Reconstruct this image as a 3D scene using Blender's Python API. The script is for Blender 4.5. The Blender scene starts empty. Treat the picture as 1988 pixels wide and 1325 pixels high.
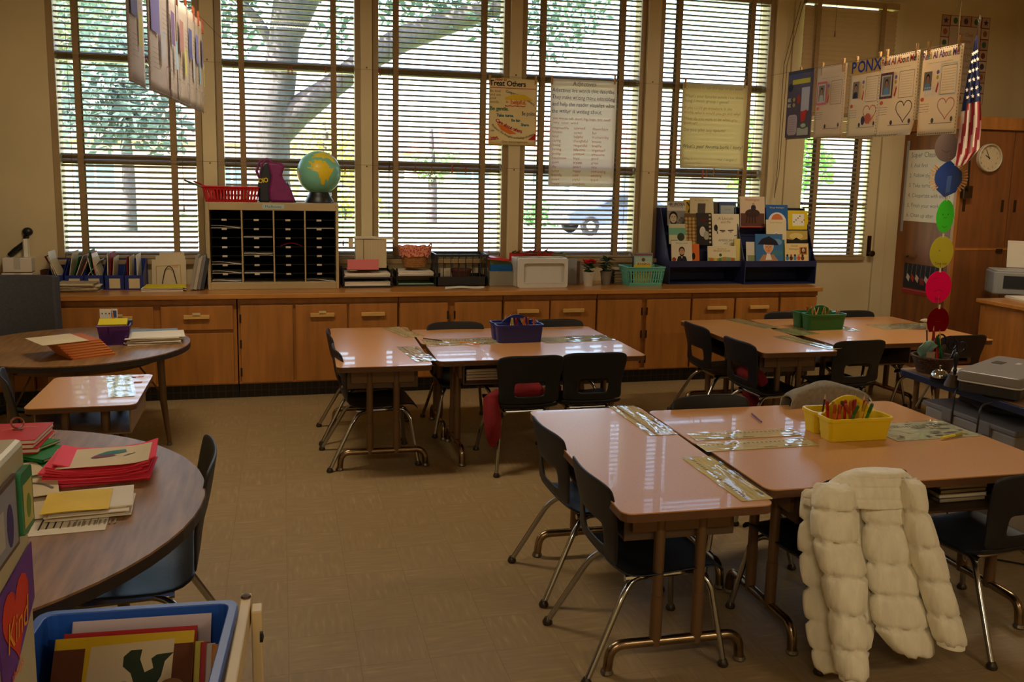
import bpy, math, random
from math import sin, cos, pi, radians, sqrt, atan2
from mathutils import Vector, Matrix
random.seed(7)
SC = bpy.context.scene
COL = SC.collection

# ------------------------------------------------------------------ camera
# world: x runs along the window wall, y towards it, z up; the camera stands at the origin, 1.6 m up
F, PITCH, ROLL, EYE, YAW, CX, CY = 1731.3, .1495, .0213, 1.6, .2545, 994., 603.2
def _axes():
    c, s = cos(PITCH), sin(PITCH)
    xr, fw, dn = Vector((1, 0, 0)), Vector((0, c, -s)), Vector((0, -s, -c))
    cr, sr = cos(ROLL), sin(ROLL)
    R = Matrix.Rotation(-YAW, 3, 'Z')
    return R @ (cr * xr - sr * dn), R @ (sr * xr + cr * dn), R @ fw
RT, DN, FW = _axes()
EYEP = Vector((0, 0, EYE))
cd = bpy.data.cameras.new('camera'); cam = bpy.data.objects.new('camera', cd); COL.objects.link(cam)
cam.matrix_world = Matrix.Translation(EYEP) @ Matrix((RT, -DN, -FW)).transposed().to_4x4()
cd.sensor_width = 36; cd.sensor_fit = 'HORIZONTAL'; cd.lens = F / 1988 * 36
cd.shift_y = (CY - 662.5) / 1988; cd.clip_start = .05; cd.clip_end = 400
SC.camera = cam
def ray(px, py): return FW + RT * ((px - CX) / F) + DN * ((py - CY) / F)
def oz(px, py, z): d = ray(px, py); return EYEP + d * ((z - EYE) / d.z)     # the real point at height z
def oy(px, py, y): d = ray(px, py); return EYEP + d * (y / d.y)             # ... on the wall-parallel plane y
def ox(px, py, x): d = ray(px, py); return EYEP + d * (x / d.x)             # ... on the side plane x

# ------------------------------------------------------------------ light and exposure
SC.view_settings.view_transform = 'Standard'; SC.view_settings.look = 'None'
SC.view_settings.exposure = 1.4; SC.view_settings.gamma = 1; SC.view_settings.use_curve_mapping = False
SC.cycles.use_denoising = True
try:
    SC.cycles.denoiser = 'OPENIMAGEDENOISE'; SC.cycles.denoising_input_passes = 'RGB_ALBEDO_NORMAL'
except Exception: pass
SC.cycles.max_bounces = 8; SC.cycles.diffuse_bounces = 4; SC.cycles.transparent_max_bounces = 16
SC.cycles.sample_clamp_indirect = 6; SC.cycles.caustics_reflective = False; SC.cycles.caustics_refractive = False
w = bpy.data.worlds.new('sky'); SC.world = w; w.use_nodes = True
nt = w.node_tree; bg = nt.nodes['Background']; sky = nt.nodes.new('ShaderNodeTexSky')
sky.sky_type = 'NISHITA'; sky.sun_disc = False; sky.sun_elevation = radians(48); sky.sun_rotation = radians(250)
sky.air_density = 1.0; sky.dust_density = 3.0
nt.links.new(sky.outputs[0], bg.inputs[0]); bg.inputs[1].default_value = .8
def lamp(name, kind, loc, rot, energy, color, **kw):
    l = bpy.data.lights.new(name, kind); l.energy = energy; l.color = color
    for k, v in kw.items(): setattr(l, k, v)
    o = bpy.data.objects.new(name, l); COL.objects.link(o); o.location = loc; o.rotation_euler = rot
    return o
# the sun stands high to the left, just behind the window wall, so none of it falls through the windows
sd = Vector((-.72, -.16, .68))
sun = lamp('sun', 'SUN', (0, 0, 30), (0, 0, 0), 22, (1, .95, .88), angle=.01)
sun.rotation_euler = sd.to_track_quat('Z', 'Y').to_euler()
CEIL = 3.55
# four fill lamps, added out of view to brighten the room (their bodies are built further down)
FILL_LAMPS = [(-.6, -1.2), (3.0, -1.2), (-.3, 4.7), (4.3, 4.7)]
for lx, ly in FILL_LAMPS:
    lamp('fill_lamp_light', 'AREA', (lx, ly, 3.02), (0, 0, 0), 15 if ly < 0 else 13.5, (1, .84, .62), shape='RECTANGLE', size=1.2, size_y=.22)

# ------------------------------------------------------------------ materials
def srgb(c):
    return tuple((x / 12.92 if x <= .04045 else ((x + .055) / 1.055) ** 2.4) for x in (v / 255. for v in c))
MATS = {}
def mat(name, col, rough=.5, metal=0, spec=.5, var=.12, scale=6, stretch=(1, 1, 1), bump=0, bscale=60, grain=0, gscale=3, trans=0, alpha=1, coat=0, emit=0, sheen=0, detail=3):
    """principled surface with a noise-mottled colour; grain adds wood figure stretched along one axis"""
    if name in MATS: return MATS[name]
    m = bpy.data.materials.new(name); m.use_nodes = True; MATS[name] = m
    t = m.node_tree; N = t.nodes; L = t.links; b = N['Principled BSDF']
    c = srgb(col)
    b.inputs['Roughness'].default_value = rough; b.inputs['Metallic'].default_value = metal
    b.inputs['Specular IOR Level'].default_value = spec; b.inputs['Alpha'].default_value = alpha
    b.inputs['Transmission Weight'].default_value = trans; b.inputs['Coat Weight'].default_value = coat
    if sheen: b.inputs['Sheen Weight'].default_value = sheen
    if emit:
        b.inputs['Emission Color'].default_value = (*c, 1); b.inputs['Emission Strength'].default_value = emit
    tc = N.new('ShaderNodeTexCoord'); mp = N.new('ShaderNodeMapping'); mp.inputs['Scale'].default_value = stretch
    L.new(tc.outputs['Object'], mp.inputs[0])
    if var or grain:
        n = N.new('ShaderNodeTexNoise'); n.inputs['Scale'].default_value = scale; n.inputs['Detail'].default_value = detail
        L.new(mp.outputs[0], n.inputs['Vector'])
        r = N.new('ShaderNodeValToRGB'); L.new(n.outputs['Fac'], r.inputs[0])
        k = max(var, grain)
        r.color_ramp.elements[0].position = .3; r.color_ramp.elements[1].position = .7
        r.color_ramp.elements[0].color = (*[x * (1 - k) for x in c], 1); r.color_ramp.elements[1].color = (*[min(1, x * (1 + k * .8)) for x in c], 1)
        L.new(r.outputs[0], b.inputs['Base Color'])
    else: b.inputs['Base Color'].default_value = (*c, 1)
    if bump:
        n2 = N.new('ShaderNodeTexNoise'); n2.inputs['Scale'].default_value = bscale; L.new(mp.outputs[0], n2.inputs['Vector'])
        bp = N.new('ShaderNodeBump'); bp.inputs['Strength'].default_value = bump; bp.inputs['Distance'].default_value = .004
        L.new(n2.outputs['Fac'], bp.inputs['Height']); L.new(bp.outputs[0], b.inputs['Normal'])
    return m
def flat(col, rough=.75, name=None):
    """plain paper, ink or plastic of one colour"""
    return mat(name or 'ink_%02x%02x%02x_%d' % (*[int(v) for v in col], int(rough * 100)), col, rough, spec=.25, var=0)
def thin_paper(name, col, tr=.35):
    """paper that lets some daylight through"""
    if name in MATS: return MATS[name]
    m = bpy.data.materials.new(name); m.use_nodes = True; MATS[name] = m
    t = m.node_tree; N = t.nodes; L = t.links; c = (*srgb(col), 1)
    N.remove(N['Principled BSDF']); d = N.new('ShaderNodeBsdfDiffuse'); u = N.new('ShaderNodeBsdfTranslucent'); x = N.new('ShaderNodeMixShader')
    d.inputs[0].default_value = c; u.inputs[0].default_value = c; x.inputs[0].default_value = tr
    L.new(d.outputs[0], x.inputs[1]); L.new(u.outputs[0], x.inputs[2]); L.new(x.outputs[0], N['Material Output'].inputs[0])
    return m
def schlick(t, f0, k, p=5):
    """mirror share of a thin clear layer: f0 head on, rising at a glance, the same from both sides"""
    N = t.nodes; L = t.links; w_ = N.new('ShaderNodeLayerWeight'); w_.inputs[0].default_value = .5
    q = N.new('ShaderNodeMath'); q.operation = 'POWER'; q.inputs[1].default_value = p; m = N.new('ShaderNodeMath'); m.operation = 'MULTIPLY_ADD'; m.inputs[1].default_value = k; m.inputs[2].default_value = f0
    L.new(w_.outputs['Facing'], q.inputs[0]); L.new(q.outputs[0], m.inputs[0]); return m
def glass_mat():
    m = bpy.data.materials.new('window_glass'); m.use_nodes = True
    t = m.node_tree; N = t.nodes; L = t.links; N.remove(N['Principled BSDF'])
    a = N.new('ShaderNodeBsdfTransparent'); g = N.new('ShaderNodeBsdfGlossy'); x = N.new('ShaderNodeMixShader'); f = schlick(t, .03, .5)
    a.inputs[0].default_value = (.95, .97, .96, 1); g.inputs['Roughness'].default_value = .02
    L.new(f.outputs[0], x.inputs[0]); L.new(a.outputs[0], x.inputs[1]); L.new(g.outputs[0], x.inputs[2]); L.new(x.outputs[0], N['Material Output'].inputs[0])
    return m
def film_mat():
    """clear laminate over the desk strips: thin, glossy, a little wrinkled"""
    m = bpy.data.materials.new('clear_laminate'); m.use_nodes = True
    t = m.node_tree; N = t.nodes; L = t.links; N.remove(N['Principled BSDF'])
    a = N.new('ShaderNodeBsdfTransparent'); g = N.new('ShaderNodeBsdfGlossy'); x = N.new('ShaderNodeMixShader'); f = schlick(t, .1, .85)
    g.inputs['Roughness'].default_value = .05
    tc = N.new('ShaderNodeTexCoord'); n = N.new('ShaderNodeTexNoise'); n.inputs['Scale'].default_value = 14; n.inputs['Detail'].default_value = 1
    b = N.new('ShaderNodeBump'); b.inputs['Strength'].default_value = .3; b.inputs['Distance'].default_value = .006
    L.new(tc.outputs['Object'], n.inputs[0]); L.new(n.outputs[0], b.inputs['Height']); L.new(b.outputs[0], g.inputs['Normal'])
    L.new(f.outputs[0], x.inputs[0]); L.new(a.outputs[0], x.inputs[1]); L.new(g.outputs[0], x.inputs[2]); L.new(x.outputs[0], N['Material Output'].inputs[0])
    return m
def clear_mat(name, col, k=.5, rough=.15):
    """see-through plastic"""
    m = bpy.data.materials.new(name); m.use_nodes = True; MATS[name] = m
    t = m.node_tree; N = t.nodes; L = t.links; b = N['Principled BSDF']
    b.inputs['Base Color'].default_value = (*srgb(col), 1); b.inputs['Roughness'].default_value = rough
    a = N.new('ShaderNodeBsdfTransparent'); a.inputs[0].default_value = (*srgb(col), 1); x = N.new('ShaderNodeMixShader'); x.inputs[0].default_value = k
    L.new(a.outputs[0], x.inputs[1]); L.new(b.outputs[0], x.inputs[2]); L.new(x.outputs[0], N['Material Output'].inputs[0])
    return m
def brick_mat(name, c1, c2, mortar, bw, bh, ms, rough=.5, offset=.5, rot=(pi / 2, 0, 0)):
    m = bpy.data.materials.new(name); m.use_nodes = True; t = m.node_tree; N = t.nodes; L = t.links; b = N['Principled BSDF']
    tc = N.new('ShaderNodeTexCoord'); mp = N.new('ShaderNodeMapping'); mp.inputs['Rotation'].default_value = rot; br = N.new('ShaderNodeTexBrick')
    br.offset = offset; br.inputs['Color1'].default_value = (*srgb(c1), 1); br.inputs['Color2'].default_value = (*srgb(c2), 1); br.inputs['Mortar'].default_value = (*srgb(mortar), 1)
    br.inputs['Scale'].default_value = 1; br.inputs['Mortar Size'].default_value = ms; br.inputs['Brick Width'].default_value = bw; br.inputs['Row Height'].default_value = bh
    L.new(tc.outputs['Object'], mp.inputs[0]); L.new(mp.outputs[0], br.inputs[0]); L.new(br.outputs[0], b.inputs['Base Color']); b.inputs['Roughness'].default_value = rough
    return m
def floor_mat():
    """worn vinyl composition tile: faint 9-inch joints, short streaks laid in alternating directions, scuffs"""
    m = bpy.data.materials.new('vinyl_tile'); m.use_nodes = True; t = m.node_tree; N = t.nodes; L = t.links; b = N['Principled BSDF']
    tc = N.new('ShaderNodeTexCoord')
    ck = N.new('ShaderNodeTexChecker'); ck.inputs['Scale'].default_value = 1 / .229; L.new(tc.outputs['Object'], ck.inputs[0])
    def streak(s):
        mp = N.new('ShaderNodeMapping'); mp.inputs['Scale'].default_value = s; L.new(tc.outputs['Object'], mp.inputs[0])
        n = N.new('ShaderNodeTexNoise'); n.inputs['Scale'].default_value = 9; n.inputs['Detail'].default_value = 4; L.new(mp.outputs[0], n.inputs[0]); return n
    a, c = streak((1, 7, 1)), streak((7, 1, 1))
    mx = N.new('ShaderNodeMix'); mx.data_type = 'FLOAT'; L.new(ck.outputs['Fac'], mx.inputs[0]); L.new(a.outputs['Fac'], mx.inputs[2]); L.new(c.outputs['Fac'], mx.inputs[3])
    r = N.new('ShaderNodeValToRGB'); L.new(mx.outputs[0], r.inputs[0])
    e = r.color_ramp.elements; e[0].position = .4; e[0].color = (*srgb((150, 126, 88)), 1); e[1].position = .62; e[1].color = (*srgb((160, 134, 94)), 1)
    w_ = r.color_ramp.elements.new(.72); w_.color = (*srgb((172, 147, 106)), 1)
    br = N.new('ShaderNodeTexBrick'); br.offset = 0; br.inputs['Scale'].default_value = 1; br.inputs['Brick Width'].default_value = .229; br.inputs['Row Height'].default_value = .229
    br.inputs['Mortar Size'].default_value = .0016; br.inputs['Color1'].default_value = (1, 1, 1, 1); br.inputs['Color2'].default_value = (.97, .97, .97, 1); br.inputs['Mortar'].default_value = (.8, .79, .78, 1)
    L.new(tc.outputs['Object'], br.inputs[0])
    mul = N.new('ShaderNodeMix'); mul.data_type = 'RGBA'; mul.blend_type = 'MULTIPLY'; mul.inputs[0].default_value = 1
    L.new(r.outputs[0], mul.inputs[6]); L.new(br.outputs[0], mul.inputs[7]); L.new(mul.outputs[2], b.inputs['Base Color'])
    b.inputs['Roughness'].default_value = .5; b.inputs['Specular IOR Level'].default_value = .3
    return m

CREAM = mat('cream_wall_paint', (206, 188, 146), .6, var=.06, scale=2, bump=.05)
TRIM = mat('shaded_frame_paint', (160, 134, 92), .5, var=.08)  # cream paint of the frames, browned to put recess shade into the colour
SLAT = mat('backlit_slat_enamel', (128, 114, 98), .42, var=.05)  # tan slat enamel, darkened so the colour holds the backlit shade
SLATTAN = mat('transom_slat_enamel', (184, 158, 118), .45, var=.05)
TAPE = mat('blind_ladder_tape', (150, 122, 84), .9, var=.1, scale=40)
CORD = flat((120, 100, 70), .9, 'cord_cotton')
GLASS = glass_mat(); FILM = film_mat()
OAK = mat('honey_birch', (172, 110, 46), .42, grain=.2, scale=2.2, stretch=(9, 9, 1), detail=6, coat=.15)
OAKTOP = mat('birch_worktop', (186, 124, 56), .3, grain=.22, scale=2.2, stretch=(1, 9, 9), detail=6, coat=.3)
OAKDK = mat('dark_stained_plywood', (128, 76, 34), .45, grain=.3, scale=1.8, stretch=(8, 8, 1), detail=6)
HANDLE = mat('pale_wood_pull', (216, 168, 92), .4, grain=.15, scale=5, stretch=(1, 8, 8))
LAMWOOD = mat('desk_laminate_tan', (206, 148, 90), .3, var=.06, scale=120, spec=.5, coat=.25)
LAMEDGE = mat('desk_edge_band', (96, 62, 34), .5, var=.1)
WALNUT = mat('walnut_laminate', (142, 104, 66), .42, grain=.36, scale=3.2, stretch=(14, 1.6, 1), detail=7, spec=.35)
CHROME = mat('chrome_tube', (176, 174, 170), .18, metal=1, var=.06)
BROWNTUBE = mat('brown_enamel_tube', (112, 84, 56), .38, var=.08, metal=.3)
NAVY = mat('navy_polypropylene', (13, 14, 22), .5, var=.08, scale=50, bump=.12, bscale=400)
BLACKP = mat('black_plastic', (22, 22, 24), .4, var=.05)
STEEL = mat('tan_office_steel', (176, 154, 112), .45, var=.05)
WHITEP = mat('white_paper', (226, 216, 198), .8, var=.03)
PAPER2 = mat('cream_paper', (214, 196, 160), .85, var=.05)
BRASSPIN = mat('clothespin_wood', (196, 150, 88), .7, grain=.15, scale=30)
# ------------------------------------------------------------------ mesh helpers
class MB:
    def __init__(s): s.v = []; s.f = []; s.m = []
    def add(s, vs, fs, mi=0, M=None):
        o = len(s.v)
        s.v += [tuple(M @ Vector(p)) for p in vs] if M else [tuple(p) for p in vs]
        s.f += [tuple(i + o for i in f) for f in fs]; s.m += [mi] * len(fs); return s
    def box(s, a, b, mi=0, M=None):
        x0, y0, z0 = a; x1, y1, z1 = b
        return s.add([(x0, y0, z0), (x1, y0, z0), (x1, y1, z0), (x0, y1, z0), (x0, y0, z1), (x1, y0, z1), (x1, y1, z1), (x0, y1, z1)],
                     [(0, 3, 2, 1), (4, 5, 6, 7), (0, 1, 5, 4), (1, 2, 6, 5), (2, 3, 7, 6), (3, 0, 4, 7)], mi, M)
    def cbox(s, c, d, mi=0, M=None):
        return s.box([c[i] - d[i] / 2 for i in range(3)], [c[i] + d[i] / 2 for i in range(3)], mi, M)
    def plate(s, poly, z0, z1, mi=0, M=None, side=None):
        n = len(poly); vs = [(x, y, z0) for x, y in poly] + [(x, y, z1) for x, y in poly]
        s.add(vs, [tuple(range(n - 1, -1, -1)), tuple(range(n, 2 * n))], mi, M)
        o = len(s.v) - 2 * n
        fs = [(i, (i + 1) % n, n + (i + 1) % n, n + i) for i in range(n)]
        s.f += [tuple(i + o for i in f) for f in fs]; s.m += [mi if side is None else side] * n; return s
    def tube(s, pts, r, n=8, mi=0, M=None, caps=True):
        pts = [Vector(p) for p in pts]; k = len(pts); rs = r if isinstance(r, (list, tuple)) else [r] * k
        vs = []; up = None
        for i, p in enumerate(pts):
            t = (pts[min(i + 1, k - 1)] - pts[max(i - 1, 0)]).normalized()
            if up is None: up = t.orthogonal().normalized()
            up = (up - t * up.dot(t)).normalized(); sd = t.cross(up)
            vs += [p + (up * cos(2 * pi * j / n) + sd * sin(2 * pi * j / n)) * rs[i] for j in range(n)]
        fs = [(i * n + j, i * n + (j + 1) % n, (i + 1) * n + (j + 1) % n, (i + 1) * n + j) for i in range(k - 1) for j in range(n)]
        if caps: fs += [tuple(range(n - 1, -1, -1)), tuple(range((k - 1) * n, k * n))]
        return s.add(vs, fs, mi, M)
    def lathe(s, prof, n=20, mi=0, M=None, close=True):
        vs = [(r * cos(2 * pi * j / n), r * sin(2 * pi * j / n), z) for r, z in prof for j in range(n)]; k = len(prof)
        fs = [(i * n + j, i * n + (j + 1) % n, (i + 1) * n + (j + 1) % n, (i + 1) * n + j) for i in range(k - 1) for j in range(n)]
        if close: fs += [tuple(range(n - 1, -1, -1)), tuple(range((k - 1) * n, k * n))]
        return s.add(vs, fs, mi, M)
    def grid(s, fn, nu, nv, mi=0, M=None, wrap=False):
        vs = [fn(i / nu, j / nv) for i in range(nu + (0 if wrap else 1)) for j in range(nv + 1)]; w = nv + 1; mu = nu if wrap else nu + 1
        fs = [(i * w + j, ((i + 1) % mu) * w + j, ((i + 1) % mu) * w + j + 1, i * w + j + 1) for i in range(nu) for j in range(nv)]
        return s.add(vs, fs, mi, M)
    def sheet(s, fn, nu, nv, th, mi=0, M=None):
        """closed thin sheet following fn, thickness th along local normal (downwards)"""
        top = [Vector(fn(i / nu, j / nv)) for i in range(nu + 1) for j in range(nv + 1)]; w = nv + 1
        nr = []
        for i in range(nu + 1):
            for j in range(nv + 1):
                a = top[min(i + 1, nu) * w + j] - top[max(i - 1, 0) * w + j]; b = top[i * w + min(j + 1, nv)] - top[i * w + max(j - 1, 0)]
                nr.append(a.cross(b).normalized())
        N = len(top); vs = top + [p - q * th for p, q in zip(top, nr)]
        fs = []
        for i in range(nu):
            for j in range(nv):
                q = (i * w + j, (i + 1) * w + j, (i + 1) * w + j + 1, i * w + j + 1); fs += [q, tuple(N + x for x in reversed(q))]
        e = [i * w for i in range(nu)], [i * w + nv for i in range(nu)]
        for i in range(nu):
            a, b = i * w, (i + 1) * w; fs.append((b, a, N + a, N + b)); a += nv; b += nv; fs.append((a, b, N + b, N + a))
        for j in range(nv):
            a, b = j, j + 1; fs.append((a, b, N + b, N + a)); a += nu * w; b += nu * w; fs.append((b, a, N + a, N + b))
        return s.add(vs, fs, mi, M)
    def sphere(s, c, r, nu=14, nv=9, mi=0, M=None):
        r = r if isinstance(r, (list, tuple)) else (r,) * 3
        prof = [(sin(pi * i / nv), -cos(pi * i / nv)) for i in range(nv + 1)]
        vs = [(c[0] + r[0] * max(a, .002) * cos(2 * pi * j / nu), c[1] + r[1] * max(a, .002) * sin(2 * pi * j / nu), c[2] + r[2] * b) for a, b in prof for j in range(nu)]
        fs = [(i * nu + j, i * nu + (j + 1) % nu, (i + 1) * nu + (j + 1) % nu, (i + 1) * nu + j) for i in range(nv) for j in range(nu)]
        return s.add(vs, fs, mi, M)
    def mesh(s, name):
        me = bpy.data.meshes.new(name); me.from_pydata(s.v, [], s.f)
        me.polygons.foreach_set('material_index', s.m); me.update(); return me

def obj(name, mb, mats, parent=None, loc=None, rot=None, smooth=False, bevel=0, kind=None, label=None, sub=0):
    me = mb if isinstance(mb, bpy.types.Mesh) else mb.mesh(name)
    if not len(me.materials):
        for m in (mats if isinstance(mats, (list, tuple)) else [mats]): me.materials.append(m)
    o = bpy.data.objects.new(name, me); COL.objects.link(o)
    if parent is not None: o.parent = parent
    if loc is not None: o.location = loc
    if rot is not None: o.rotation_euler = rot
    if smooth:
        me.polygons.foreach_set('use_smooth', [True] * len(me.polygons))
        if smooth != 2:
            try: me.set_sharp_from_angle(angle=radians(40))
            except Exception: pass
    if bevel:
        b = o.modifiers.new('bevel', 'BEVEL'); b.width = bevel; b.segments = 2; b.limit_method = 'ANGLE'; b.angle_limit = radians(50)
    if sub:
        b = o.modifiers.new('subd', 'SUBSURF'); b.levels = sub; b.render_levels = sub
    if kind: o['kind'] = kind
    if label: o['label'] = label
    return o
def tag(o, label, cat, group=None):
    o['label'] = label; o['category'] = cat
    if group: o['group'] = group
    return o
def thing(name, label, cat, loc=(0, 0, 0), rz=0, group=None, rot=None):
    o = bpy.data.objects.new(name, None); COL.objects.link(o); o.location = loc; o.rotation_euler = rot or (0, 0, rz); o.empty_display_size = .1
    return tag(o, label, cat, group)
def copy_tree(o, parent=None):
    c = o.copy(); COL.objects.link(c)
    if parent is not None: c.parent = parent
    for ch in list(o.children): copy_tree(ch, c)
    return c
def struct(name, mb, mats, parent=None, **k):
    return obj(name, mb, mats, parent, kind='structure' if parent is None else None, **k)
def rrect(x0, y0, x1, y1, r, n=4):
    P = []
    for cx, cy, a in ((x1 - r, y0 + r, -pi / 2), (x1 - r, y1 - r, 0), (x0 + r, y1 - r, pi / 2), (x0 + r, y0 + r, pi)):
        P += [(cx + r * cos(a + pi / 2 * i / n), cy + r * sin(a + pi / 2 * i / n)) for i in range(n + 1)]
    return P
def ell(cx, cy, rx, ry=None, n=20, a0=0, a1=2 * pi):
    ry = rx if ry is None else ry; full = abs(a1 - a0 - 2 * pi) < 1e-6
    return [(cx + rx * cos(a0 + (a1 - a0) * i / (n if full else n - 1)), cy + ry * sin(a0 + (a1 - a0) * i / (n if full else n - 1))) for i in range(n)]
def arc3(pts, r, n=5):
    """polyline with rounded corners"""
    P = [Vector(p) for p in pts]; out = [P[0]]
    for i in range(1, len(P) - 1):
        a, b, c = P[i - 1], P[i], P[i + 1]; u = (a - b).normalized(); v = (c - b).normalized(); k = min(r, (a - b).length * .49, (c - b).length * .49)
        s, e = b + u * k, b + v * k
        out += [s.lerp(b, t).lerp(b.lerp(e, t), t) for t in [j / n for j in range(n + 1)]]
    return out + [P[-1]]
def hsh(*a): return random.Random(hash(a)).random()

# ---- lettering: every glyph is meshed once, then laid out as flat ink
CH = 'ABCDEFGHIJKLMNOPQRSTUVWXYZabcdefghijklmnopqrstuvwxyz0123456789.,:!?/\'-#&()'
GLY = {}
def make_glyphs():
    tmp = []
    for off in (0, .022):
        for ch in CH:
            for body in (ch, '|' + ch + '|'):
                c = bpy.data.curves.new('g', 'FONT'); c.body = body; c.offset = off; c.resolution_u = 2; c.fill_mode = 'FRONT' if hasattr(c, 'fill_mode') else c.fill_mode
                o = bpy.data.objects.new('g', c); COL.objects.link(o); tmp.append((off, ch, body, o))
    c = bpy.data.curves.new('g', 'FONT'); c.body = '||'; ob = bpy.data.objects.new('g', c); COL.objects.link(ob)
    dg = bpy.context.evaluated_depsgraph_get(); dg.update()
    base = ob.evaluated_get(dg).dimensions.x
    for off, ch, body, o in tmp:
        e = o.evaluated_get(dg)
        if body == ch:
            me = e.to_mesh(); GLY.setdefault((off > 0, ch), [None, 0])[0] = ([(v.co.x, v.co.y) for v in me.vertices], [tuple(p.vertices) for p in me.polygons]); e.to_mesh_clear()
        else: GLY.setdefault((off > 0, ch), [None, 0])[1] = e.dimensions.x - (base + 2 * off)
    for *_, o in tmp: d = o.data; bpy.data.objects.remove(o); bpy.data.curves.remove(d)
    d = ob.data; bpy.data.objects.remove(ob); bpy.data.curves.remove(d)
make_glyphs()
def text_w(txt, h, bold=False, sx=1): return sum(.3 if c == ' ' else GLY.get((bold, c), [0, .5])[1] for c in txt) * h * 1.0 * sx

class Print:
    """flat print in a local frame: x right, y up, +z out of the sheet. Inks are thin raised patches."""
    def __init__(s): s.mb = MB(); s.mats = []; s.z = .0004
    def mi(s, col):
        m = col if isinstance(col, bpy.types.Material) else flat(col)
        if m not in s.mats: s.mats.append(m)
        return s.mats.index(m)
    def poly(s, P, col, lift=None):
        s.z += .00003; z = s.z if lift is None else lift
        a = sum(P[i][0] * P[(i + 1) % len(P)][1] - P[(i + 1) % len(P)][0] * P[i][1] for i in range(len(P)))
        P = P if a > 0 else P[::-1]
        s.mb.add([(x, y, z) for x, y in P], [tuple(range(len(P)))], s.mi(col)); return s
    def rect(s, x0, y0, x1, y1, col): return s.poly([(x0, y0), (x1, y0), (x1, y1), (x0, y1)], col)
    def disc(s, x, y, rx, col, ry=None, n=18): return s.poly(ell(x, y, rx, ry or rx, n), col)
    def line(s, pts, w, col):
        for (a, b), (c, d) in zip(pts, pts[1:]):
            l = sqrt((c - a) ** 2 + (d - b) ** 2) or 1e-6; nx, ny = -(d - b) / l * w / 2, (c - a) / l * w / 2
            s.poly([(a - nx, b - ny), (c - nx, d - ny), (c + nx, d + ny), (a + nx, b + ny)], col)
        return s
    def frame(s, x0, y0, x1, y1, w, col):
        return s.line([(x0, y0), (x1, y0)], w, col).line([(x1, y0), (x1, y1)], w, col).line([(x1, y1), (x0, y1)], w, col).line([(x0, y1), (x0, y0)], w, col)
    def dashes(s, x0, y0, x1, y1, w, d, col):
        for (a, b, c, e) in ((x0, y0, x1, y0), (x1, y0, x1, y1), (x1, y1, x0, y1), (x0, y1, x0, y0)):
            L = sqrt((c - a) ** 2 + (e - b) ** 2); n = max(1, int(L / d / 2))
            for i in range(n):
                t, u = (i + .2) / n, (i + .75) / n
                s.line([(a + (c - a) * t, b + (e - b) * t), (a + (c - a) * u, b + (e - b) * u)], w, col)
        return s
    def text(s, x, y, txt, h, col, bold=False, sx=1, slant=0, width=None, center=False, wob=0, curve=None, rot=0):
        """h = cap height-ish; width squeezes to fit; curve(t)->(dx,dy,angle) bends the line"""
        h = h / .72
        w = text_w(txt, h, bold, sx)
        if width and w > width: sx *= width / w; w = width
        if center: x -= w / 2 * cos(rot); y -= w / 2 * sin(rot)
        s.z += .00003; k = s.mi(col); px = 0
        for i, c in enumerate(txt):
            g = GLY.get((bold, c))
            if c == ' ' or not g or not g[0]: px += (.3 if c == ' ' else .5) * h * sx; continue
            vs, fs = g[0]; dy = (hsh(txt, i) - .5) * wob * h; a = rot
            ox_, oy_ = x + px * cos(rot), y + px * sin(rot) + dy
            if curve:
                u, v, a = curve((px + g[1] * h * sx / 2) / max(w, 1e-6)); ox_, oy_ = u - cos(a) * g[1] * h * sx / 2, v - sin(a) * g[1] * h * sx / 2
            ca, sa = cos(a), sin(a)
            s.mb.add([(ox_ + (vx * sx + vy * slant) * h * ca - vy * h * sa, oy_ + (vx * sx + vy * slant) * h * sa + vy * h * ca, s.z) for vx, vy in vs], fs, k)
            px += g[1] * h * sx
        return s
    def scrib(s, x, y, w, h, col, rows=1, gap=0, th=.25, seed=1):
        """rows of handwriting too small to read: word-like dashes"""
        r = random.Random(seed)
        for i in range(rows):
            px = x; yy = y - i * gap
            while px < x + w - h:
                L = r.uniform(1, 3.4) * h; L = min(L, x + w - px); s.poly([(px, yy), (px + L, yy), (px + L, yy + h * th * 2), (px, yy + h * th * 2)], col); px += L + h * .7
        return s
    def heart(s, cx, cy, r, w, col, fill=None):
        P = [(cx + r * .0625 * 16 * sin(t) ** 3, cy + r * .0625 * (13 * cos(t) - 5 * cos(2 * t) - 2 * cos(3 * t) - cos(4 * t))) for t in [2 * pi * i / 26 for i in range(27)]]
        if fill: s.poly(P[:-1], fill)
        return s.line(P, w, col)
    def star(s, cx, cy, r, col, n=5):
        return s.poly([(cx + (r if i % 2 == 0 else r * .42) * cos(pi / 2 + pi * i / n), cy + (r if i % 2 == 0 else r * .42) * sin(pi / 2 + pi * i / n)) for i in range(2 * n)], col)
    def person(s, x0, y0, x1, y1, bgc, skin, hair, shirt):
        """a small snapshot: shoulders, head, hair"""
        w, h = x1 - x0, y1 - y0; cx = x0 + w / 2
        s.rect(x0, y0, x1, y1, bgc).poly([(cx - w * .38, y0), (cx + w * .38, y0), (cx + w * .3, y0 + h * .34), (cx, y0 + h * .42), (cx - w * .3, y0 + h * .34)], shirt)
        s.disc(cx, y0 + h * .64, w * .24, hair, h * .24).disc(cx, y0 + h * .58, w * .19, skin, h * .19)
        s.disc(cx - w * .07, y0 + h * .6, w * .02, (30, 20, 15)).disc(cx + w * .07, y0 + h * .6, w * .02, (30, 20, 15))
        return s.line([(cx - w * .06, y0 + h * .49), (cx + w * .06, y0 + h * .49)], w * .025, (120, 50, 40))
    def build(s, name, parent, loc=None, rot=None):
        if not s.mb.f: return None
        return obj(name, s.mb, s.mats, parent, loc, rot)
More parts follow.
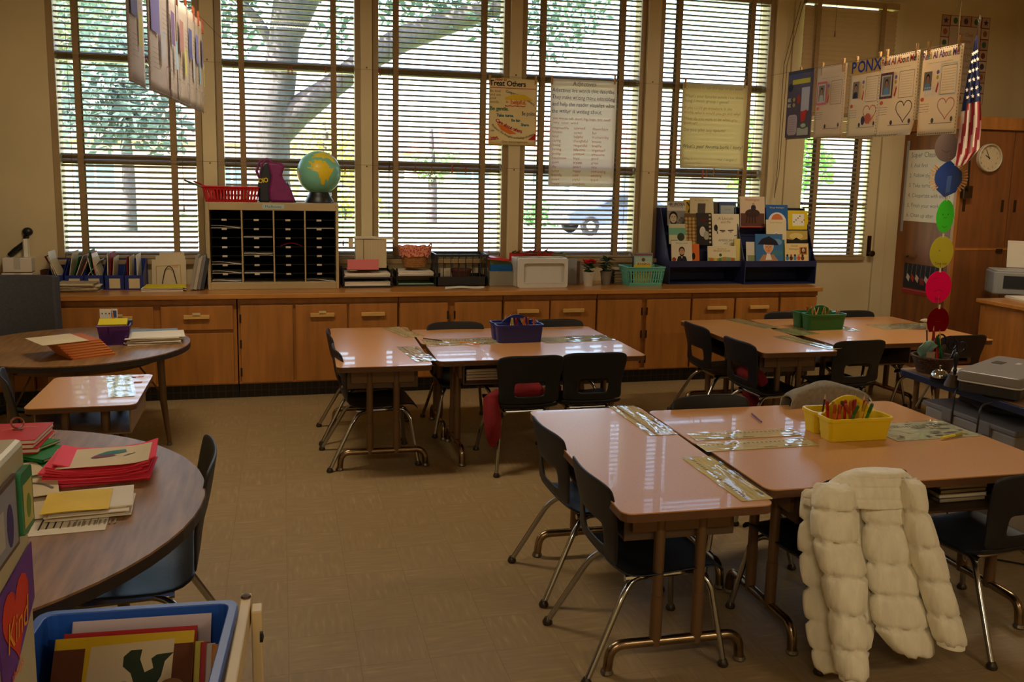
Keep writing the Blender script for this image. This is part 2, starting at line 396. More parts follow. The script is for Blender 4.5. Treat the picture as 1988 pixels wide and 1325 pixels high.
# ------------------------------------------------------------------ the room shell
WY = 6.95                      # face of the window wall
XL, XR, YB = -2.6, 6.45, -2.4  # left wall, right wall, back wall
SILL, HEAD = .945, 3.16
PILL = [(-.542, -.446), (.594, .679), (1.745, 1.838), (2.883, 2.992)]   # cream mullion posts
OPEN = [(-1.50, -.592), (-.396, .552), (.729, 1.70), (1.888, 2.838), (3.042, 3.985)]
struct('floor', MB().box((XL - .2, YB - .2, -.08), (XR + .2, WY + .25, 0)), floor_mat())
struct('ceiling', MB().box((XL - .2, YB - .2, CEIL), (XR + .2, WY + .25, CEIL + .25)), mat('ceiling_plaster', (206, 192, 158), .8, var=.04))
b = MB()                        # window wall: below the sill, over the heads, the posts between the openings
b.box((XL - .2, WY, 0), (4.22, WY + .25, SILL - .03)).box((XL - .2, WY, HEAD), (XR + .2, WY + .25, CEIL))
b.box((XL - .2, WY, SILL - .03), (-1.545, WY + .25, HEAD))
for (a, c), (d, e) in zip(OPEN, OPEN[1:]): b.box((c + .04, WY + .02, SILL - .03), (d - .04, WY + .25, HEAD))
b.box((4.025, WY, SILL - .03), (4.22, WY + .25, HEAD)).box((5.25, WY, 0), (XR + .2, WY + .25, HEAD))
struct('wall_back', b, CREAM)
for i, (n, a, c) in enumerate((('wall_left', (XL - .2, YB, 0), (XL, WY, CEIL)), ('wall_right', (XR, YB, 0), (XR + .2, WY, CEIL)), ('wall_front', (XL - .2, YB - .2, 0), (XR + .2, YB, CEIL)))):
    struct(n, MB().box(a, c), CREAM)
struct('trim_roof', MB().box((XL - .4, YB - .4, CEIL + .25), (XR + .4, WY + .5, CEIL + .35)), CREAM)  # unseen roof slab, added to keep the sun out of the room
for i, (a, c) in enumerate(PILL):     # projecting cover boards on the posts
    o = struct('trim_%d' % (i + 1), MB().box((a, WY - .035, .77), (c, WY + .02, HEAD + .05)), CREAM, bevel=.004)
    s = MB()
    for z in (1.65, 2.38): s.lathe([(.007, 0), (.006, .004), (.001, .005)], 8, M=Matrix.Translation(((a + c) / 2, WY - .035, z)) @ Matrix.Rotation(pi / 2, 4, 'X'))
    obj('screw', s, mat('brass_screw', (120, 96, 50), .4, metal=.8), o)
struct('trim_5', MB().box((4.03, WY - .03, .0), (4.13, WY + .0, HEAD)), CREAM, bevel=.004)

def window(i, x0, x1, z0=SILL, z1=HEAD, rails=(1.655, 2.375), name=None):
    """painted frame in the opening, two meeting rails, three panes"""
    fr = MB(); y0, y1 = WY + .0, WY + .14
    fr.box((x0 - .045, y0, z0), (x0, y1, z1)).box((x1, y0, z0), (x1 + .045, y1, z1)).box((x0, y0, z1 - .045), (x1, y1, z1)).box((x0, y0 + .09, z0), (x1, y1, z0 + .05))
    w = struct(name or 'window_%d' % i, fr, TRIM, bevel=.003)
    zz = [z0 + .05] + [z for r in rails for z in (r - .03, r + .03)] + [z1 - .045]
    for r in rails: obj('meeting_rail', MB().box((x0, y0 + .08, r - .032), (x1, y1 - .005, r + .032)).box((x0, y0 + .075, r - .008), (x1, y0 + .08, r + .014)), TRIM, w)
    for k in range(0, len(zz), 2): obj('pane', MB().box((x0 - .01, y0 + .115, zz[k] - .01), (x1 + .01, y0 + .119, zz[k + 1] + .01)), GLASS, w)
    return w
for i, (a, c) in enumerate(OPEN): window(i + 1, a, c)
struct('trim_sill', MB().box((-1.56, WY - .045, SILL - .035), (4.03, WY + .1, SILL)), TRIM, bevel=.004)

# venetian blinds: every slat an object of its own
def slat_mesh(L, dep=.056, tilt=radians(5), key='', sm=None):
    b = MB(); P = []
    for k in range(5):
        t = k / 4 - .5; P.append((t * dep * cos(tilt) , t * dep * sin(tilt) + .011 * (1 - 4 * t * t)))
    vs = [(x, y, z) for x in (-L / 2, L / 2) for y, z in P] + [(x, y, z - .003) for x in (-L / 2, L / 2) for y, z in P]
    fs = []
    for k in range(4): fs += [(k, k + 1, 5 + k + 1, 5 + k), (10 + k, 15 + k, 15 + k + 1, 10 + k + 1), (k, 10 + k, 10 + k + 1, k + 1), (5 + k, 5 + k + 1, 15 + k + 1, 15 + k)]
    fs += [(0, 5, 15, 10), (4, 14, 19, 9)]
    me = b.add(vs, fs).mesh('slat' + key); me.materials.append(sm or SLAT)
    me.polygons.foreach_set('use_smooth', [True] * len(me.polygons)); me.set_sharp_from_angle(angle=radians(40)); return me
def blind(name, label, x0, x1, z0, z1, y, pitch=.0389, tilt=radians(5), tapes=(.13, .15), cord=.09, cord_z=1.0, headrail=True, width=.056, sm=None):
    t = thing(name, label, 'window blind', ((x0 + x1) / 2, y, z0), group='venetian blinds')
    L = x1 - x0; me = slat_mesh(L, width, tilt, '', sm)
    n = int((z1 - z0 - .05) / pitch)
    for k in range(n):
        o = obj('slat', me, SLAT, t, (0, 0, .035 + k * pitch)); o.rotation_euler = (0, (hsh(name, x0, k) - .5) * .004, 0)
    for s, d in ((-1, tapes[0]), (1, tapes[1])):
        o = obj('ladder_tape', MB().cbox((0, -.028, (z1 - z0) / 2), (.04, .0015, z1 - z0)).cbox((0, .028, (z1 - z0) / 2), (.04, .0015, z1 - z0)), TAPE, t, (s * (L / 2 - d), 0, 0))
    obj('bottom_rail', MB().cbox((0, 0, .008), (L, width * .9, .016)), TRIM, t, bevel=.003)
    if headrail: obj('head_rail', MB().cbox((0, 0, z1 - z0 - .02), (L, .055, .05)), TRIM, t)
    if cord:
        c = MB().tube([(L / 2 - cord, -.034, cord_z - z0 + .03), (L / 2 - cord, -.034, z1 - z0)], .0018, 5).tube([(-L / 2 + .075, -.034, .3), (-L / 2 + .075, -.034, z1 - z0)], .0016, 5)
        o = obj('pull_cord', c, CORD, t)
        obj('cord_tassel', MB().lathe([(.003, .03), (.006, .0), (.007, -.012), (.004, -.02)], 8), mat('tassel_wood', (110, 80, 50), .5), o, (L / 2 - cord, -.034, cord_z - z0 + .01))
    return t
BL = ['venetian blind of the first window, behind the blue file boxes', 'venetian blind behind the globe and the purple tote bag', 'venetian blind behind the cream box and the lined wicker basket',
      'venetian blind behind the hand-written adjectives sheet', 'venetian blind behind the yellowed questions sheet']
for i, (a, c) in enumerate(OPEN): blind('venetian_blind', BL[i], a + .004, c - .004, SILL + .006, HEAD - .05, WY + .035, cord_z=[1.3, 1.05, .97, 1.1, 1.05][i])

# ---- door with its glazed upper half, closed blind over the transom
DX0, DX1 = 4.30, 5.145
b = MB().box((DX0, WY + .0, 0), (DX1, WY + .05, SILL)).box((DX0, WY, SILL), (4.385, WY + .05, 2.13)).box((5.035, WY, SILL), (DX1, WY + .05, 2.13)).box((4.385, WY, 2.04), (5.035, WY + .05, 2.13))
door = struct('door_1', b, CREAM, bevel=.003)
obj('pane', MB().box((4.38, WY + .03, SILL), (5.04, WY + .034, 2.05)), GLASS, door)
obj('meeting_rail', MB().box((4.385, WY + .015, 1.405), (5.035, WY + .05, 1.43)), TRIM, door)
obj('stool', MB().box((4.36, WY - .03, SILL - .02), (5.05, WY + .02, SILL + .01)), TRIM, door)
k = obj('lock_plate', MB().box((5.083, WY - .006, .96), (5.121, WY, 1.14)), mat('dark_bronze', (66, 48, 28), .4, metal=.8), door)
obj('door_knob', MB().lathe([(.014, 0), (.01, .02), (.012, .032), (.026, .045), (.028, .058), (.02, .07), (.002, .073)], 16, M=Matrix.Translation((5.1, WY - .006, .985)) @ Matrix.Rotation(pi / 2, 4, 'X')), MATS['dark_bronze'], k, smooth=True)
fr = MB().box((4.20, WY - .02, 0), (DX0 - .004, WY + .09, HEAD)).box((DX1 + .004, WY - .02, 0), (5.255, WY + .09, HEAD)).box((DX0, WY - .01, 2.135), (DX1, WY + .09, 2.2)).box((DX0, WY, HEAD - .05), (DX1, WY + .09, HEAD))
struct('trim_door', fr, CREAM, bevel=.004)
w6 = struct('window_6', MB().box((DX0, WY + .05, 2.2), (DX0 + .03, WY + .12, HEAD)).box((DX1 - .03, WY + .05, 2.2), (DX1, WY + .12, HEAD)), TRIM)
obj('pane', MB().box((DX0 + .02, WY + .08, 2.2), (DX1 - .02, WY + .084, HEAD)), GLASS, w6)
blind('door_blind', 'half-open venetian blind covering the glass of the cream door', 4.39, 5.03, SILL + .012, 2.03, WY - .005, tapes=(.11, .12), cord=0, headrail=True)
blind('transom_blind', 'closed tan venetian blind over the door', 4.275, 5.17, 2.19, 3.125, WY - .045, tilt=radians(-72), sm=SLATTAN, tapes=(.12, .15), cord=.62, cord_z=2.83)
c = MB()
for dx in (0, .03): c.tube([oy(1555 - 0, 2, 6.9) + Vector((dx, 0, 0)), oy(1522, 125, 6.88) + Vector((dx, 0, 0)), oy(1509, 330, 6.87) + Vector((dx * .6, 0, 0)), oy(1503, 385, 6.87)], .003, 6)
tag(obj('blind_cord', c, CORD), 'long brown cord hanging beside the door frame', 'cord')

# ---- bodies of the added fill lamps, built as ceiling fittings, out of view
for i, (lx, ly) in enumerate(FILL_LAMPS):
    t = thing('fill_lamp', 'unseen fill lamp added as a long fluorescent ceiling fitting, %s of the four' % ('first', 'second', 'third', 'fourth')[i], 'ceiling light', (lx, ly, 3.05), group='added fill lamps')
    obj('housing', MB().cbox((0, 0, .05), (1.3, .26, .06)), flat((210, 206, 196), .5), t, bevel=.008)
    for dy in (-.06, .06): obj('tube', MB().tube([(-.6, dy, .0), (.6, dy, .0)], .013, 8), mat('lit_tube', (255, 226, 180), emit=3, var=0), t)
    for dx in (-.5, .5): obj('rod', MB().tube([(dx, 0, .08), (dx, 0, CEIL - 3.05)], .008, 6), flat((200, 196, 186), .5), t)

# ------------------------------------------------------------------ outdoors
GZ = -.35
tag(obj('lawn', MB().box((-60, 7.3, GZ - .3), (90, 130, GZ)), mat('lawn_grass', (128, 152, 84), .9, var=.35, scale=1.2, bump=.4, bscale=20)), 'sunlit green lawn seen through the blinds', 'lawn')
bpy.data.objects['lawn']['kind'] = 'structure'
for n, a, c, col in (('ground_road', (-60, 18.5, GZ), (90, 27.5, GZ + .012), (204, 198, 196)), ('ground_path', (-1.9, 27, GZ), (-.2, 40, GZ + .014), (216, 210, 200)), ('ground_drive', (3.6, 27, GZ), (16, 36, GZ + .013), (214, 206, 196))):
    struct(n, MB().box(a, c), mat(n + '_concrete', col, .85, var=.1, scale=.6))
def house(name, label, x0, y0, x1, y1, h, rh, wall, roof, wins, doorx=None):
    t = thing(name, label, 'house', (0, 0, GZ))
    obj('wall', MB().box((x0, y0, 0), (x1, y1, h)), mat(name + '_siding', wall, .8, var=.06), t)
    ym = (y0 + y1) / 2; e = .7
    P = [(x0 - e, y0 - e, h), (x1 + e, y0 - e, h), (x1 + e, y1 + e, h), (x0 - e, y1 + e, h), (x0 + (y1 - y0) * .3, ym, h + rh), (x1 - (y1 - y0) * .3, ym, h + rh)]
    obj('roof', MB().add(P, [(0, 1, 5, 4), (1, 2, 5), (2, 3, 4, 5), (3, 0, 4), (3, 2, 1, 0)]), mat(name + '_shingle', roof, .9, var=.15, scale=3, stretch=(1, 8, 8)), t)
    for wx, wz, ww, wh in wins:
        f = obj('window', MB().box((wx, y0 - .06, wz), (wx + ww, y0 + .02, wz + wh)), flat((236, 232, 224), .6), t)
        for k in range(2): obj('pane', MB().box((wx + .06 + k * (ww / 2), y0 - .08, wz + .07), (wx + ww / 2 - .04 + k * ww / 2, y0 - .055, wz + wh - .07)), flat((120, 130, 140), .15), f)
    if doorx is not None: obj('door', MB().box((doorx, y0 - .07, 0), (doorx + 1, y0 + .02, 2.1)), flat((176, 150, 132), .5), t)
    obj('step', MB().box(((doorx or x0) - .2, y0 - 1.2, 0), ((doorx or x0) + 1.4, y0, .16)), flat((190, 184, 176), .9), t)
house('ranch_house', 'pale pink house across the road behind the left window', -15, 42, 2.5, 51, 3.1, 2.2, (226, 190, 172), (120, 104, 98), [(-13, 1, 2.2, 1.3), (-8.5, 1, 1.6, 1.3), (-3, 1, 1.8, 1.3)], -5.6)
house('white_house', 'white house with a red-brown roof beyond the middle windows', 8, 50, 24, 60, 3.2, 2.6, (232, 222, 214), (176, 112, 98), [(9.5, 1, 2, 1.3), (14, 1, 2.4, 1.3), (19.5, 1, 2, 1.3)], 17.2)
b = MB()
f = thing('board_fence', 'pale grey board fence seen low through the third window', 'fence', (0, 0, GZ))
pm = MB().cbox((0, 0, .8), (.2, .03, 1.6)).mesh('fence_board'); fm = mat('weathered_board', (176, 172, 172), .9, var=.15)
for k in range(46): obj('fence_board', pm, fm, f, (4.4 + k * .213, 44, 0))
for z in (.4, 1.3): obj('fence_rail', MB().box((4.3, 44.02, z), (14.2, 44.08, z + .1)), fm, f)

LEAFM = {}
def foliage(name, parent, blobs, n, size, col, seed):
    """crown of many small crossed leaf blades scattered through the given balls"""
    r = random.Random(seed); b = MB(); tot = sum(B[3] ** 3 for B in blobs)
    for B in blobs:
        for _ in range(max(8, int(n * B[3] ** 3 / tot))):
            d = Vector((r.gauss(0, 1), r.gauss(0, 1), r.gauss(0, 1))).normalized() * (B[3] * r.random() ** .45)
            p = Vector(B[:3]) + Vector((d.x, d.y, d.z * .8)); u = Vector((r.gauss(0, 1), r.gauss(0, 1), r.gauss(0, .6))).normalized(); v = u.orthogonal().normalized()
            v = (Matrix.Rotation(r.random() * 6, 3, u) @ v); s = size * r.uniform(.6, 1.3)
            b.add([p - u * s, p + v * s * .45, p + u * s, p - v * s * .45], [(0, 1, 2, 3)])
    m = bpy.data.materials.get('leaf_' + name)
    if not m:
        m = thin_paper('leaf_%02x%02x%02x' % col, col, .4)
    return obj('foliage', b, m, parent, kind='stuff')
BARK = mat('grey_bark', (64, 58, 60), .95, var=.35, scale=5, stretch=(4, 4, 1), bump=1, bscale=14)
TY = 13.5
t = thing('street_tree', 'big forked tree with a grey trunk outside the second window', 'tree', (0, 0, 0))
g = lambda px, py, dy=0: oy(px, py, TY + dy)
b = MB()
b.tube([Vector((-.18, TY, GZ - .1)), Vector((-.17, TY, .4)), g(520, 345), g(522, 290), g(518, 240), g(540, 170), g(550, 90), g(566, 0), g(600, -140), g(640, -330)], [.62, .42, .31, .3, .31, .24, .22, .25, .2, .12], 14)
obj('trunk', b, BARK, t, smooth=True)
br = obj('branch', MB().tube([g(526, 268), g(576, 218), g(640, 172), g(700, 124), g(780, 76), g(870, 44), g(985, 5, -.4), g(1120, -70, -.6)], [.24, .22, .17, .17, .19, .17, .12, .05], 12), BARK, t, smooth=True)
br = obj('branch', MB().tube([g(560, 60), g(600, -20), g(680, -120), g(800, -220, -.5)], [.22, .2, .14, .06], 10), BARK, t, smooth=True)
br = obj('branch', MB().tube([g(545, 110), g(500, 40), g(430, -40), g(330, -130, .5)], [.08, .07, .05, .03], 10), BARK, t, smooth=True)
P = lambda px, py, r_, dy=0: (*oy(px, py, TY + dy), r_)
foliage('street_tree', t, [P(1080, 55, .62, -.5), P(1010, 20, .6, -.4), P(1130, 5, .6, -.3), P(910, 20, .55), P(840, -10, .6, .4), P(760, 5, .5, .8), P(660, 60, .42, 1), P(470, 60, .5, 1), P(420, 10, .6, .5), P(300, -10, .7, .8), P(180, 20, .55, 1.2), P(960, -80, .8), P(1180, -90, .7), P(640, -120, 1.1), P(470, -120, 1.1), P(800, -150, 1.1), P(330, -160, 1.0)], 7500, .075, (80, 100, 88), 3)
def tree(name, label, x, y, h, blobs, n, size, col, seed, tr=.25):
    t = thing(name, label, 'tree', (x, y, GZ))
    obj('trunk', MB().tube([(0, 0, -.1), (.05, 0, h * .3), (-.03, 0, h * .75)], [tr, tr * .75, tr * .3], 10), BARK, t, smooth=True)
    foliage(name, t, blobs, n, size, col, seed)
    return t
tree('garden_tree', 'dark round tree behind the left window', -4.6, 30, 6, [(0, 0, 4.2, 1.9), (.8, -.5, 3.2, 1.3), (-.9, 0, 3.4, 1.4), (0, 0, 5.6, 1.3)], 1600, .2, (82, 100, 92), 11)
tree('yellow_tree', 'loose yellow-green tree behind the trunk of the street tree', 1.6, 33, 5, [(0, 0, 3, 1.5), (1.1, 0, 2.4, 1.2), (-1.2, 0, 2.2, 1.3)], 1200, .18, (196, 190, 120), 12)
tree('small_tree', 'small green tree low behind the third window', 5.9, 36, 5, [(0, 0, 2.2, .8), (.7, 0, 2.6, .7), (-.6, 0, 2.4, .6)], 420, .16, (140, 170, 120), 13)
tree('far_tree', 'tree behind the glass of the door', 18.5, 31, 6, [(0, 0, 3.4, 1.7), (1.2, 0, 2.6, 1.2), (-1.2, .5, 2.6, 1.3)], 1200, .2, (110, 150, 70), 14)
tree('tall_tree', 'tall tree over the roofs behind the left window', -9, 38, 10, [(0, 0, 6, 2.4), (1.6, 0, 7.5, 2), (-1.8, 0, 7, 2), (.5, 0, 9, 1.8)], 2400, .24, (134, 140, 112), 15)
def shrub(label, x, y, r_, col, seed):
    t = thing('shrub', label, 'shrub', (x, y, GZ)); foliage('shrub', t, [(0, 0, r_ * .7, r_), (r_, 0, r_ * .6, r_ * .8), (-r_, 0, r_ * .6, r_ * .8)], 420, .13, col, seed)
    obj('stem', MB().tube([(0, 0, -.1), (0, 0, r_ * .6)], .05, 6), BARK, t)
shrub('round shrub against the pink house, behind the left blind', -10.5, 41, .9, (120, 160, 70), 21)
shrub('yellowish shrub on the lawn edge behind the second blind', 2.6, 38, .9, (170, 180, 70), 22)
shrub('green shrub by the road behind the fourth blind', 9.8, 34, .7, (90, 140, 80), 23)
# parked car behind the fourth window
def car(name, label, x, y, rz, col):
    t = thing(name, label, 'car', (x, y, GZ + .012), rz)
    cp = flat(col, .3); prof = [(-2.2, .35), (-2.25, .75), (-1.9, .92), (-1.2, .98), (-.55, 1.42), (.75, 1.46), (1.5, 1.02), (2.15, .9), (2.25, .4)]
    M = Matrix.Rotation(pi / 2, 4, 'X')
    obj('body', MB().plate(prof, -.85, .85, M=M), cp, t, bevel=.05)
    for s in (-1, 1):
        obj('side_window', MB().plate([(-1.02, .98), (-.5, 1.36), (.05, 1.38), (.05, .98)], .0, .02, M=Matrix.Translation((0, s * .86 + .01, 0)) @ M).plate([(.12, .98), (.12, 1.38), (.7, 1.38), (1.25, 1.0)], 0, .02, M=Matrix.Translation((0, s * .86 + .01, 0)) @ M), flat((40, 46, 54), .1), t)
        for wx in (-1.4, 1.4):
            wl = obj('wheel', MB().lathe([(.1, -.1), (.3, -.1), (.33, -.06), (.33, .06), (.3, .1), (.1, .1)], 18, M=Matrix.Rotation(pi / 2, 4, 'X')), flat((20, 20, 22), .8), t, (wx, s * .8, .33), smooth=True)
            obj('hub_cap', MB().lathe([(.17, 0), (.15, .02), (.02, .03)], 14, M=Matrix.Rotation(s * pi / 2 * -1, 4, 'X')), CHROME, wl, (0, s * .1, 0))
    for s in (-.6, .6): obj('head_lamp', MB().cbox((-2.24, s, .66), (.04, .3, .12)), flat((230, 230, 220), .2), t)
car('parked_car', 'grey-blue car parked outside behind the fourth window', 11.4, 29.6, .12, (66, 76, 96))
t = thing('utility_pole', 'grey post standing on the far side of the road behind the adjectives sheet', 'pole', (11.2, 33.5, GZ))
obj('post', MB().tube([(0, 0, 0), (0, 0, 5)], .26, 10), flat((150, 158, 172), .8), t); obj('collar', MB().lathe([(.3, 2.2), (.3, 2.35)], 12), flat((110, 116, 130), .8), t)
# ------------------------------------------------------------------ classroom tables (20 x 48 in laminate tops on twin-post legs)
TZ = .60; TW_, TL_ = .503, 1.205
def make_table():
    """local: long side along x, centre at the origin, floor at z = 0"""
    t = thing('classroom_table', '', 'table', group='classroom tables')
    obj('table_top', MB().plate(rrect(-TL_ / 2, -TW_ / 2, TL_ / 2, TW_ / 2, .035, 5), TZ - .004, TZ, 0).plate(rrect(-TL_ / 2 + .001, -TW_ / 2 + .001, TL_ / 2 - .001, TW_ / 2 - .001, .035, 5), TZ - .03, TZ - .004, 1), [LAMWOOD, LAMEDGE], t)
    for s in (-1, 1):
        x = s * (TL_ / 2 - .14)
        for q in (-1, 1):
            l = obj('leg', MB().tube([(x, q * .072, .085), (x, q * .072, TZ - .03)], .0185, 12), BROWNTUBE, t, smooth=True)
            obj('leg_sleeve', MB().tube([(x, q * .072, .11), (x, q * .072, .26)], .0205, 12), BROWNTUBE, l, smooth=True)
        f = obj('foot_bar', MB().tube(arc3([(x, -.235, .0), (x, -.225, .098), (x, .225, .098), (x, .235, 0)], .085, 7), .0165, 12), mat('worn_chrome', (150, 128, 100), .24, metal=1, var=.3, scale=14), t, smooth=True)
        for q in (-1, 1): obj('glide', MB().lathe([(.019, 0), (.022, .006), (.018, .016)], 12), mat('steel_glide', (120, 110, 96), .4, metal=.8), f, (x, q * .235, 0))
        obj('end_panel', MB().cbox((x, 0, TZ - .075), (.02, .34, .088)), BROWNTUBE, t, bevel=.003)
    # open book box hung under the top
    b = MB().cbox((0, 0, TZ - .148), (TL_ - .3, .38, .008))
    for x in (-.45, 0, .45): b.cbox((x, 0, TZ - .088), (.008, .38, .115))
    obj('book_box', b, mat('book_box_steel', (84, 62, 42), .5), t)
    return t
TABLES = []
def rot2(x, y, t): return x * cos(t) - y * sin(t), x * sin(t) + y * cos(t)
first = make_table()
def place_table(cx, cy, rz, label):
    o = first if not TABLES else copy_tree(first)
    o.location = (cx, cy, 0); o.rotation_euler = (0, 0, rz); o['label'] = label; TABLES.append(o)
    return o
def cluster(one, two, names):
    (x, y, t), (x2, y2, t2) = one, two
    dx, dy = rot2(TW_ / 2, -TL_ / 2, t); place_table(x + dx, y + dy, t + pi / 2, names[0])
    dx, dy = rot2(TL_ / 2, -TW_ / 2, t2); place_table(x2 + dx, y2 + dy, t2, names[1])
    dx, dy = rot2(TL_ / 2 + .02, -TW_ * 1.5 - .003, t2); place_table(x2 + dx, y2 + dy, t2, names[2])
cluster((1.020, 3.597, -.031), (1.530, 3.508, -.019), ('tan table set endways in the cluster with the yellow caddy', 'far tan table of the yellow caddy cluster, under a purple pencil', 'near tan table with the white puffer jacket chair pushed up to it'))
cluster((.292, 5.806, -.0226), (.804, 5.684, -.0132), ('tan table set endways in the cluster with the blue caddy', 'far tan table of the blue caddy cluster, nearest the cabinets', 'near tan table of the blue caddy cluster, books in its box'))
cluster((2.759, 5.825, -.016), (3.300, 5.790, .013), ('tan table set endways in the cluster with the green caddy', 'far tan table of the green caddy cluster, nearest the door', 'near tan table of the green caddy cluster'))

# ------------------------------------------------------------------ stacking school chairs
def make_chair():
    """local: faces +y, floor at z = 0"""
    t = thing('school_chair', '', 'chair', group='navy school chairs')
    path = [(.205, .318, .335), (.19, .334, .35), (.12, .335, .366), (.0, .328, .37), (-.1, .322, .366), (-.155, .332, .36), (-.182, .362, .352), (-.196, .415, .345), (-.204, .452, .345), (-.211, .49, .352), (-.22, .53, .366), (-.23, .58, .384), (-.238, .63, .386), (-.242, .65, .368)]
    NU = 12
    def row(k, u):
        y, z, w = path[k]; s = 2 * u - 1; back = max(0, min(1, (z - .36) / .12))
        zz = z + (.014 * abs(s) ** 3 * (1 - back) if k > 0 else -.012 * abs(s) ** 3) - (.016 * abs(s) ** 6 if k >= 12 else 0)
        return (w / 2 * s, y + .028 * back * s * s, zz)
    def skin(k0, k1, hole=None):
        b = MB(); n = k1 - k0 + 1; vs = [row(k, u / NU) for k in range(k0, k1 + 1) for u in range(NU + 1)]; W = NU + 1; fs = []
        for i in range(n - 1):
            for j in range(NU):
                if hole and hole[0] <= k0 + i < hole[1] and hole[2] <= j < hole[3]: continue
                fs.append((i * W + j, i * W + j + 1, (i + 1) * W + j + 1, (i + 1) * W + j))
        b.add(vs, fs); return b
    def shell(name, b):
        o = obj(name, b, NAVY, t, smooth=2); m = o.modifiers.new('shell', 'SOLIDIFY'); m.thickness = .009; m.offset = 0
        m = o.modifiers.new('subd', 'SUBSURF'); m.levels = m.render_levels = 1; return o
    shell('seat', skin(0, 6)); shell('backrest', skin(6, 13, (7, 9, 3, 9)))
    fr = MB()
    for s in (-1, 1): fr.tube([(s * .115, .13, .306), (s * .118, -.13, .306)], .011, 8)
    fr.tube([(-.116, .08, .306), (.116, .08, .306)], .009, 8).tube([(-.117, -.1, .306), (.117, -.1, .306)], .009, 8)
    obj('seat_frame', fr, CHROME, t, smooth=True)
    for s in (-1, 1):
        for P, r in (([(s * .115, .06, .306), (s * .118, .13, .306), (s * .15, .165, .27), (s * .2, .2, .012)], .0105), ([(s * .115, -.02, .306), (s * .118, -.1, .306), (s * .15, -.15, .262), (s * .202, -.285, .012)], .0105)):
            l = obj('leg', MB().tube(arc3(P, .05, 6), r, 10), CHROME, t, smooth=True)
            x, y, z = P[-1]; obj('glide', MB().lathe([(.006, 0), (.017, .002), (.019, .009), (.015, .018), (.0105, .026)], 12), mat('glide_nylon', (60, 50, 40), .35, metal=.4), l, (x, y, 0), smooth=True)
    return t
CHAIRS = []; proto = make_chair()
def place_chair(x, y, rz, label, s=1):
    """x, y: where the middle of the back's top edge stands"""
    o = proto if not CHAIRS else copy_tree(proto)
    dx, dy = rot2(0, .235 * s, rz); o.location = (x + dx, y + dy, 0); o.rotation_euler = (0, 0, rz); o.scale = (s,) * 3; o['label'] = label; CHAIRS.append(o)
    return o
T = lambda px, py, z=.645: oz(px, py, z)
E_, W_, S_ = -pi / 2, pi / 2, pi
def chair_px(px, py, rz, label, s=1): p = T(px, py, .645 * s); return place_chair(p.x, p.y, rz, label, s)
def with_(o, n): o.name = n; return o
chair_px(1054, 826, E_ + .05, 'navy chair with chrome legs at left of the yellow caddy cluster, farther of two')
chair_px(1137, 912, E_ + .02, 'navy chair with chrome legs left of the yellow caddy cluster, nearer of two')
chair_px(1375, 769, S_, 'navy chair at the far side of the yellow caddy cluster with a bare back')
chair_px(1596, 763, S_ + .05, 'navy chair under the grey sweater at the yellow caddy cluster')
JC = chair_px(1690, 922, .14, 'navy chair under the white puffer jacket')
place_chair(2.475, 2.355, .12, 'navy chair to the right of the white puffer jacket, cut by the frame')
chair_px(636, 645, E_, 'navy chair at the left side of the blue caddy cluster, the one by the cabinets')
chair_px(648, 675, E_ + .06, 'navy chair left of the blue caddy cluster, all its chrome legs showing')
chair_px(883, 626, S_, 'navy chair between the blue caddy cluster and the cabinets, left of the caddy')
chair_px(1079, 621, S_, 'navy chair between the blue caddy cluster and the cabinets, right of the caddy')
RC = chair_px(1034, 692, .02, 'navy chair with a red jacket over it at the blue caddy cluster')
chair_px(1158, 686, -.02, 'navy chair right beside the red jacket chair at the blue caddy cluster')
chair_px(1347, 630, E_ + .02, 'navy chair left of the green caddy cluster, cabinets showing through its back')
RC2 = chair_px(1430, 660, E_ + .05, 'navy chair with a dark red jacket at the left of the green caddy cluster')
chair_px(1525, 606, S_, 'navy chair behind the green caddy, left of it')
chair_px(1652, 604, S_, 'navy chair behind the green caddy, right of it')
chair_px(1675, 662, .03, 'navy chair with an open back at the near side of the green caddy cluster')
chair_px(1877, 652, .05, 'navy chair mostly hidden behind the basket of pens')
place_chair(-.215, 2.80, 1.66, 'navy chair drawn up to the walnut round table', 1.16)
place_chair(-1.22, 4.32, E_ + .3, 'navy chair half hidden at the left end of the small student desk', 1.06)

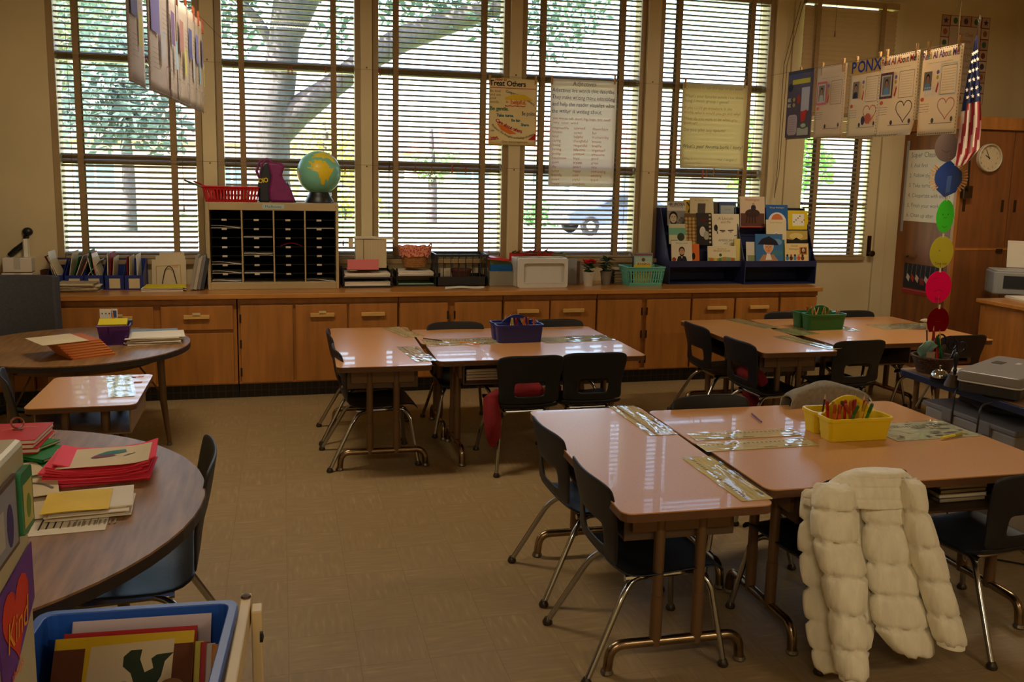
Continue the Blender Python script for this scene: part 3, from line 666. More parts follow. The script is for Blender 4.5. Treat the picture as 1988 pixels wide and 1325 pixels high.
# ------------------------------------------------------------------ desk name strips under clear laminate
def quad(pts, z):
    """four pixels (far-left, far-right, near-right, near-left) of a flat thing lying at height z -> centre, heading, width, depth"""
    P = [oz(*p, z) for p in pts]; c = sum(P, Vector()) / 4; u = (P[1] - P[0] + P[2] - P[3]) / 2; v = (P[0] - P[3] + P[1] - P[2]) / 2
    return c, atan2(u.y, u.x), u.length, abs(v.dot(Vector((-u.y, u.x, 0)).normalized()))
def strip(label, pts, base=(216, 194, 140), art=0, z=TZ, lim=None):
    c, rz, w, d = quad(pts, z); r = random.Random(label)
    t = thing('name_strip', label, 'desk strip', (c.x, c.y, z + .0008), rz, 'desk name strips')
    obj('card', MB().plate(rrect(-w / 2, -d / 2, w / 2, d / 2, .006, 3), 0, .0012), mat('strip_card_%d_%d' % (base[0], base[2]), base, .7, var=.08, scale=12), t)
    p = Print(); p.z = .0014; lw = max(w, d); sw = min(w, d); H = w >= d
    R = (lambda x, y: (x, y)) if H else (lambda x, y: (-y, x))
    def rc(x0, y0, x1, y1, col): a, b_ = R(x0, y0), R(x1, y1); p.rect(min(a[0], b_[0]), min(a[1], b_[1]), max(a[0], b_[0]), max(a[1], b_[1]), col)
    for k in range(3): rc(-lw * .46, -sw * .25 + k * sw * .16, lw * .46, -sw * .25 + k * sw * .16 + .0012, (150, 140, 110))
    for k in range(24): x = -lw * .46 + k * lw * .04; rc(x, sw * .2, x + lw * .018, sw * .3, [(120, 96, 70), (70, 90, 110), (150, 90, 70)][k % 3])
    for k in range(7): x = r.uniform(-.42, .38) * lw; rc(x, -sw * .42, x + lw * .05, -sw * .32, r.choice([(150, 130, 90), (110, 120, 130), (170, 140, 60)]))
    if art == 1:
        for k in range(26): a = R(r.uniform(-.45, .45) * lw, r.uniform(-.4, .4) * sw); p.disc(a[0], a[1], r.uniform(.006, .03), r.choice([(120, 140, 120), (150, 150, 120), (140, 120, 130), (180, 170, 120)]), r.uniform(.004, .014), 8)
    p.build('print', t)
    obj('laminate', MB().grid(lambda u, v: ((u - .5) * (w + .012), (v - .5) * (d + .012), .0034 + .0010 * sin(u * 19 + v * 7 + c.x * 5) * sin(v * 11 + u * 5)), 20, 10), FILM, t, smooth=2)
    return t
strip('clear-covered name strip running along the far half of the endways table by the yellow caddy', [(1191, 791), (1238, 789.5), (1306, 844), (1256, 848)])
strip('pale name strip with faint stickers at the near corner of the endways table', [(1324, 891), (1384, 888), (1496, 970), (1442, 975)], (216, 196, 130))
strip('glossy name strip on the far table, left of the yellow caddy', [(1336, 843), (1530, 834), (1560, 846), (1350, 857)])
strip('cream name strip on the near table, left of the yellow caddy', [(1352, 864), (1562, 851), (1590, 866), (1372, 878)], (222, 204, 150))
strip('large pale map-like mat to the right of the yellow caddy', [(1700, 826), (1832, 817), (1902, 848), (1712, 859)], (196, 196, 160), 1)
strip('small name strip at the far corner of the endways table by the blue caddy', [(758, 636), (791, 634), (805, 655), (772, 658)])
strip('shiny name strip at the near corner of the endways table by the blue caddy', [(782, 675), (816, 673), (838, 702), (797, 704)], (200, 190, 160))
strip('name strip to the left of the blue caddy, a pencil lying on it', [(818, 661), (962, 657), (972, 668), (832, 673)])
strip('name strip to the right of the blue caddy', [(1044, 656), (1170, 652), (1192, 660), (1058, 668)], (186, 186, 150))
strip('name strip at the far corner of the endways table by the green caddy', [(1418, 620), (1443, 618.5), (1502, 637), (1470, 640)], (180, 170, 120))
strip('name strip at the near corner of the endways table by the green caddy', [(1518, 653), (1541, 652), (1620, 678), (1594, 682)], (180, 170, 120))
strip('greenish name strip just left of the green caddy', [(1508, 640), (1552, 637), (1580, 650), (1536, 653)], (160, 160, 100))
strip('name strip to the right of the green caddy, a scrap of paper on it', [(1690, 632), (1790, 628), (1846, 638), (1712, 641)], (190, 180, 140), 1)
strip('name strip showing beside the right end of the green caddy', [(1622, 632), (1640, 631), (1656, 644), (1630, 645)], (190, 190, 170))
t = thing('paper_scrap', 'crumpled scrap of pale paper on the table behind the basket of pens', 'paper', oz(1798, 627, TZ))
b = MB().sphere((0, 0, .014), (.045, .03, .014), 9, 6); b.v = [(x + .006 * sin(y * 400), y, z + .004 * sin(x * 300)) for x, y, z in b.v]
obj('crumpled_sheet', b, PAPER2, t)

# ------------------------------------------------------------------ art caddies and what stands in them
def caddy(name, label, px, py, rz, col, w=.27, d=.2, h=.105):
    c = oz(px, py, TZ); t = thing(name, label, 'caddy', (c.x, c.y, TZ + .001), rz, 'pencil caddies')
    m = mat(name + '_plastic', col, .38, var=.03)
    def tub(x0, y0, x1, y1, hh, tp=.01):
        b = MB(); k = .004
        o0 = rrect(x0 + tp, y0 + tp, x1 - tp, y1 - tp, .018, 3); o1 = rrect(x0, y0, x1, y1, .022, 3); i1 = rrect(x0 + k, y0 + k, x1 - k, y1 - k, .02, 3); i0 = rrect(x0 + tp + k, y0 + tp + k, x1 - tp - k, y1 - tp - k, .016, 3); n = len(o0)
        r1 = rrect(x0 - .005, y0 - .005, x1 + .005, y1 + .005, .024, 3)
        rings = [(o0, 0), (o1, hh - .012), (r1, hh - .012), (r1, hh), (i1, hh), (i0, k)]
        vs = [(x, y, z) for R_, z in rings for x, y in R_]
        fs = [(i * n + j, i * n + (j + 1) % n, (i + 1) * n + (j + 1) % n, (i + 1) * n + j) for i in range(5) for j in range(n)] + [tuple(range(n - 1, -1, -1)), tuple(range(5 * n, 6 * n))]
        return b.add(vs, fs)
    obj('large_compartment', tub(-w / 2, -d / 2, w / 2, -.006, h), m, t)
    obj('small_compartment', tub(-w / 2, .006, -.004, d / 2, h), m, t); obj('small_compartment', tub(.004, .006, w / 2, d / 2, h), m, t)
    P = [(-w * .42, .02)] + [(-w * .40 + w * .8 * i / 16, .075 + .085 * sin(pi * min(1, max(0, i / 16))) ** .6) for i in range(17)] + [(w * .42, .02)]
    hb = MB(); M = Matrix.Translation((0, .004, 0)) @ Matrix.Rotation(pi / 2, 4, 'X')
    hb.plate(P, 0, .008, 0, M)
    hd = obj('handle', hb, m, t)
    dk = flat(tuple(int(v * .45) for v in col), .5)
    for x in (-.035, .018): obj('handle_slot', MB().box((x, -.0052, .115), (x + .018, .0055, .138)), dk, hd)
    return t, c
def in_caddy(c, rz, items):
    for kind, x, y, lean, az, col, label in items:
        dx, dy = rot2(x, y, rz); pencil(kind, (c.x + dx, c.y + dy, TZ + (.045 if kind in ('crayon', 'marker') else .012)), lean, az, col, label)
PENC = {}
def pencil(kind, loc, lean, az, col, label, L=None, group=None):
    key = (kind, col)
    L = {'pencil': .15, 'crayon': .085, 'marker': .105, 'brush': .17, 'pen': .14}[kind] if L is None else L
    t = thing(kind, label, kind, loc, 0, group or kind + 's in the caddies', (lean, 0, az))
    if kind in ('pencil', 'brush'):
        obj('shaft', MB().tube([(0, 0, 0), (0, 0, L * .84)], .0037, 6), flat(col, .45), t)
        obj('point', MB().lathe([(.0037, L * .84), (.0012, L * .97), (.0004, L)], 6), mat('bare_pencil_wood', (214, 168, 110), .7), t)
    elif kind == 'crayon':
        obj('wrapper', MB().tube([(0, 0, 0), (0, 0, L * .85)], .0042, 8), flat(col, .7), t)
        obj('tip', MB().lathe([(.0042, L * .85), (.0032, L * .87), (.0015, L)], 8), flat(tuple(int(v * .8) for v in col), .5), t)
    else:
        obj('barrel', MB().tube([(0, 0, 0), (0, 0, L * .62)], .006, 8), flat(col, .35), t)
        obj('cap', MB().lathe([(.0066, L * .62), (.0066, L * .95), (.004, L)], 8), flat(tuple(int(v * .75) for v in col), .35), t)
    return t
OR, YE, RE, GRN, PUR = (226, 104, 40), (226, 178, 40), (206, 48, 34), (60, 120, 50), (110, 70, 130)
t, c = caddy('yellow_caddy', 'yellow plastic art caddy with an arched handle', 1641, 843, -.03, (226, 196, 24), .275, .215, .092)
r = random.Random(5)
in_caddy(c, -.03, [('marker', -.10 + .012 * k, -.03 - .018 * (k % 3), r.uniform(-.45, .45), r.uniform(0, 6), [RE, OR, (220, 90, 60), RE, YE, GRN][k % 6], ('red', 'orange', 'coral', 'red', 'yellow', 'green')[k % 6] + ' marker standing in the front of the yellow caddy') for k in range(13)]
         + [('pencil', -.085, .05, .1, .4, (60, 40, 34), 'dark pencil standing in the back left of the yellow caddy')]
         + [('pencil', .05 + .02 * k, .05, .25, -1.2 + k * .5, (200, 120, 60), ('left', 'middle', 'right')[k] + ' orange pencil leaning out of the back of the yellow caddy') for k in range(3)])
t, c = caddy('blue_caddy', 'dark blue plastic art caddy full of pencils', 1002, 661, .04, (24, 30, 110), .29, .2, .11)
in_caddy(c, .04, [('marker', -.06 + .03 * k, -.045 - .012 * (k % 2), r.uniform(-.25, .25), r.uniform(0, 6), [YE, (230, 200, 120), RE, OR, (200, 90, 50), OR][k % 6], ('yellow', 'pale yellow', 'red', 'orange', 'rust', 'orange')[k] + ' marker standing in the front of the blue caddy') for k in range(6)]
         + [('pencil', .085 + .008 * k, -.02, .5, -1.5, (214, 150, 60), ('steepest', 'middle', 'outermost')[k] + ' yellow pencil leaning out of the right end of the blue caddy') for k in range(3)]
         + [('pencil', -.03 + .02 * k, .05, .1, k, (196, 160, 90), ('first', 'second', 'third', 'last')[k] + ' yellow pencil from the left in the back of the blue caddy') for k in range(4)] + [('pencil', -.105, .05, .35, 1.5, (150, 130, 110), 'thin grey brush leaning out of the left of the blue caddy')])
t, c = caddy('green_caddy', 'green plastic art caddy bristling with orange pencils', 1588, 637, .05, (32, 98, 38), .30, .21, .11)
in_caddy(c, .05, [('pencil', -.09 + .019 * k, -.05 + .02 * (k % 3), r.uniform(-.45, .45), r.uniform(0, 6), [(210, 130, 60), (220, 140, 70), (170, 110, 60)][k % 3], ('tan-orange', 'bright orange', 'brown')[k % 3] + ' pencil standing in the %s of the green caddy' % ('front', 'middle', 'back')[k % 3]) for k in range(11)]
         + [('marker', -.05 + .04 * k, .05, r.uniform(-.3, .3), r.uniform(0, 6), [OR, (230, 120, 60)][k % 2], ('first', 'second', 'last')[k] + ' orange marker from the left in the back of the green caddy') for k in range(3)])
def lying(kind, a, b, z, col, label, L=None):
    A, B = oz(*a, z), oz(*b, z); d = B - A; L = L or d.length
    return pencil(kind, (A.x, A.y, z + .0058), pi / 2, atan2(d.y, d.x) + pi / 2, col, label, L, 'loose pencils')
lying('pencil', (1478, 822), (1456, 803), TZ, PUR, 'purple pencil lying on the far table of the yellow caddy cluster')
lying('pencil', (932, 671), (886, 665), TZ + .004, (216, 140, 60), 'yellow pencil lying on the name strip left of the blue caddy')
lying('pencil', (822, 659), (866, 665), TZ + .004, (70, 50, 40), 'dark pencil lying across the left end of a name strip')
lying('marker', (1828, 853), (1868, 845), TZ + .004, (226, 214, 70), 'yellow highlighter lying on the map-like mat')
# ------------------------------------------------------------------ long run of base cabinets under the windows
CF, CZ = 6.36, .757            # front edge and height of the worktop
FY = 6.40                      # face of the cabinet doors
t = tag(obj('worktop', MB().box((XL, CF, CZ - .034), (4.275, WY - .002, CZ)), OAKTOP, bevel=.004), 'long honey-coloured wooden worktop under the windows', 'worktop')
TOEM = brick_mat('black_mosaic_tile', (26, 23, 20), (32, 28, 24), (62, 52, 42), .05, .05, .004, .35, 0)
def xf(px, y=FY): return oy(px, 640, y).x
def cabinet(label, px0, px1, fronts, gx=.004):
    """fronts: (px0, px1, handle px or None, drawer?, hinge side)"""
    x0, x1 = px0 if isinstance(px0, float) else xf(px0), px1 if isinstance(px1, float) else xf(px1); t = thing('base_cabinet', label, 'cabinet', (x0, FY, 0), group='birch base cabinets')
    W = x1 - x0; z0, z1 = .115, .672
    obj('body', MB().box((.001, .02, z0), (W - .001, WY - FY - .004, CZ - .036)).box((.001, .0, z0), (W - .001, .02, z0 + .012)).box((.001, .002, z1 + .012), (W - .001, .02, CZ - .036)), OAK, t)
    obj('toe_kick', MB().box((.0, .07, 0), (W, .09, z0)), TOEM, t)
    for a, b_, h, dr, hs in fronts:
        a, b_ = (a if isinstance(a, float) else xf(a)) - x0, (b_ if isinstance(b_, float) else xf(b_)) - x0
        parts = [('drawer', .505, z1), ('door', z0 + .006, .48)] if dr else [('door', z0 + .006, z1)]
        for n, c, e in parts:
            d = obj(n, MB().box((a + gx, -.004, c), (b_ - gx, .018, e)), OAK, t, bevel=.003)
            if h and (n == 'drawer' or not dr):
                hx = xf(h) - x0
                hd = obj('handle', MB().box((hx - .084, -.03, .585), (hx + .084, -.012, .613)).box((hx - .07, -.014, .592), (hx - .05, -.003, .606)).box((hx + .05, -.014, .592), (hx + .07, -.003, .606)), HANDLE, d, bevel=.003)
            if hs and n == 'door':
                for zz in ((.2, .4, .58) if not dr else (.2, .42)):
                    sx = a + gx if hs < 0 else b_ - gx
                    obj('hinge', MB().box((sx - .006, -.008, zz - .03), (sx + .006, -.003, zz + .03)), mat('dark_hinge', (52, 38, 24), .5, metal=.5), d)
    return t
cabinet('first base cabinet behind the round table, two drawers over two doors', -1.60, 460, [(-1.53, 300, 233, 1, 0), (312, 454, 383, 1, 0)])
cabinet('base cabinet left of the blue caddy tables, one plain door and two with pulls', 462, 773, [(466, 570, None, 0, -1), (573, 675, 626, 0, 0), (677, 772, 724, 0, 0)])
cabinet('base cabinet with two plain doors behind the blue caddy tables', 774, 975, [(775, 870, None, 0, 1), (881, 974, None, 0, -1)])
cabinet('base cabinet with two pulls behind the blue caddy', 976, 1157, [(977, 1066, 1023, 0, 0), (1067, 1156, 1111, 0, 0)])
cabinet('base cabinet with two plain doors and dark hinges, right of the blue caddy tables', 1158, 1340, [(1158, 1245, None, 0, 1), (1253, 1339, None, 0, -1)])
cabinet('base cabinet with two pulls behind the green caddy tables', 1341, 1509, [(1341, 1423, 1387, 0, 0), (1425, 1508, 1469, 0, 0)])
cabinet('narrow base cabinet closing the run beside the door', 1510, 4.255, [(1511, 4.252, None, 0, 0)])
cabinet('base cabinet in the left corner behind the grey office chair', XL + .01, -1.605, [(-2.55, -1.61, None, 0, 0)])
for k, px in enumerate((233, 383, 626)):      # little paper tags above some pulls
    x = xf(px); t = tag(obj('paper_tag', MB().cbox((x, FY - .036, .622), (.05, .002, .016)), flat((210, 190, 140), .8)), 'small paper tag on the wooden pull of the %s drawer or door' % ('first', 'second', 'third')[k], 'tag', 'pull tags')
    t.location = (0, 0, 0)

# ------------------------------------------------------------------ on the worktop
def at(px, py=None, y=None):
    """a spot on the worktop: under pixel px at base row py, or at depth y"""
    return oz(px, py, CZ) if y is None else oy(px, 560, y)
def upright(x0, x1, ytop, ybase, z=CZ):
    """pixel box of something standing on the worktop -> x centre, depth, width, height"""
    a, b_ = oz(x0, ybase, z), oz(x1, ybase, z); y = (a.y + b_.y) / 2; top = oy((x0 + x1) / 2, ytop, y)
    return (a.x + b_.x) / 2, y, b_.x - a.x, top.z - z

# pigeon-hole mail sorter
x, y, w, h = upright(405, 659, 394, 562)
t = thing('mail_sorter', 'tan steel mail sorter with four columns of black pigeonholes', 'mail sorter', (x, y, CZ)); D = .30
fr = MB().box((-w / 2, 0, 0), (-w / 2 + .02, D, h)).box((w / 2 - .02, 0, 0), (w / 2, D, h)).box((-w / 2 + .02, 0, 0), (w / 2 - .02, D, .05)).box((-w / 2 + .02, 0, h - .055), (w / 2 - .02, D, h)).box((-w / 2 + .02, D - .01, .05), (w / 2 - .02, D, h - .055))
obj('frame', fr, STEEL, t, bevel=.003)
obj('backing', MB().box((-w / 2 + .02, D - .016, .05), (w / 2 - .02, D - .0105, h - .055)), flat((14, 13, 13), .8), t)
cw = (w - .04) / 4
for k in range(1, 4): obj('divider', MB().box((-w / 2 + .02 + cw * k - .005, .004, .05), (-w / 2 + .02 + cw * k + .005, D - .016, h - .055)), STEEL, t)
rh = (h - .105) / 8; TAGM = flat((196, 184, 160), .7); SHM = flat((18, 17, 18), .6)
for c_ in range(4):
    for k in range(1, 8):
        s = obj('shelf', MB().box((-w / 2 + .025 + cw * c_, .008, .05 + rh * k - .004), (-w / 2 + .015 + cw * (c_ + 1), D - .016, .05 + rh * k)), SHM, t)
        obj('name_tag', MB().cbox((-w / 2 + .02 + cw * (c_ + .5) - .01, .006, .05 + rh * k - .004), (.034, .003, .013)), TAGM, s)
p = Print(); p.rect(-.075, -.016, .075, .016, (170, 190, 180)).text(0, -.009, 'Mailboxes', .02, (60, 90, 90), center=True); p.build('sign', t, (0, -.001, h - .027), (pi / 2, 0, 0))
SORT = (x, y, w, h)
r = random.Random(3)
for c_, k, n, lab in ((0, 1, 2, 'top left'), (0, 6, 2, ''), (1, 2, 1, ''), (1, 4, 3, ''), (1, 6, 1, ''), (3, 1, 1, ''), (3, 7, 2, ''), (0, 5, 2, ''), (0, 7, 3, '')):
    X = x - w / 2 + .02 + cw * (c_ + .5); Z = CZ + h - .055 - rh * (k + 1) + .003
    if k == 7: Z = CZ + .053
    for q in range(n):
        o = tag(obj('mail_sheet', MB().sheet(lambda u, v: ((u - .5) * (cw - .02), v * .2, .006 * q + .012 * sin(u * 3 + q) * (1 - v) * (q % 2)), 5, 3, .0012), WHITEP, None, (X, y + .012, Z)), 'white sheets lying in column %s, row %s of the mail sorter' % ('one two three four'.split()[c_], 'one two three four five six seven eight'.split()[k]) if n == 1 else '%s white sheet in column %s, row %s of the mail sorter' % (('lowest', 'middle', 'uppermost')[q], 'one two three four'.split()[c_], 'one two three four five six seven eight'.split()[k]), 'paper', 'mail in the sorter')
X = x - w / 2 + .02 + cw * 2.55; o = tag(obj('red_folder', MB().sheet(lambda u, v: ((u - .5) * .15, v * .2, .022 * sin(pi * u)), 8, 3, .003), flat((120, 16, 22), .6), None, (X, y + .012, CZ + h - .055 - rh * 4 + .004)), 'dark red bent folder in the third column of the mail sorter', 'folder')

# on top of the sorter
TOPZ = CZ + h
def crate_basket(name, label, cat, loc, rz, w, d, h, m, tp=.02, nx=12, nz=1, bar=.006, band=.3, group=None):
    """open basket: solid bottom, flared lattice sides and a rim"""
    t = thing(name, label, cat, loc, rz, group)
    obj('base', MB().box((-w / 2 + tp, -d / 2 + tp, 0), (w / 2 - tp, d / 2 - tp, .006)), m, t)
    def P(sx, sy, z): k = tp * (1 - z / h); return Vector((sx * (w / 2 - k), sy * (d / 2 - k), z))
    for (ax, ay, bx, by) in ((-1, -1, 1, -1), (1, -1, 1, 1), (1, 1, -1, 1), (-1, 1, -1, -1)):
        b = MB(); n = nx if ay == by else max(3, int(nx * d / w))
        nrm = Vector((0, -1, 0)) if ay == by == -1 else Vector((0, 1, 0)) if ay == by else Vector((bx, 0, 0))
        def quad_(p0, p1, p2, p3):
            q = [p0, p1, p2, p3] + [v - nrm * .004 for v in (p0, p1, p2, p3)]
            b.add(q, [(0, 1, 2, 3), (7, 6, 5, 4), (0, 4, 5, 1), (1, 5, 6, 2), (2, 6, 7, 3), (3, 7, 4, 0)])
        L = lambda u, z: P(ax, ay, z).lerp(P(bx, by, z), u)
        quad_(L(0, 0), L(1, 0), L(1, h * band * .5), L(0, h * band * .5)); quad_(L(0, h * (1 - band * .6)), L(1, h * (1 - band * .6)), L(1, h), L(0, h))
        for k in range(n + 1): u0, u1 = max(0, k / n - bar / w), min(1, k / n + bar / w); quad_(L(u0, 0), L(u1, 0), L(u1, h), L(u0, h))
        for k in range(1, nz): z = h * k / nz; quad_(L(0, z - bar / 2), L(1, z - bar / 2), L(1, z + bar / 2), L(0, z + bar / 2))
        obj('side', b, m, t)
    rim = MB().tube([P(-1, -1, h), P(1, -1, h), P(1, 1, h), P(-1, 1, h), P(-1, -1, h)], .005, 6); obj('rim', rim, m, t)
    return t
X0 = oy(450, 385, y + .1).x
crate_basket('red_basket', 'red slotted plastic basket on top of the mail sorter', 'basket', (X0, y + .11, TOPZ + .0005), 0, .385, .2, .105, mat('red_plastic', (190, 24, 30), .4, var=.04), nx=16)
for k, (dx, az, L) in enumerate(((-.19, 1.25, .2), (-.12, 1.0, .18))):
    pencil('marker', (X0 - .08 + dx * .3, y + .1 + k * .04, TOPZ + .075), -1.2, az * 1.2 - .2 + .1, [(30, 90, 60), (190, 40, 60)][k], ['dark green marker sticking out of the red basket', 'pink marker lying on the red basket'][k], L, 'markers in the red basket')
for k in range(5):
    tag(obj('craft_sheet', MB().cbox((X0 + .03 - k * .012, y + .11, TOPZ + .09 + .004 * k), (.22, .15, .0015)), [WHITEP, PAPER2][k % 2]), '%s pale sheet lying across the red basket' % ('lowest second third fourth uppermost'.split()[k]), 'paper', 'sheets on the red basket')
# tote bag
X1 = oy(534, 385, y + .12).x; t = thing('tote_bag', 'purple and black tote bag slumped on the mail sorter', 'bag', (X1, y + .13, TOPZ))
PUP = mat('plum_nylon', (120, 24, 92), .5, var=.15, scale=20, bump=.5, bscale=18); BKC = mat('charcoal_nylon', (40, 40, 46), .7, var=.1, bump=.3)
b = MB().plate([(-.04, 0), (.145, 0), (.115, .09), (.05, .19), (.075, .27), (.03, .285), (-.055, .29), (-.03, .19), (-.05, .08)], -.055, .055, M=Matrix.Rotation(pi / 2, 4, 'X')); obj('body', b, PUP, t, bevel=.02, smooth=True)
b = MB().plate([(-.115, 0), (-.03, 0), (-.04, .08), (-.02, .19), (-.045, .285), (-.09, .24), (-.118, .12)], -.05, .057, M=Matrix.Rotation(pi / 2, 4, 'X')); sp = obj('side_panel', b, BKC, t, bevel=.016, smooth=True)
p = Print(); p.text(-.005, 0, 'OIO', .034, (226, 196, 30), bold=True, sx=.8, rot=.15); p.build('lettering', sp, (-.105, -.061, .135), (pi / 2, 0, 0))
b = MB().plate([(.10, .005), (.15, 0), (.10, .12), (.085, .16)], -.058, .0, M=Matrix.Rotation(pi / 2, 4, 'X')); obj('gusset', b, BKC, t)
obj('strap', MB().tube([(-.1, .0, .16), (-.125, .0, .22), (-.1, .0, .29), (-.05, .0, .31), (-.02, 0, .285)], .009, 8), PUP, t, smooth=True); obj('strap', MB().tube([(-.1, -.03, .2), (-.085, -.03, .27), (-.06, -.03, .3)], .007, 8), PUP, t, smooth=True)
# globe
X2 = oy(620, 385, y + .15).x; R = .158
t = thing('globe', 'school globe in pale sea-green and yellow on a black foot', 'globe', (X2, y + .16, TOPZ))
GM = bpy.data.materials.new('globe_map'); GM.use_nodes = True; nt = GM.node_tree; bs = nt.nodes['Principled BSDF']; bs.inputs['Base Color'].default_value = (*srgb((120, 186, 160)), 1); bs.inputs['Roughness'].default_value = .3
gb = obj('sphere', MB().sphere((0, 0, 0), R, 40, 26), GM, t, (0, 0, .07 + R * .94), smooth=2)
def patch(lonlat, col, k=1.004):
    """a landmass: outline in degrees about the facing side, draped on the sphere"""
    n = len(lonlat); cx = sum(a for a, _ in lonlat) / n; cy = sum(b_ for _, b_ in lonlat) / n; vs = []; fs = []; NR = 7
    for i in range(NR + 1):
        f_ = i / NR
        for a, b_ in lonlat:
            lo, la = radians(cx + (a - cx) * f_), radians(cy + (b_ - cy) * f_); vs.append((R * k * cos(la) * sin(lo), -R * k * cos(la) * cos(lo), R * k * sin(la)))
    for i in range(NR):
        for j in range(n): fs.append((i * n + j, (i + 1) * n + j, (i + 1) * n + (j + 1) % n, i * n + (j + 1) % n))
    obj('continent', MB().add(vs, fs), flat(col, .35), gb)
patch([(-34, 30), (-16, 36), (2, 36), (18, 31), (26, 18), (40, 12), (34, 2), (27, -8), (24, -20), (12, -33), (4, -32), (-2, -14), (-6, 2), (-20, 5), (-34, 12)], (222, 190, 40))
patch([(-28, 42), (-24, 56), (-8, 62), (10, 70), (40, 70), (80, 62), (84, 40), (62, 26), (44, 28), (36, 40), (12, 40), (-10, 44)], (226, 200, 60))
patch([(-84, 8), (-66, 4), (-58, -10), (-66, -32), (-80, -40), (-88, -10)], (206, 130, 50))
obj('foot', MB().lathe([(.105, 0), (.105, .012), (.082, .05), (.07, .078), (.055, .078)], 28), BLACKP, t, smooth=True)

# blue magazine files with papers
BLUEB = mat('royal_blue_plastic', (26, 44, 120), .42, var=.04)
FILES = [(93, 123), (127, 163), (165, 201), (205, 241), (243, 279)]
names = ['first', 'second', 'third', 'fourth', 'fifth']
for k, (a, c_) in enumerate(FILES):
    x, y, w, h = upright(a, c_, 535, 563); D = .24; H2 = .2
    t = thing('magazine_file', 'blue plastic magazine file, %s from the left wall end of the row' % names[k], 'magazine file', (x, y, CZ), group='blue magazine files')
    M = Matrix.Rotation(pi / 2, 4, 'Z') @ Matrix.Rotation(pi / 2, 4, 'X')
    b = MB()
    for s in (-1, 1): b.plate([(0, 0), (D, 0), (D, H2), (D * .72, H2), (0, h)], -.0015, .0015, M=Matrix.Translation((s * (w / 2 - .002), 0, 0)) @ M)
    b.box((-w / 2, -.001, 0), (w / 2, .003, h)).box((-w / 2, D - .003, 0), (w / 2, D, H2)).box((-w / 2, 0, 0), (w / 2, D, .004))
    obj('shell', b, BLUEB, t)
    if k >= 2 or k == 1: obj('label_card', MB().box((-w * .28, -.0035, h * .1), (w * .3, -.0012, h * .78)), flat((208, 192, 150), .8), t)
    rr = random.Random(k)
    for q in range(6 if k < 3 else 3):
        lean = [-.5, .55, -.3, .12, .1][k] + rr.uniform(-.12, .12); cc = [WHITEP, PAPER2, flat((40, 110, 60), .7), WHITEP, flat((150, 40, 50), .7), PAPER2][(q + k) % 6]
        hh = .235 + rr.uniform(-.02, .035); o = tag(obj('folder', MB().box((-.0016, 0, 0), (.0016, .2, hh)), cc, None, (x + (q - 2) * w * .11 + (-.02 if lean > 0 else .02), y + .015, CZ + .007)), 'paper folder %s in the %s blue magazine file' % ('one two three four five six'.split()[q], names[k]), 'folder', 'papers in the blue files')
        o.rotation_euler = (0, lean * (.35 + .13 * q), 0)
# loose papers in front
def stack(name, label, loc, rz, w, d, n, th, mats_, jit=.01, seed=1, cat='paper stack', lift=0):
    """a pile: every sheet or booklet its own child"""
    t = thing(name, label, cat, loc, rz); rr = random.Random(seed)
    for k in range(n):
        o = obj('sheet', MB().sheet(lambda u, v: ((u - .5) * w, (v - .5) * d, lift * (k / n) * (abs(2 * u - 1) ** 3)), 6, 2, th * .92), mats_[k % len(mats_)], t, (rr.uniform(-jit, jit), rr.uniform(-jit, jit), th * (k + 1)))
        o.rotation_euler = (0, 0, rr.uniform(-jit, jit) * 4)
    return t
NEWS = mat('newsprint_grey', (170, 156, 130), .9, var=.25, scale=30, stretch=(1, 6, 1))
p = oz(150, 568, CZ); stack('paper_pile', 'messy pile of grey and white papers in front of the blue files', (p.x, p.y + .1, CZ), 0, .24, .2, 9, .007, [NEWS, WHITEP, NEWS, PAPER2], .02, 2)
p = oz(316, 566, CZ); stack('paper_pile', 'pile of white papers with a yellow top sheet before the white paper rack', (p.x, p.y + .1, CZ), .05, .27, .2, 7, .004, [WHITEP, WHITEP, PAPER2, WHITEP, WHITEP, WHITEP, flat((220, 200, 50), .8)], .012, 4)
# white papers held by a wire book end
x, y, w, h = upright(281, 372, 492, 558)
t = thing('wire_book_end', 'black arched wire book end holding white papers', 'book end', (x, y + .085, CZ))
obj('arch', MB().tube(arc3([(-.052, 0, .005), (-.028, 0, .12), (0, 0, .15), (.028, 0, .12), (.052, 0, .005)], .04, 5), .003, 6), BLACKP, t); obj('base_wire', MB().tube([(-.052, 0, .004), (-.052, .1, .004), (.052, .1, .004), (.052, 0, .004)], .003, 6), BLACKP, t)
for k in range(5):
    o = tag(obj('card_folder', MB().box((-.12 + .012 * k, 0, 0), (.115 - .004 * k, .003, .19 - .02 * (k % 2) + .012 * k)), [PAPER2, WHITEP][k % 2], None, (x, y + .092 + .012 * k, CZ + .001)), '%s white card standing behind the arched wire book end' % ('front', 'second', 'third', 'fourth', 'rearmost')[k], 'card', 'cards in the wire book end'); o.rotation_euler = (-.1, 0, 0)
p = Print(); p.line([(-.09, 0), (-.09, .14), (.075, .15), (.08, 0)], .004, (190, 150, 60)).rect(0, .13, .06, .145, (220, 170, 130)); o = p.build('drawn_border', bpy.data.objects['card_folder'], (0, -.001, 0), (pi / 2, 0, 0))
for k in range(4):
    a = at(378 + k * 7, y=6.62); o = tag(obj('binder', MB().box((-.011, 0, 0), (.011, .22, .235 - .012 * (k % 2))), [flat((150, 142, 128), .7), flat((176, 166, 148), .7), flat((120, 116, 112), .7), flat((60, 62, 66), .6)][k], None, (a.x - .02, 6.58, CZ + .008)), '%s slim binder leaning against the left side of the mail sorter' % ('first pale', 'second pale', 'third grey', 'dark')[k], 'binder', 'binders by the mail sorter'); o.rotation_euler = (0, .2, 0)

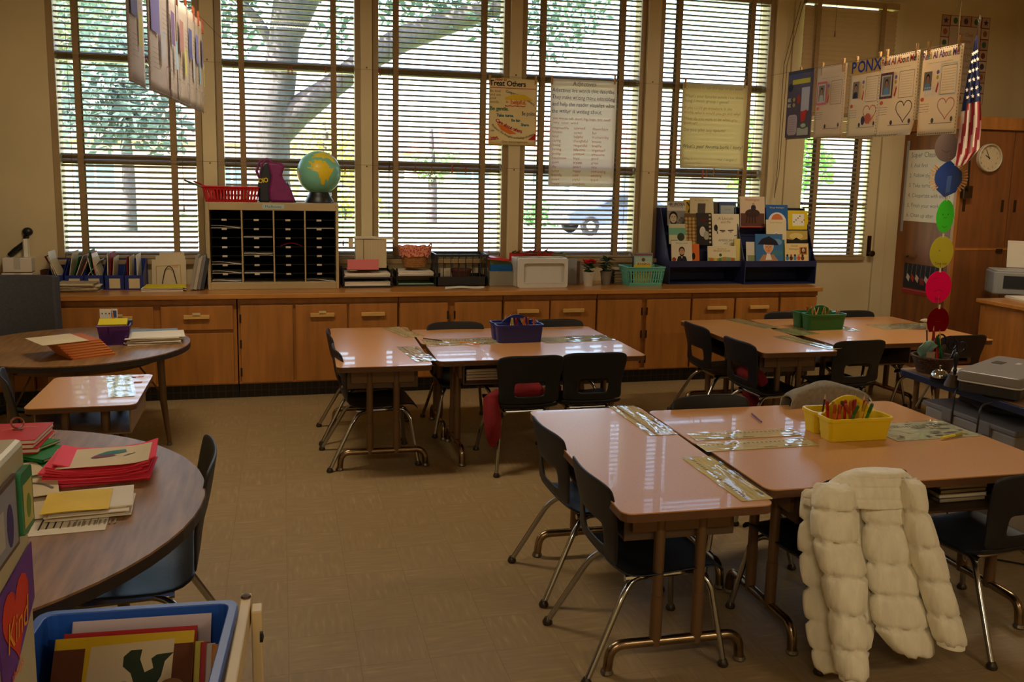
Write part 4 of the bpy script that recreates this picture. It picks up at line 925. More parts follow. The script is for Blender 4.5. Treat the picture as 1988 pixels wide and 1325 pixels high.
# black letter trays with paper
def letter_tray(label, px0, px1, tiers, y0=554, sheets=(12, 12), mats_=None, d=.3):
    x, y, w, h = upright(px0, px1, 520, y0); t = thing('letter_tray', label, 'letter tray', (x, y, CZ), group='black letter trays')
    for k in range(tiers):
        z = k * .066; b = MB().box((-w / 2, 0, z), (w / 2, d, z + .004)).box((-w / 2, 0, z), (-w / 2 + .004, d, z + .05)).box((w / 2 - .004, 0, z), (w / 2, d, z + .05)).box((-w / 2, d - .004, z), (w / 2, d, z + .05)).box((-w / 2, 0, z), (w / 2, .004, z + .014))
        for sx in (-1, 1):
            for yy in (.02, d - .03): b.cbox((sx * (w / 2 - .006), yy, z + .045), (.012, .02, .05))
        obj('tray', b, BLACKP, t, bevel=.002)
        stack('paper_ream', '%s stack of %s in the %s' % (('lower', 'upper')[k], 'white paper', label.split(',')[0].replace('black ', '')), (x, y + .14, CZ + z + .005), .01, w - .03, .26, sheets[k], .0042, (mats_ or [[WHITEP], [WHITEP]])[k], .003, k)
    return x, y, w
lx, ly, lw = letter_tray('black two-tier letter tray next to the mail sorter, under the pink folder', 665, 762, 2, 559, (9, 8))
t = tag(obj('pink_folder', MB().box((-.115, 0, 0), (.115, .004, .08)).box((-.115, 0, .0), (.115, .16, .003)), flat((216, 120, 120), .7), None, (lx - .03, ly + .02, CZ + .13)), 'pink paper folder standing on the letter tray', 'folder')
t = thing('magazine_box', 'cream ribbed magazine box standing on the letter tray', 'box', (lx + .035, ly + .13, CZ + .134)); RIB = brick_mat('ribbed_card', (206, 190, 150), (200, 184, 146), (176, 158, 120), .008, 3, .0012, .8, 0)
obj('side', MB().box((-.11, 0, 0), (.12, .004, .215)), RIB, t); obj('back', MB().box((-.11, .1, 0), (.12, .104, .215)), RIB, t)
for s in (-.11, .116): obj('end', MB().box((s, .004, 0), (s + .004, .1, .215)), RIB, t)
obj('edge_strip', MB().box((-.055, -.003, 0), (-.05, .0, .215)), flat((150, 130, 90), .8), t)
t = tag(obj('paper_pad', MB().sheet(lambda u, v: ((u - .5) * .3, v * .11, .004 * sin(u * 5)), 10, 2, .012), PAPER2, None, (lx + .065, ly + .125, CZ + .134 + .23)), 'cream pad of paper lying across the cream magazine box', 'paper pad')
t = tag(obj('paper_strip', MB().box((0, 0, -.07), (.035, .004, .0)), PAPER2, None, (lx - .13, ly + .12, CZ + .134 + .225)), 'curled cream paper end hanging by the mail sorter', 'paper'); t.location.z += 0
lx, ly, lw = letter_tray('low black letter tray under the wicker basket', 769, 846, 2, 556, (3, 9), [[flat((150, 186, 150), .8)], [WHITEP]])
# wicker basket with a floral liner
t = thing('wicker_basket', 'wicker basket with a pink-red patterned cloth liner', 'basket', (lx + .01, ly + .15, CZ + .135))
WICK = brick_mat('woven_wicker', (190, 130, 66), (160, 104, 50), (96, 58, 26), .02, .008, .0012, .7)
def bowl(z, k=0): w_, d_ = .085 + z * .24 + k, .07 + z * .2 + k; return [(w_ * abs(cos(a)) ** .6 * (1 if cos(a) > 0 else -1), d_ * abs(sin(a)) ** .6 * (1 if sin(a) > 0 else -1), z) for a in [2 * pi * i / 36 for i in range(36)]]
b = MB(); Z = [0, .03, .06, .09, .12, .15]; vs = [v for z in Z for v in bowl(z)]; fs = [(i * 36 + j, i * 36 + (j + 1) % 36, (i + 1) * 36 + (j + 1) % 36, (i + 1) * 36 + j) for i in range(5) for j in range(36)] + [tuple(range(35, -1, -1))]
obj('basket_body', b.add(vs, fs), WICK, t)
LIN = bpy.data.materials.new('floral_cloth'); LIN.use_nodes = True; nt = LIN.node_tree; v_ = nt.nodes.new('ShaderNodeTexVoronoi'); v_.inputs['Scale'].default_value = 70; rp = nt.nodes.new('ShaderNodeValToRGB'); e = rp.color_ramp.elements
e[0].color = (*srgb((170, 50, 40)), 1); e[1].color = (*srgb((226, 150, 120)), 1); e[0].position = .25; e[1].position = .6; tc = nt.nodes.new('ShaderNodeTexCoord'); nt.links.new(tc.outputs['Object'], v_.inputs[0]); nt.links.new(v_.outputs['Distance'], rp.inputs[0]); nt.links.new(rp.outputs[0], nt.nodes['Principled BSDF'].inputs[0]); nt.nodes['Principled BSDF'].inputs['Roughness'].default_value = .9
def lin(i, z, k): x_, y_, _ = bowl(z, k)[i % 36]; return (x_, y_, z + .006 * sin(i * 1.4) - (.008 * sin(i * 2.1) if z < .1 else 0))
vs = [lin(i, z, k) for z, k in ((.085, .012), (.12, .01), (.155, .008), (.16, -.002), (.1, -.012)) for i in range(36)]
obj('liner', MB().add(vs, [(i * 36 + j, i * 36 + (j + 1) % 36, (i + 1) * 36 + (j + 1) % 36, (i + 1) * 36 + j) for i in range(4) for j in range(36)]), LIN, t, smooth=True)
obj('handle', MB().tube(arc3([(.115, 0, .13), (.135, 0, .165), (.125, 0, .175), (.105, 0, .16)], .02, 4), .005, 6), WICK, t)
# black wire-sided crate with a sheet before it
x, y, w, h = upright(846, 946, 494, 556)
t = thing('black_crate', 'black plastic crate with barred sides', 'crate', (x, y, CZ)); d = .26; b = MB().box((-w / 2, 0, 0), (w / 2, d, .006)); obj('base', b, BLACKP, t)
for nm, yy in (('front', 0), ('back', d - .008)):
    b = MB().box((-w / 2, yy, 0), (w / 2, yy + .008, h * .3)).box((-w / 2 - .012, yy - .004, h - .018), (w / 2 + .012, yy + .012, h)).box((-w / 2, yy, 0), (-w / 2 + .014, yy + .008, h)).box((w / 2 - .014, yy, 0), (w / 2, yy + .008, h))
    for k in range(1, 7): b.cbox((-w / 2 + w * k / 7, yy + .004, h * .6), (.005, .006, h * .7))
    obj(nm, b, BLACKP, t)
for s in (-1, 1):
    b = MB().box((s * w / 2 - .004, 0, 0), (s * w / 2 + .004, d, h * .3)).box((s * w / 2 - .006, 0, h - .018), (s * w / 2 + .006, d, h))
    for k in range(1, 5): b.cbox((s * w / 2, d * k / 5, h * .6), (.006, .005, h * .7))
    obj('side', b, BLACKP, t)
tag(obj('clay_pot', MB().lathe([(.06, 0), (.08, .1), (.085, .1), (.085, .115), (.074, .115), (.056, .01)], 18), flat((90, 54, 40), .8), None, (x + .02, y + .13, CZ + .007), smooth=True), 'brown pot inside the black barred crate', 'pot')
tag(obj('card_sheet', MB().box((-.06, 0, 0), (.06, .003, .11)), PAPER2, None, (x - .07, y + .2, CZ + .007)), 'pale card standing inside the black barred crate', 'card')
p = oz(902, 561, CZ); tag(obj('loose_sheet', MB().sheet(lambda u, v: ((u - .5) * .3 + .02 * v, (v - .5) * .12, .003 + .006 * sin(u * 4) ** 2), 10, 4, .001), WHITEP, None, (p.x, p.y + .045, CZ)), 'loose white sheet lying before the black barred crate', 'paper')
# clear tub with books, blue science book and red lid
CLEARP = clear_mat('clear_tub_plastic', (210, 206, 190), .35, .2)
def clear_tub(label, px0, px1, ytop, yb, d=.22):
    x, y, w, h = upright(px0, px1, ytop, yb); t = thing('clear_tub', label, 'tub', (x, y, CZ), group='clear tubs')
    b = MB().box((-w / 2 + .01, .01, 0), (w / 2 - .01, d - .01, .004))
    for a, c_ in (((-w / 2, 0), (w / 2, .004)), ((-w / 2, d - .004), (w / 2, d)), ((-w / 2, .004), (-w / 2 + .004, d - .004)), ((w / 2 - .004, .004), (w / 2, d - .004))): b.box((*a, .003), (*c_, h))
    obj('wall', b, CLEARP, t); obj('rim', MB().tube([(-w / 2, 0, h), (w / 2, 0, h), (w / 2, d, h), (-w / 2, d, h), (-w / 2, 0, h)], .004, 6), CLEARP, t)
    return x, y, w, h
def book(name, label, loc, rot, w, h, th, cover, group=None, art=None, cat='book'):
    """closed book: local x right, y up the cover, +z out of the front"""
    t = thing(name, label, cat, loc, 0, group, rot)
    obj('cover', MB().box((-w / 2, 0, -.0015), (w / 2, h, 0)).box((-w / 2, 0, -th), (w / 2, h, -th + .0015)).box((-w / 2, 0, -th), (-w / 2 + .0015, h, 0)), flat(cover, .45) if not isinstance(cover, bpy.types.Material) else cover, t)
    obj('pages', MB().box((-w / 2 + .002, .002, -th + .0016), (w / 2 - .002, h - .002, -.0016)), PAPER2, t)
    if art: p = Print(); art(p, w, h); p.build('cover_print', t)
    return t
x, y, w, h = clear_tub('clear tub with books between the black crate and the white box', 950, 1000, 528, 556)
for k in range(5): o = book('workbook', '%s workbook standing in the clear tub beside the black crate' % ('front blue', 'green', 'tan', 'yellow', 'rear red')[k], (x - .005 + .004 * k, y + .03 + .033 * k, CZ + .006), (pi / 2 + .05, 0, 0), w * .86, .16 + .01 * (k % 3), .014, [(30, 90, 150), (110, 130, 70), (170, 150, 110), (200, 180, 60), (170, 40, 40)][k], 'books in the clear tub', (lambda p, w, h: p.rect(-w * .4, h * .55, w * .4, h * .62, (220, 190, 60)).rect(-w * .3, h * .2, w * .3, h * .5, (120, 140, 60))) if k == 0 else None)
o = obj('lid', MB().box((-.09, -.01, 0), (.06, .2, .012)), flat((196, 36, 40), .45), None, (x - .005, y + .02, CZ + .2)); tag(o, 'red box lid lying tilted over the books of the clear tub', 'lid'); o.rotation_euler = (0, .12, 0)
# white plastic letter box
x, y, w, h = upright(1003, 1103, 502, 559)
t = thing('white_box', 'white plastic document box with a recessed front', 'box', (x, y, CZ)); WP = mat('white_plastic', (206, 202, 192), .4, var=.03)
obj('body', MB().plate([(-w / 2, 0), (w / 2, 0), (w / 2, h), (-w / 2, h)], -.012, 0, M=Matrix.Translation((0, .02, 0)) @ Matrix.Rotation(pi / 2, 4, 'X')).box((-w / 2, .02, 0), (-w / 2 + .008, .2, h)).box((w / 2 - .008, .02, 0), (w / 2, .2, h)).box((-w / 2, .19, 0), (w / 2, .2, h)).box((-w / 2, .02, 0), (w / 2, .2, .008)), WP, t, bevel=.004)
fr = MB(); f0, f1 = rrect(-w / 2, 0, w / 2, h, .02, 4), rrect(-w / 2 + .05, .035, w / 2 - .028, h - .04, .02, 4); n = len(f0); M = Matrix.Rotation(pi / 2, 4, 'X')
fr.add([(a, c_, z) for P_, z in ((f0, .0), (f1, .0), (f0, -.02), (f1, -.02)) for a, c_ in P_], [(j, (j + 1) % n, n + (j + 1) % n, n + j) for j in range(n)] + [(2 * n + (j + 1) % n, 2 * n + j, 3 * n + j, 3 * n + (j + 1) % n) for j in range(n)] + [(j, 2 * n + j, 2 * n + (j + 1) % n, (j + 1) % n) for j in range(n)] + [(n + (j + 1) % n, 3 * n + (j + 1) % n, 3 * n + j, n + j) for j in range(n)], 0, Matrix.Translation((0, -.002, 0)) @ M)
obj('front_frame', fr, WP, t, bevel=.002)
obj('ledge', MB().box((-w / 2 + .05, -.004, .034), (w / 2 - .03, .006, .042)), WP, t)
# poinsettia books and leaves peeping over the white box
for k in range(4):
    xx = oy(1008 + k * 27, 500, y + .16).x; book('red_book', '%s red-edged book standing behind the white box' % ('first', 'second', 'third', 'fourth', 'fifth')[k], (xx, y + .225 + .006 * (k % 2), CZ + .001), (pi / 2, 0, .1 * (k % 3 - 1)), .12, h + .022 - .006 * (k % 2), .012, [(196, 34, 36), (150, 40, 36), (200, 60, 40), (120, 110, 80), (190, 40, 50)][k], 'red books behind the white box')
def leaf(u, L, W, bend):
    def f_(a, b_): w_ = W * sin(pi * min(.97, a * .95 + .03)) * (1 - .25 * a); return (a * L, (b_ - .5) * w_, bend * a * a - .25 * w_ * (1 - (2 * b_ - 1) ** 2))
    return f_
def plant(name, label, px, py, pot, potm, leafcol, flow, n, hh, seed, pr=.045):
    p = oz(px, py, CZ); t = thing(name, label, 'plant', (p.x, p.y + .05, CZ)); rr = random.Random(seed)
    obj('pot', MB().lathe([(pr * .74, 0), (pr, pot), (pr * 1.06, pot), (pr * 1.06, pot + .012), (pr * .93, pot + .012), (pr * .9, pot - .012)], 20), potm, t, smooth=True)
    obj('soil', MB().lathe([(pr * .9, pot - .014), (.002, pot - .008)], 14), flat((44, 30, 20), .95), t)
    lm = mat('leaf_%s' % name, leafcol, .5, var=.25, scale=20); st = obj('stem', MB().tube([(0, 0, pot - .01), (.004, 0, pot + hh * .6)], .003, 6), lm, t)
    for k in range(n):
        a = rr.uniform(0, 2 * pi); el = rr.uniform(-.2, 1.1); M = Matrix.Translation((rr.uniform(-.02, .02), rr.uniform(-.02, .02), pot + hh * rr.uniform(.1, .75))) @ Matrix.Rotation(a, 4, 'Z') @ Matrix.Rotation(-el, 4, 'Y')
        obj('leaf', MB().sheet(leaf(0, rr.uniform(.04, .065), .034, -.02), 4, 2, .0008, M=M), lm, t, smooth=2)
    fm = flat((190, 26, 34), .6)
    for k in range(flow):
        a = rr.uniform(0, 2 * pi); q = rr.uniform(.01, .05); c_ = Vector((q * cos(a), q * sin(a), pot + hh * rr.uniform(.75, 1))); b = MB()
        for j in range(6): b.sheet(leaf(0, .026, .02, .006), 3, 2, .0008, M=Matrix.Translation(c_) @ Matrix.Rotation(a + j * pi / 3, 4, 'Z') @ Matrix.Rotation(-.35, 4, 'Y'))
        obj('flower', b, fm, t, smooth=2)
t = thing('cloth_poinsettia', 'red and green cloth poinsettia lying behind the white box, over the red books', 'flowers', (x, y + .17, CZ + h + .024)); rr = random.Random(4)
obj('stem', MB().tube([(-.2, 0, 0), (0, .01, .004), (.2, 0, 0)], .003, 6), flat((40, 70, 36), .7), t)
for k in range(16):
    px_ = -.21 + .026 * k; b = MB().sheet(leaf(0, .06, .035, .004), 4, 2, .0008, M=Matrix.Translation((px_, rr.uniform(-.02, .02), .004)) @ Matrix.Rotation(rr.uniform(0, 6.2), 4, 'Z') @ Matrix.Rotation(-rr.uniform(.1, .5), 4, 'Y')); obj('petal' if k % 3 else 'leaf', b, flat((176, 36, 38), .7) if k % 3 else flat((52, 84, 44), .7), t, smooth=2)
plant('potted_flowers', 'red flowers in a white pot beside the white box', 1146, 557, .1, flat((196, 190, 176), .5), (38, 66, 34), 14, 26, .1, 1)
plant('potted_plant', 'dark leafy plant in a grey pot, second pot beside the white box', 1180, 555, .1, flat((122, 112, 96), .6), (44, 64, 40), 0, 40, .15, 2)
for k in range(3): x_ = oy(1112 + 8 * k, 540, 6.7).x; book('thin_book', '%s pale book standing behind the potted red flowers' % ('first', 'second', 'third')[k], (x_, 6.74 + .02 * k, CZ + .001), (pi / 2, 0, 0), .09, .2 - .02 * k, .01, [(150, 150, 150), (120, 90, 80), (170, 160, 140)][k], 'books behind the flowers')
p = oz(1204, 552, CZ)
for k in range(8): book('stacked_case', 'disc case number %s from the bottom of the small black stack' % 'one two three four five six seven eight'.split()[k], (p.x + .004 * (k % 2), p.y + .02, CZ + .001 + .0125 * k), (0, 0, .02 * (k % 3)), .095, .13, .011, (26, 24, 26), 'stack of black cases', None, 'case')
for o in bpy.data.objects:
    if o.name.startswith('stacked_case'): o.location.z += .0115
# aqua slotted basket of books
x, y, w, h = upright(1218, 1292, 520, 556)
crate_basket('aqua_basket', 'aqua plastic basket full of picture books', 'basket', (x, y + .11, CZ), 0, w, .21, h, mat('aqua_plastic', (110, 196, 176), .35, var=.04), .018, 14, 3, .005, .34)
def art_ground(p, w, h): p.rect(-w * .45, h * .1, w * .45, h * .95, (170, 196, 180)).rect(-w * .4, h * .62, w * .4, h * .78, (226, 214, 180)).text(0, h * .66, 'GROUNDHOG', .02, (110, 60, 40), bold=True, center=True, width=w * .74).text(0, h * .53, "GETS A SAY", .011, (130, 80, 50), center=True, width=w * .5).disc(0, h * .86, w * .1, (110, 80, 50))
def art_yel(p, w, h): p.text(0, h * .72, 'Clifford', .015, (90, 70, 20), bold=True, center=True, width=w * .7).text(0, h * .6, 'goes to school', .009, (90, 70, 20), center=True, width=w * .6).disc(w * .3, h * .62, w * .07, (200, 60, 30))
book('picture_book', 'picture book titled GROUNDHOG standing in the aqua basket', (x - .005, y + .06, CZ + .02), (pi / 2 - .08, 0, 0), .155, .215, .012, (150, 180, 170), 'books in the aqua basket', art_ground)
book('picture_book', 'yellow picture book at the front of the aqua basket', (x - .02, y + .035, CZ + .02), (pi / 2 - .08, 0, .02), .15, .145, .01, (226, 190, 30), 'books in the aqua basket', art_yel)
for k in range(4): book('picture_book', ['dark', 'grey-blue', 'red', 'silver'][k] + ' picture book behind the others in the aqua basket', (x + .02 * k - .01, y + .09 + .03 * k, CZ + .01), (pi / 2 - .05, 0, 0), .15, .22 + .006 * k, .012, [(40, 36, 34), (110, 140, 150), (170, 60, 50), (140, 150, 156)][k], 'books in the aqua basket')
# ------------------------------------------------------------------ two navy book display racks at the right end of the worktop
RACKB = mat('navy_rack_card', (28, 36, 78), .55, var=.05)
def rack(label, px0, px1):
    x, y, w, h = upright(px0, px1, 508, 552); t = thing('book_rack', label, 'book rack', (x, y, CZ), group='navy book racks')
    M = Matrix.Rotation(pi / 2, 4, 'Z') @ Matrix.Rotation(pi / 2, 4, 'X'); top = oy((px0 + px1) / 2, 404, y + .27).z - CZ
    for s in (-1, 1): obj('side_panel', MB().plate([(0, 0), (.3, 0), (.3, top), (.235, top), (.03, h + .02), (0, h)], -.004, .004, M=Matrix.Translation((s * (w / 2 - .004), 0, 0)) @ M), RACKB, t)
    obj('back_panel', MB().box((-w / 2 + .008, .294, 0), (w / 2 - .008, .3, top)), RACKB, t); obj('base', MB().box((-w / 2 + .008, 0, 0), (w / 2 - .008, .294, .006)), RACKB, t)
    obj('front_lip', MB().box((-w / 2 + .008, .0, h - .045), (w / 2 - .008, .005, h + .004)), RACKB, t)
    for k, (yy, zz) in enumerate(((.0, h - .012), (.075, h + .095), (.15, h + .2))):
        obj('tier_shelf', MB().box((-w / 2 + .008, yy + .005, zz - .004), (w / 2 - .008, yy + .08, zz)).box((-w / 2 + .008, yy + .08, zz), (w / 2 - .008, yy + .086, zz + .11)), RACKB, t)
    return y, h
def bpx(label, px0, px1, yt, yb, yp, cover, art=None, tilt=.16, th=.006):
    a, c = oy(px0, yb, yp), oy(px1, yb, yp); hgt = oy((px0 + px1) / 2, yt, yp + .02).z - (a.z + c.z) / 2
    return book('picture_book', label, ((a.x + c.x) / 2, yp, (a.z + c.z) / 2), (pi / 2 - tilt, 0, 0), c.x - a.x, hgt / cos(tilt), th, cover, 'picture books in the navy racks', art)
y1, h1 = rack('navy book display rack on the left, holding books with bearded portraits', 1295, 1442)
y2, h2 = rack('navy book display rack on the right, next to the door', 1441, 1586)
INK = (40, 36, 34); CRM = (222, 206, 166); SKIN = (206, 150, 110)
def face(p, cx, cy, s, skin=SKIN, hair=INK, beard=True, suit=None):
    if suit: p.poly([(cx - s * 1.5, cy - s * 2.6), (cx + s * 1.5, cy - s * 2.6), (cx + s * 1.1, cy - s * 1.3), (cx, cy - s), (cx - s * 1.1, cy - s * 1.3)], suit).poly([(cx - s * .25, cy - s * 1.1), (cx + s * .25, cy - s * 1.1), (cx, cy - s * 1.9)], (230, 226, 214))
    p.disc(cx, cy + s * .3, s * .86, hair, s * 1.0)
    if beard: p.disc(cx, cy - s * .5, s * .66, hair, s * .75)
    p.disc(cx, cy, s * .66, skin, s * .86)
    for k in (-1, 1): p.disc(cx + k * s * .27, cy + s * .18, s * .1, (40, 26, 20), s * .06).line([(cx + k * s * .12, cy + s * .36), (cx + k * s * .42, cy + s * .34)], s * .08, hair)
    p.poly([(cx - s * .09, cy - s * .18), (cx + s * .09, cy - s * .18), (cx, cy + s * .2)], tuple(int(v * .8) for v in skin)).line([(cx - s * .2, cy - s * .42), (cx + s * .2, cy - s * .42)], s * .08, (130, 60, 50))
def art_abe(p, w, h): p.rect(-w * .5, 0, w * .5, h * .62, (150, 146, 136)).text(0, h * .84, 'ABE LINCOLN', .024, INK, bold=True, center=True, width=w * .88).text(0, h * .77, 'President for the People', .009, INK, center=True, width=w * .7); face(p, -w * .18, h * .3, w * .27, (206, 186, 160)); [p.disc(w * (.05 + .1 * k), h * (.12 + .1 * (k % 3)), w * .05, (110, 108, 100), n=8) for k in range(5)]
def art_hat(p, w, h): p.text(0, h * .88, "Mr. Lincoln's Hat", .013, (150, 130, 90), center=True, width=w * .8).poly([(-w * .2, h * .3), (w * .12, h * .3), (w * .17, h * .8), (-w * .16, h * .8)], (86, 80, 74)).disc(-w * .02, h * .3, w * .34, (70, 64, 60), h * .035)
def art_logs(p, w, h): [p.disc(-w * .42 + w * .28 * (k % 4), h * .06 + h * .11 * (k // 4), w * .13, (150 + 20 * (k % 3), 120 + 10 * (k % 3), 70), n=10).disc(-w * .42 + w * .28 * (k % 4), h * .06 + h * .11 * (k // 4), w * .07, (196, 168, 110), n=8) for k in range(32)]
def art_dark(p, w, h): p.rect(-w * .5, h * .6, w * .5, h, (60, 56, 50)).disc(-w * .1, h * .42, w * .2, (206, 200, 186), h * .16).disc(w * .15, h * .3, w * .2, (170, 166, 150), h * .14).disc(0, h * .78, w * .26, (90, 40, 36), h * .05).rect(w * .3, 0, w * .5, h, (46, 40, 36)); [p.rect(w * .33, h * .06 + h * .12 * k, w * .46, h * .12 + h * .12 * k, (196, 180, 140)) for k in range(8)]
def art_me(p, w, h):
    p.text(0, h * .82, 'A Lincoln', .026, (150, 110, 90), slant=.2, center=True, width=w * .6).text(0, h * .72, 'and Me', .022, (150, 110, 90), slant=.2, center=True, width=w * .4)
    p.disc(-w * .36, h * .58, w * .07, INK, h * .1).line([(-w * .36, h * .62), (-w * .3, h * .4)], w * .03, INK).line([(-w * .22, h * .5), (-w * .02, h * .49)], h * .035, (60, 54, 46)).line([(w * .08, h * .5), (w * .28, h * .51)], h * .035, (60, 54, 46)).disc(-w * .12, h * .46, w * .06, INK, h * .012).disc(w * .18, h * .46, w * .06, INK, h * .012).line([(w * .3, h * .34), (w * .4, h * .36)], h * .02, (60, 54, 46))
    p.text(0, h * .17, 'AMERICAN', .02, (110, 120, 110), center=True, width=w * .7).text(0, h * .08, 'ART', .016, (120, 120, 100), center=True)
def art_por(p, w, h): p.text(0, h * .86, 'Abraham Lincoln', .011, (90, 110, 80), center=True, width=w * .8); face(p, 0, h * .48, w * .17, suit=(34, 34, 40)); p.disc(-w * .38, h * .1, w * .1, (150, 70, 50))
def art_vil(p, w, h):
    p.text(0, h * .78, 'The Story of', .011, (110, 100, 80), center=True).text(0, h * .64, 'Abraham Lincoln', .016, (100, 90, 70), center=True, width=w * .6).poly([(-w * .48, 0), (w * .48, 0), (w * .48, h * .22), (w * .1, h * .3), (-w * .2, h * .2), (-w * .48, h * .26)], (140, 160, 70))
    for k in range(6): p.poly([(-w * .42 + w * .15 * k, 0), (-w * .32 + w * .15 * k, 0), (-w * .32 + w * .15 * k, h * .16), (-w * .37 + w * .15 * k, h * .26), (-w * .42 + w * .15 * k, h * .16)], [(206, 90, 50), (220, 170, 60), (90, 130, 80), (200, 110, 80), (120, 150, 150), (190, 80, 50)][k])
    p.disc(-w * .05, h * .42, w * .05, (60, 90, 50))
def art_green(p, w, h): p.rect(-w * .5, h * .45, w * .5, h * .8, (120, 180, 150)).disc(w * .2, h * .35, w * .22, (60, 70, 50), h * .2).rect(-w * .4, h * .15, w * .0, h * .2, (150, 150, 110))
def art_wash(p, w, h): p.text(0, h * .86, 'Washington', .02, (170, 90, 60), center=True, width=w * .7).rect(-w * .48, h * .04, w * .48, h * .46, (96, 60, 44)).disc(0, h * .46, w * .3, (70, 46, 36), h * .14).disc(w * .04, h * .64, w * .1, (50, 44, 50), h * .1).disc(w * .04, h * .76, w * .05, (190, 140, 110), h * .04).rect(-w * .5, 0, w * .5, h * .035, (196, 40, 40)); [p.line([(-w * .2 + .1 * w * k, h * .46), (-w * .25 + .12 * w * k, h * .14)], w * .05, (60, 40, 34)) for k in range(4)]
def art_gw(p, w, h): p.text(0, h * .86, 'George Washington', .012, (226, 220, 210), center=True, width=w * .7).disc(0, h * .3, w * .42, (226, 222, 214), h * .4).disc(0, h * .34, w * .28, (214, 120, 70), h * .3); [p.disc(k * w * .12, h * .38, w * .04, (60, 40, 40), h * .02) for k in (-1, 1)]; p.poly([(-w * .04, h * .22), (w * .04, h * .22), (0, h * .36)], (180, 90, 50))
def art_yw(p, w, h): p.rect(-w * .28, h * .2, w * .3, h * .82, (236, 228, 206)); [p.disc(w * (-.2 + .1 * k), h * (.4 + .1 * (k % 4)), w * .035, [(90, 130, 70), (110, 120, 180), (200, 80, 80)][k % 3], n=8) for k in range(6)]
def art_small(p, w, h): p.text(0, h * .86, 'George Washington', .01, (150, 130, 90), center=True, width=w * .8); face(p, 0, h * .32, w * .16, (206, 130, 80), (226, 220, 206), False)
def art_sun(p, w, h): p.rect(-w * .5, h * .3, w * .5, h, (190, 160, 80)).disc(0, h * .62, w * .3, (220, 196, 120), h * .22).poly([(-w * .5, 0), (w * .5, 0), (w * .5, h * .4), (w * .2, h * .34), (0, h * .52), (-w * .15, h * .36), (-w * .5, h * .42)], (40, 34, 26))
def art_hatman(p, w, h):
    p.rect(-w * .5, 0, w * .5, h, (60, 110, 160)).disc(w * .3, h * .7, w * .18, (110, 150, 180), h * .12).disc(w * .3, h * .3, w * .2, (70, 120, 130), h * .1).poly([(-w * .38, 0), (w * .34, 0), (w * .16, h * .24), (-w * .22, h * .24)], (176, 130, 90)).poly([(-w * .14, h * .04), (w * .1, h * .04), (w * .02, h * .3), (-w * .08, h * .3)], (226, 220, 206))
    face(p, -w * .02, h * .48, w * .22, (214, 150, 104), (196, 190, 176), False); p.poly([(-w * .42, h * .62), (w * .36, h * .58), (w * .26, h * .76), (0, h * .92), (-w * .26, h * .82)], (36, 34, 44))
def art_georg(p, w, h):
    p.text(-w * .1, h * .82, 'George', .016, (130, 90, 60), slant=.2, center=True).text(-w * .12, h * .64, 'Washington', .014, (130, 90, 60), slant=.2, center=True, width=w * .5).rect(w * .12, h * .36, w * .44, h * .8, (196, 120, 40)).rect(w * .17, h * .42, w * .39, h * .74, (70, 50, 40)); face(p, w * .28, h * .58, w * .07, SKIN, (226, 220, 206), False)
    for k in range(5): p.disc(-w * .4 + w * .16 * k, h * .16, w * .07, [(60, 130, 190), (80, 50, 36), (90, 140, 190), (200, 90, 60), (110, 60, 40)][k], h * .13).disc(-w * .4 + w * .16 * k, h * .32, w * .045, [(60, 40, 30), (150, 100, 70), (70, 46, 34), (190, 140, 100), (60, 40, 30)][k])
Y = lambda y, k: y + (.012, .087, .162)[k]
bpx('ABE LINCOLN book with a black and white portrait, top left of the left rack', 1296, 1332, 392, 438, Y(y1, 2), (214, 206, 190), art_abe)
bpx('yellow book, only a strip showing, behind the ABE LINCOLN book', 1328, 1344, 388, 438, Y(y1, 2) + .012, (206, 170, 40), lambda p, w, h: p.line([(0, h * .5), (w * .3, h * .7), (-w * .1, h * .9)], .01, INK))
bpx('cream book showing a tall grey top hat', 1340, 1386, 384, 440, Y(y1, 2), CRM, art_hat)
bpx('dark book, only a strip showing, right of the top hat book', 1386, 1398, 394, 440, Y(y1, 2) + .014, (74, 66, 60))
bpx('grey-blue book with a pale panel, top right of the left rack', 1397, 1430, 392, 440, Y(y1, 2), (70, 84, 120), lambda p, w, h: p.rect(-w * .42, h * .1, w * .45, h * .85, (170, 176, 170)).text(0, h * .66, 'Lincoln', .014, (90, 110, 130), center=True, width=w * .7).rect(w * .2, h * .12, w * .36, h * .36, INK))
bpx('small pale green book under the ABE LINCOLN book', 1299, 1332, 435, 474, Y(y1, 1), (206, 204, 170), art_green)
bpx('brown book patterned with log ends', 1331, 1356, 415, 476, Y(y1, 1), (110, 84, 50), art_logs)
bpx('dark black and white photo book right of the log-end book', 1353, 1382, 414, 476, Y(y1, 1) - .004, (40, 36, 34), art_dark)
bpx('cream book with a sketched brow and eyes', 1383, 1436, 416, 480, Y(y1, 1), (226, 214, 184), art_me)
bpx('cream book with a bearded man in a dark suit, bottom left of the left rack', 1304, 1344, 468, 508, Y(y1, 0), (222, 212, 186), art_por)
bpx('orange book, only a strip showing, in the bottom row of the left rack', 1342, 1358, 474, 508, Y(y1, 0) + .012, (216, 110, 40), lambda p, w, h: p.disc(-w * .2, h * .3, w * .2, INK, h * .2))
bpx('cream book with a colourful village along its foot', 1374, 1429, 478, 508, Y(y1, 0), (222, 208, 168), art_vil)
bpx('pale yellow book, only a strip showing, bottom right of the left rack', 1426, 1438, 464, 508, Y(y1, 0) + .012, (214, 196, 110))
bpx('Washington book with a rider on a brown horse', 1437, 1485, 382, 442, Y(y2, 2), (214, 190, 160), art_wash, .14)
bpx('blue book with an orange face under white hair', 1488, 1530, 398, 446, Y(y2, 2), (44, 96, 160), art_gw)
bpx('yellow book with a white square, top right of the right rack', 1530, 1569, 409, 446, Y(y2, 2), (226, 196, 40), art_yw)
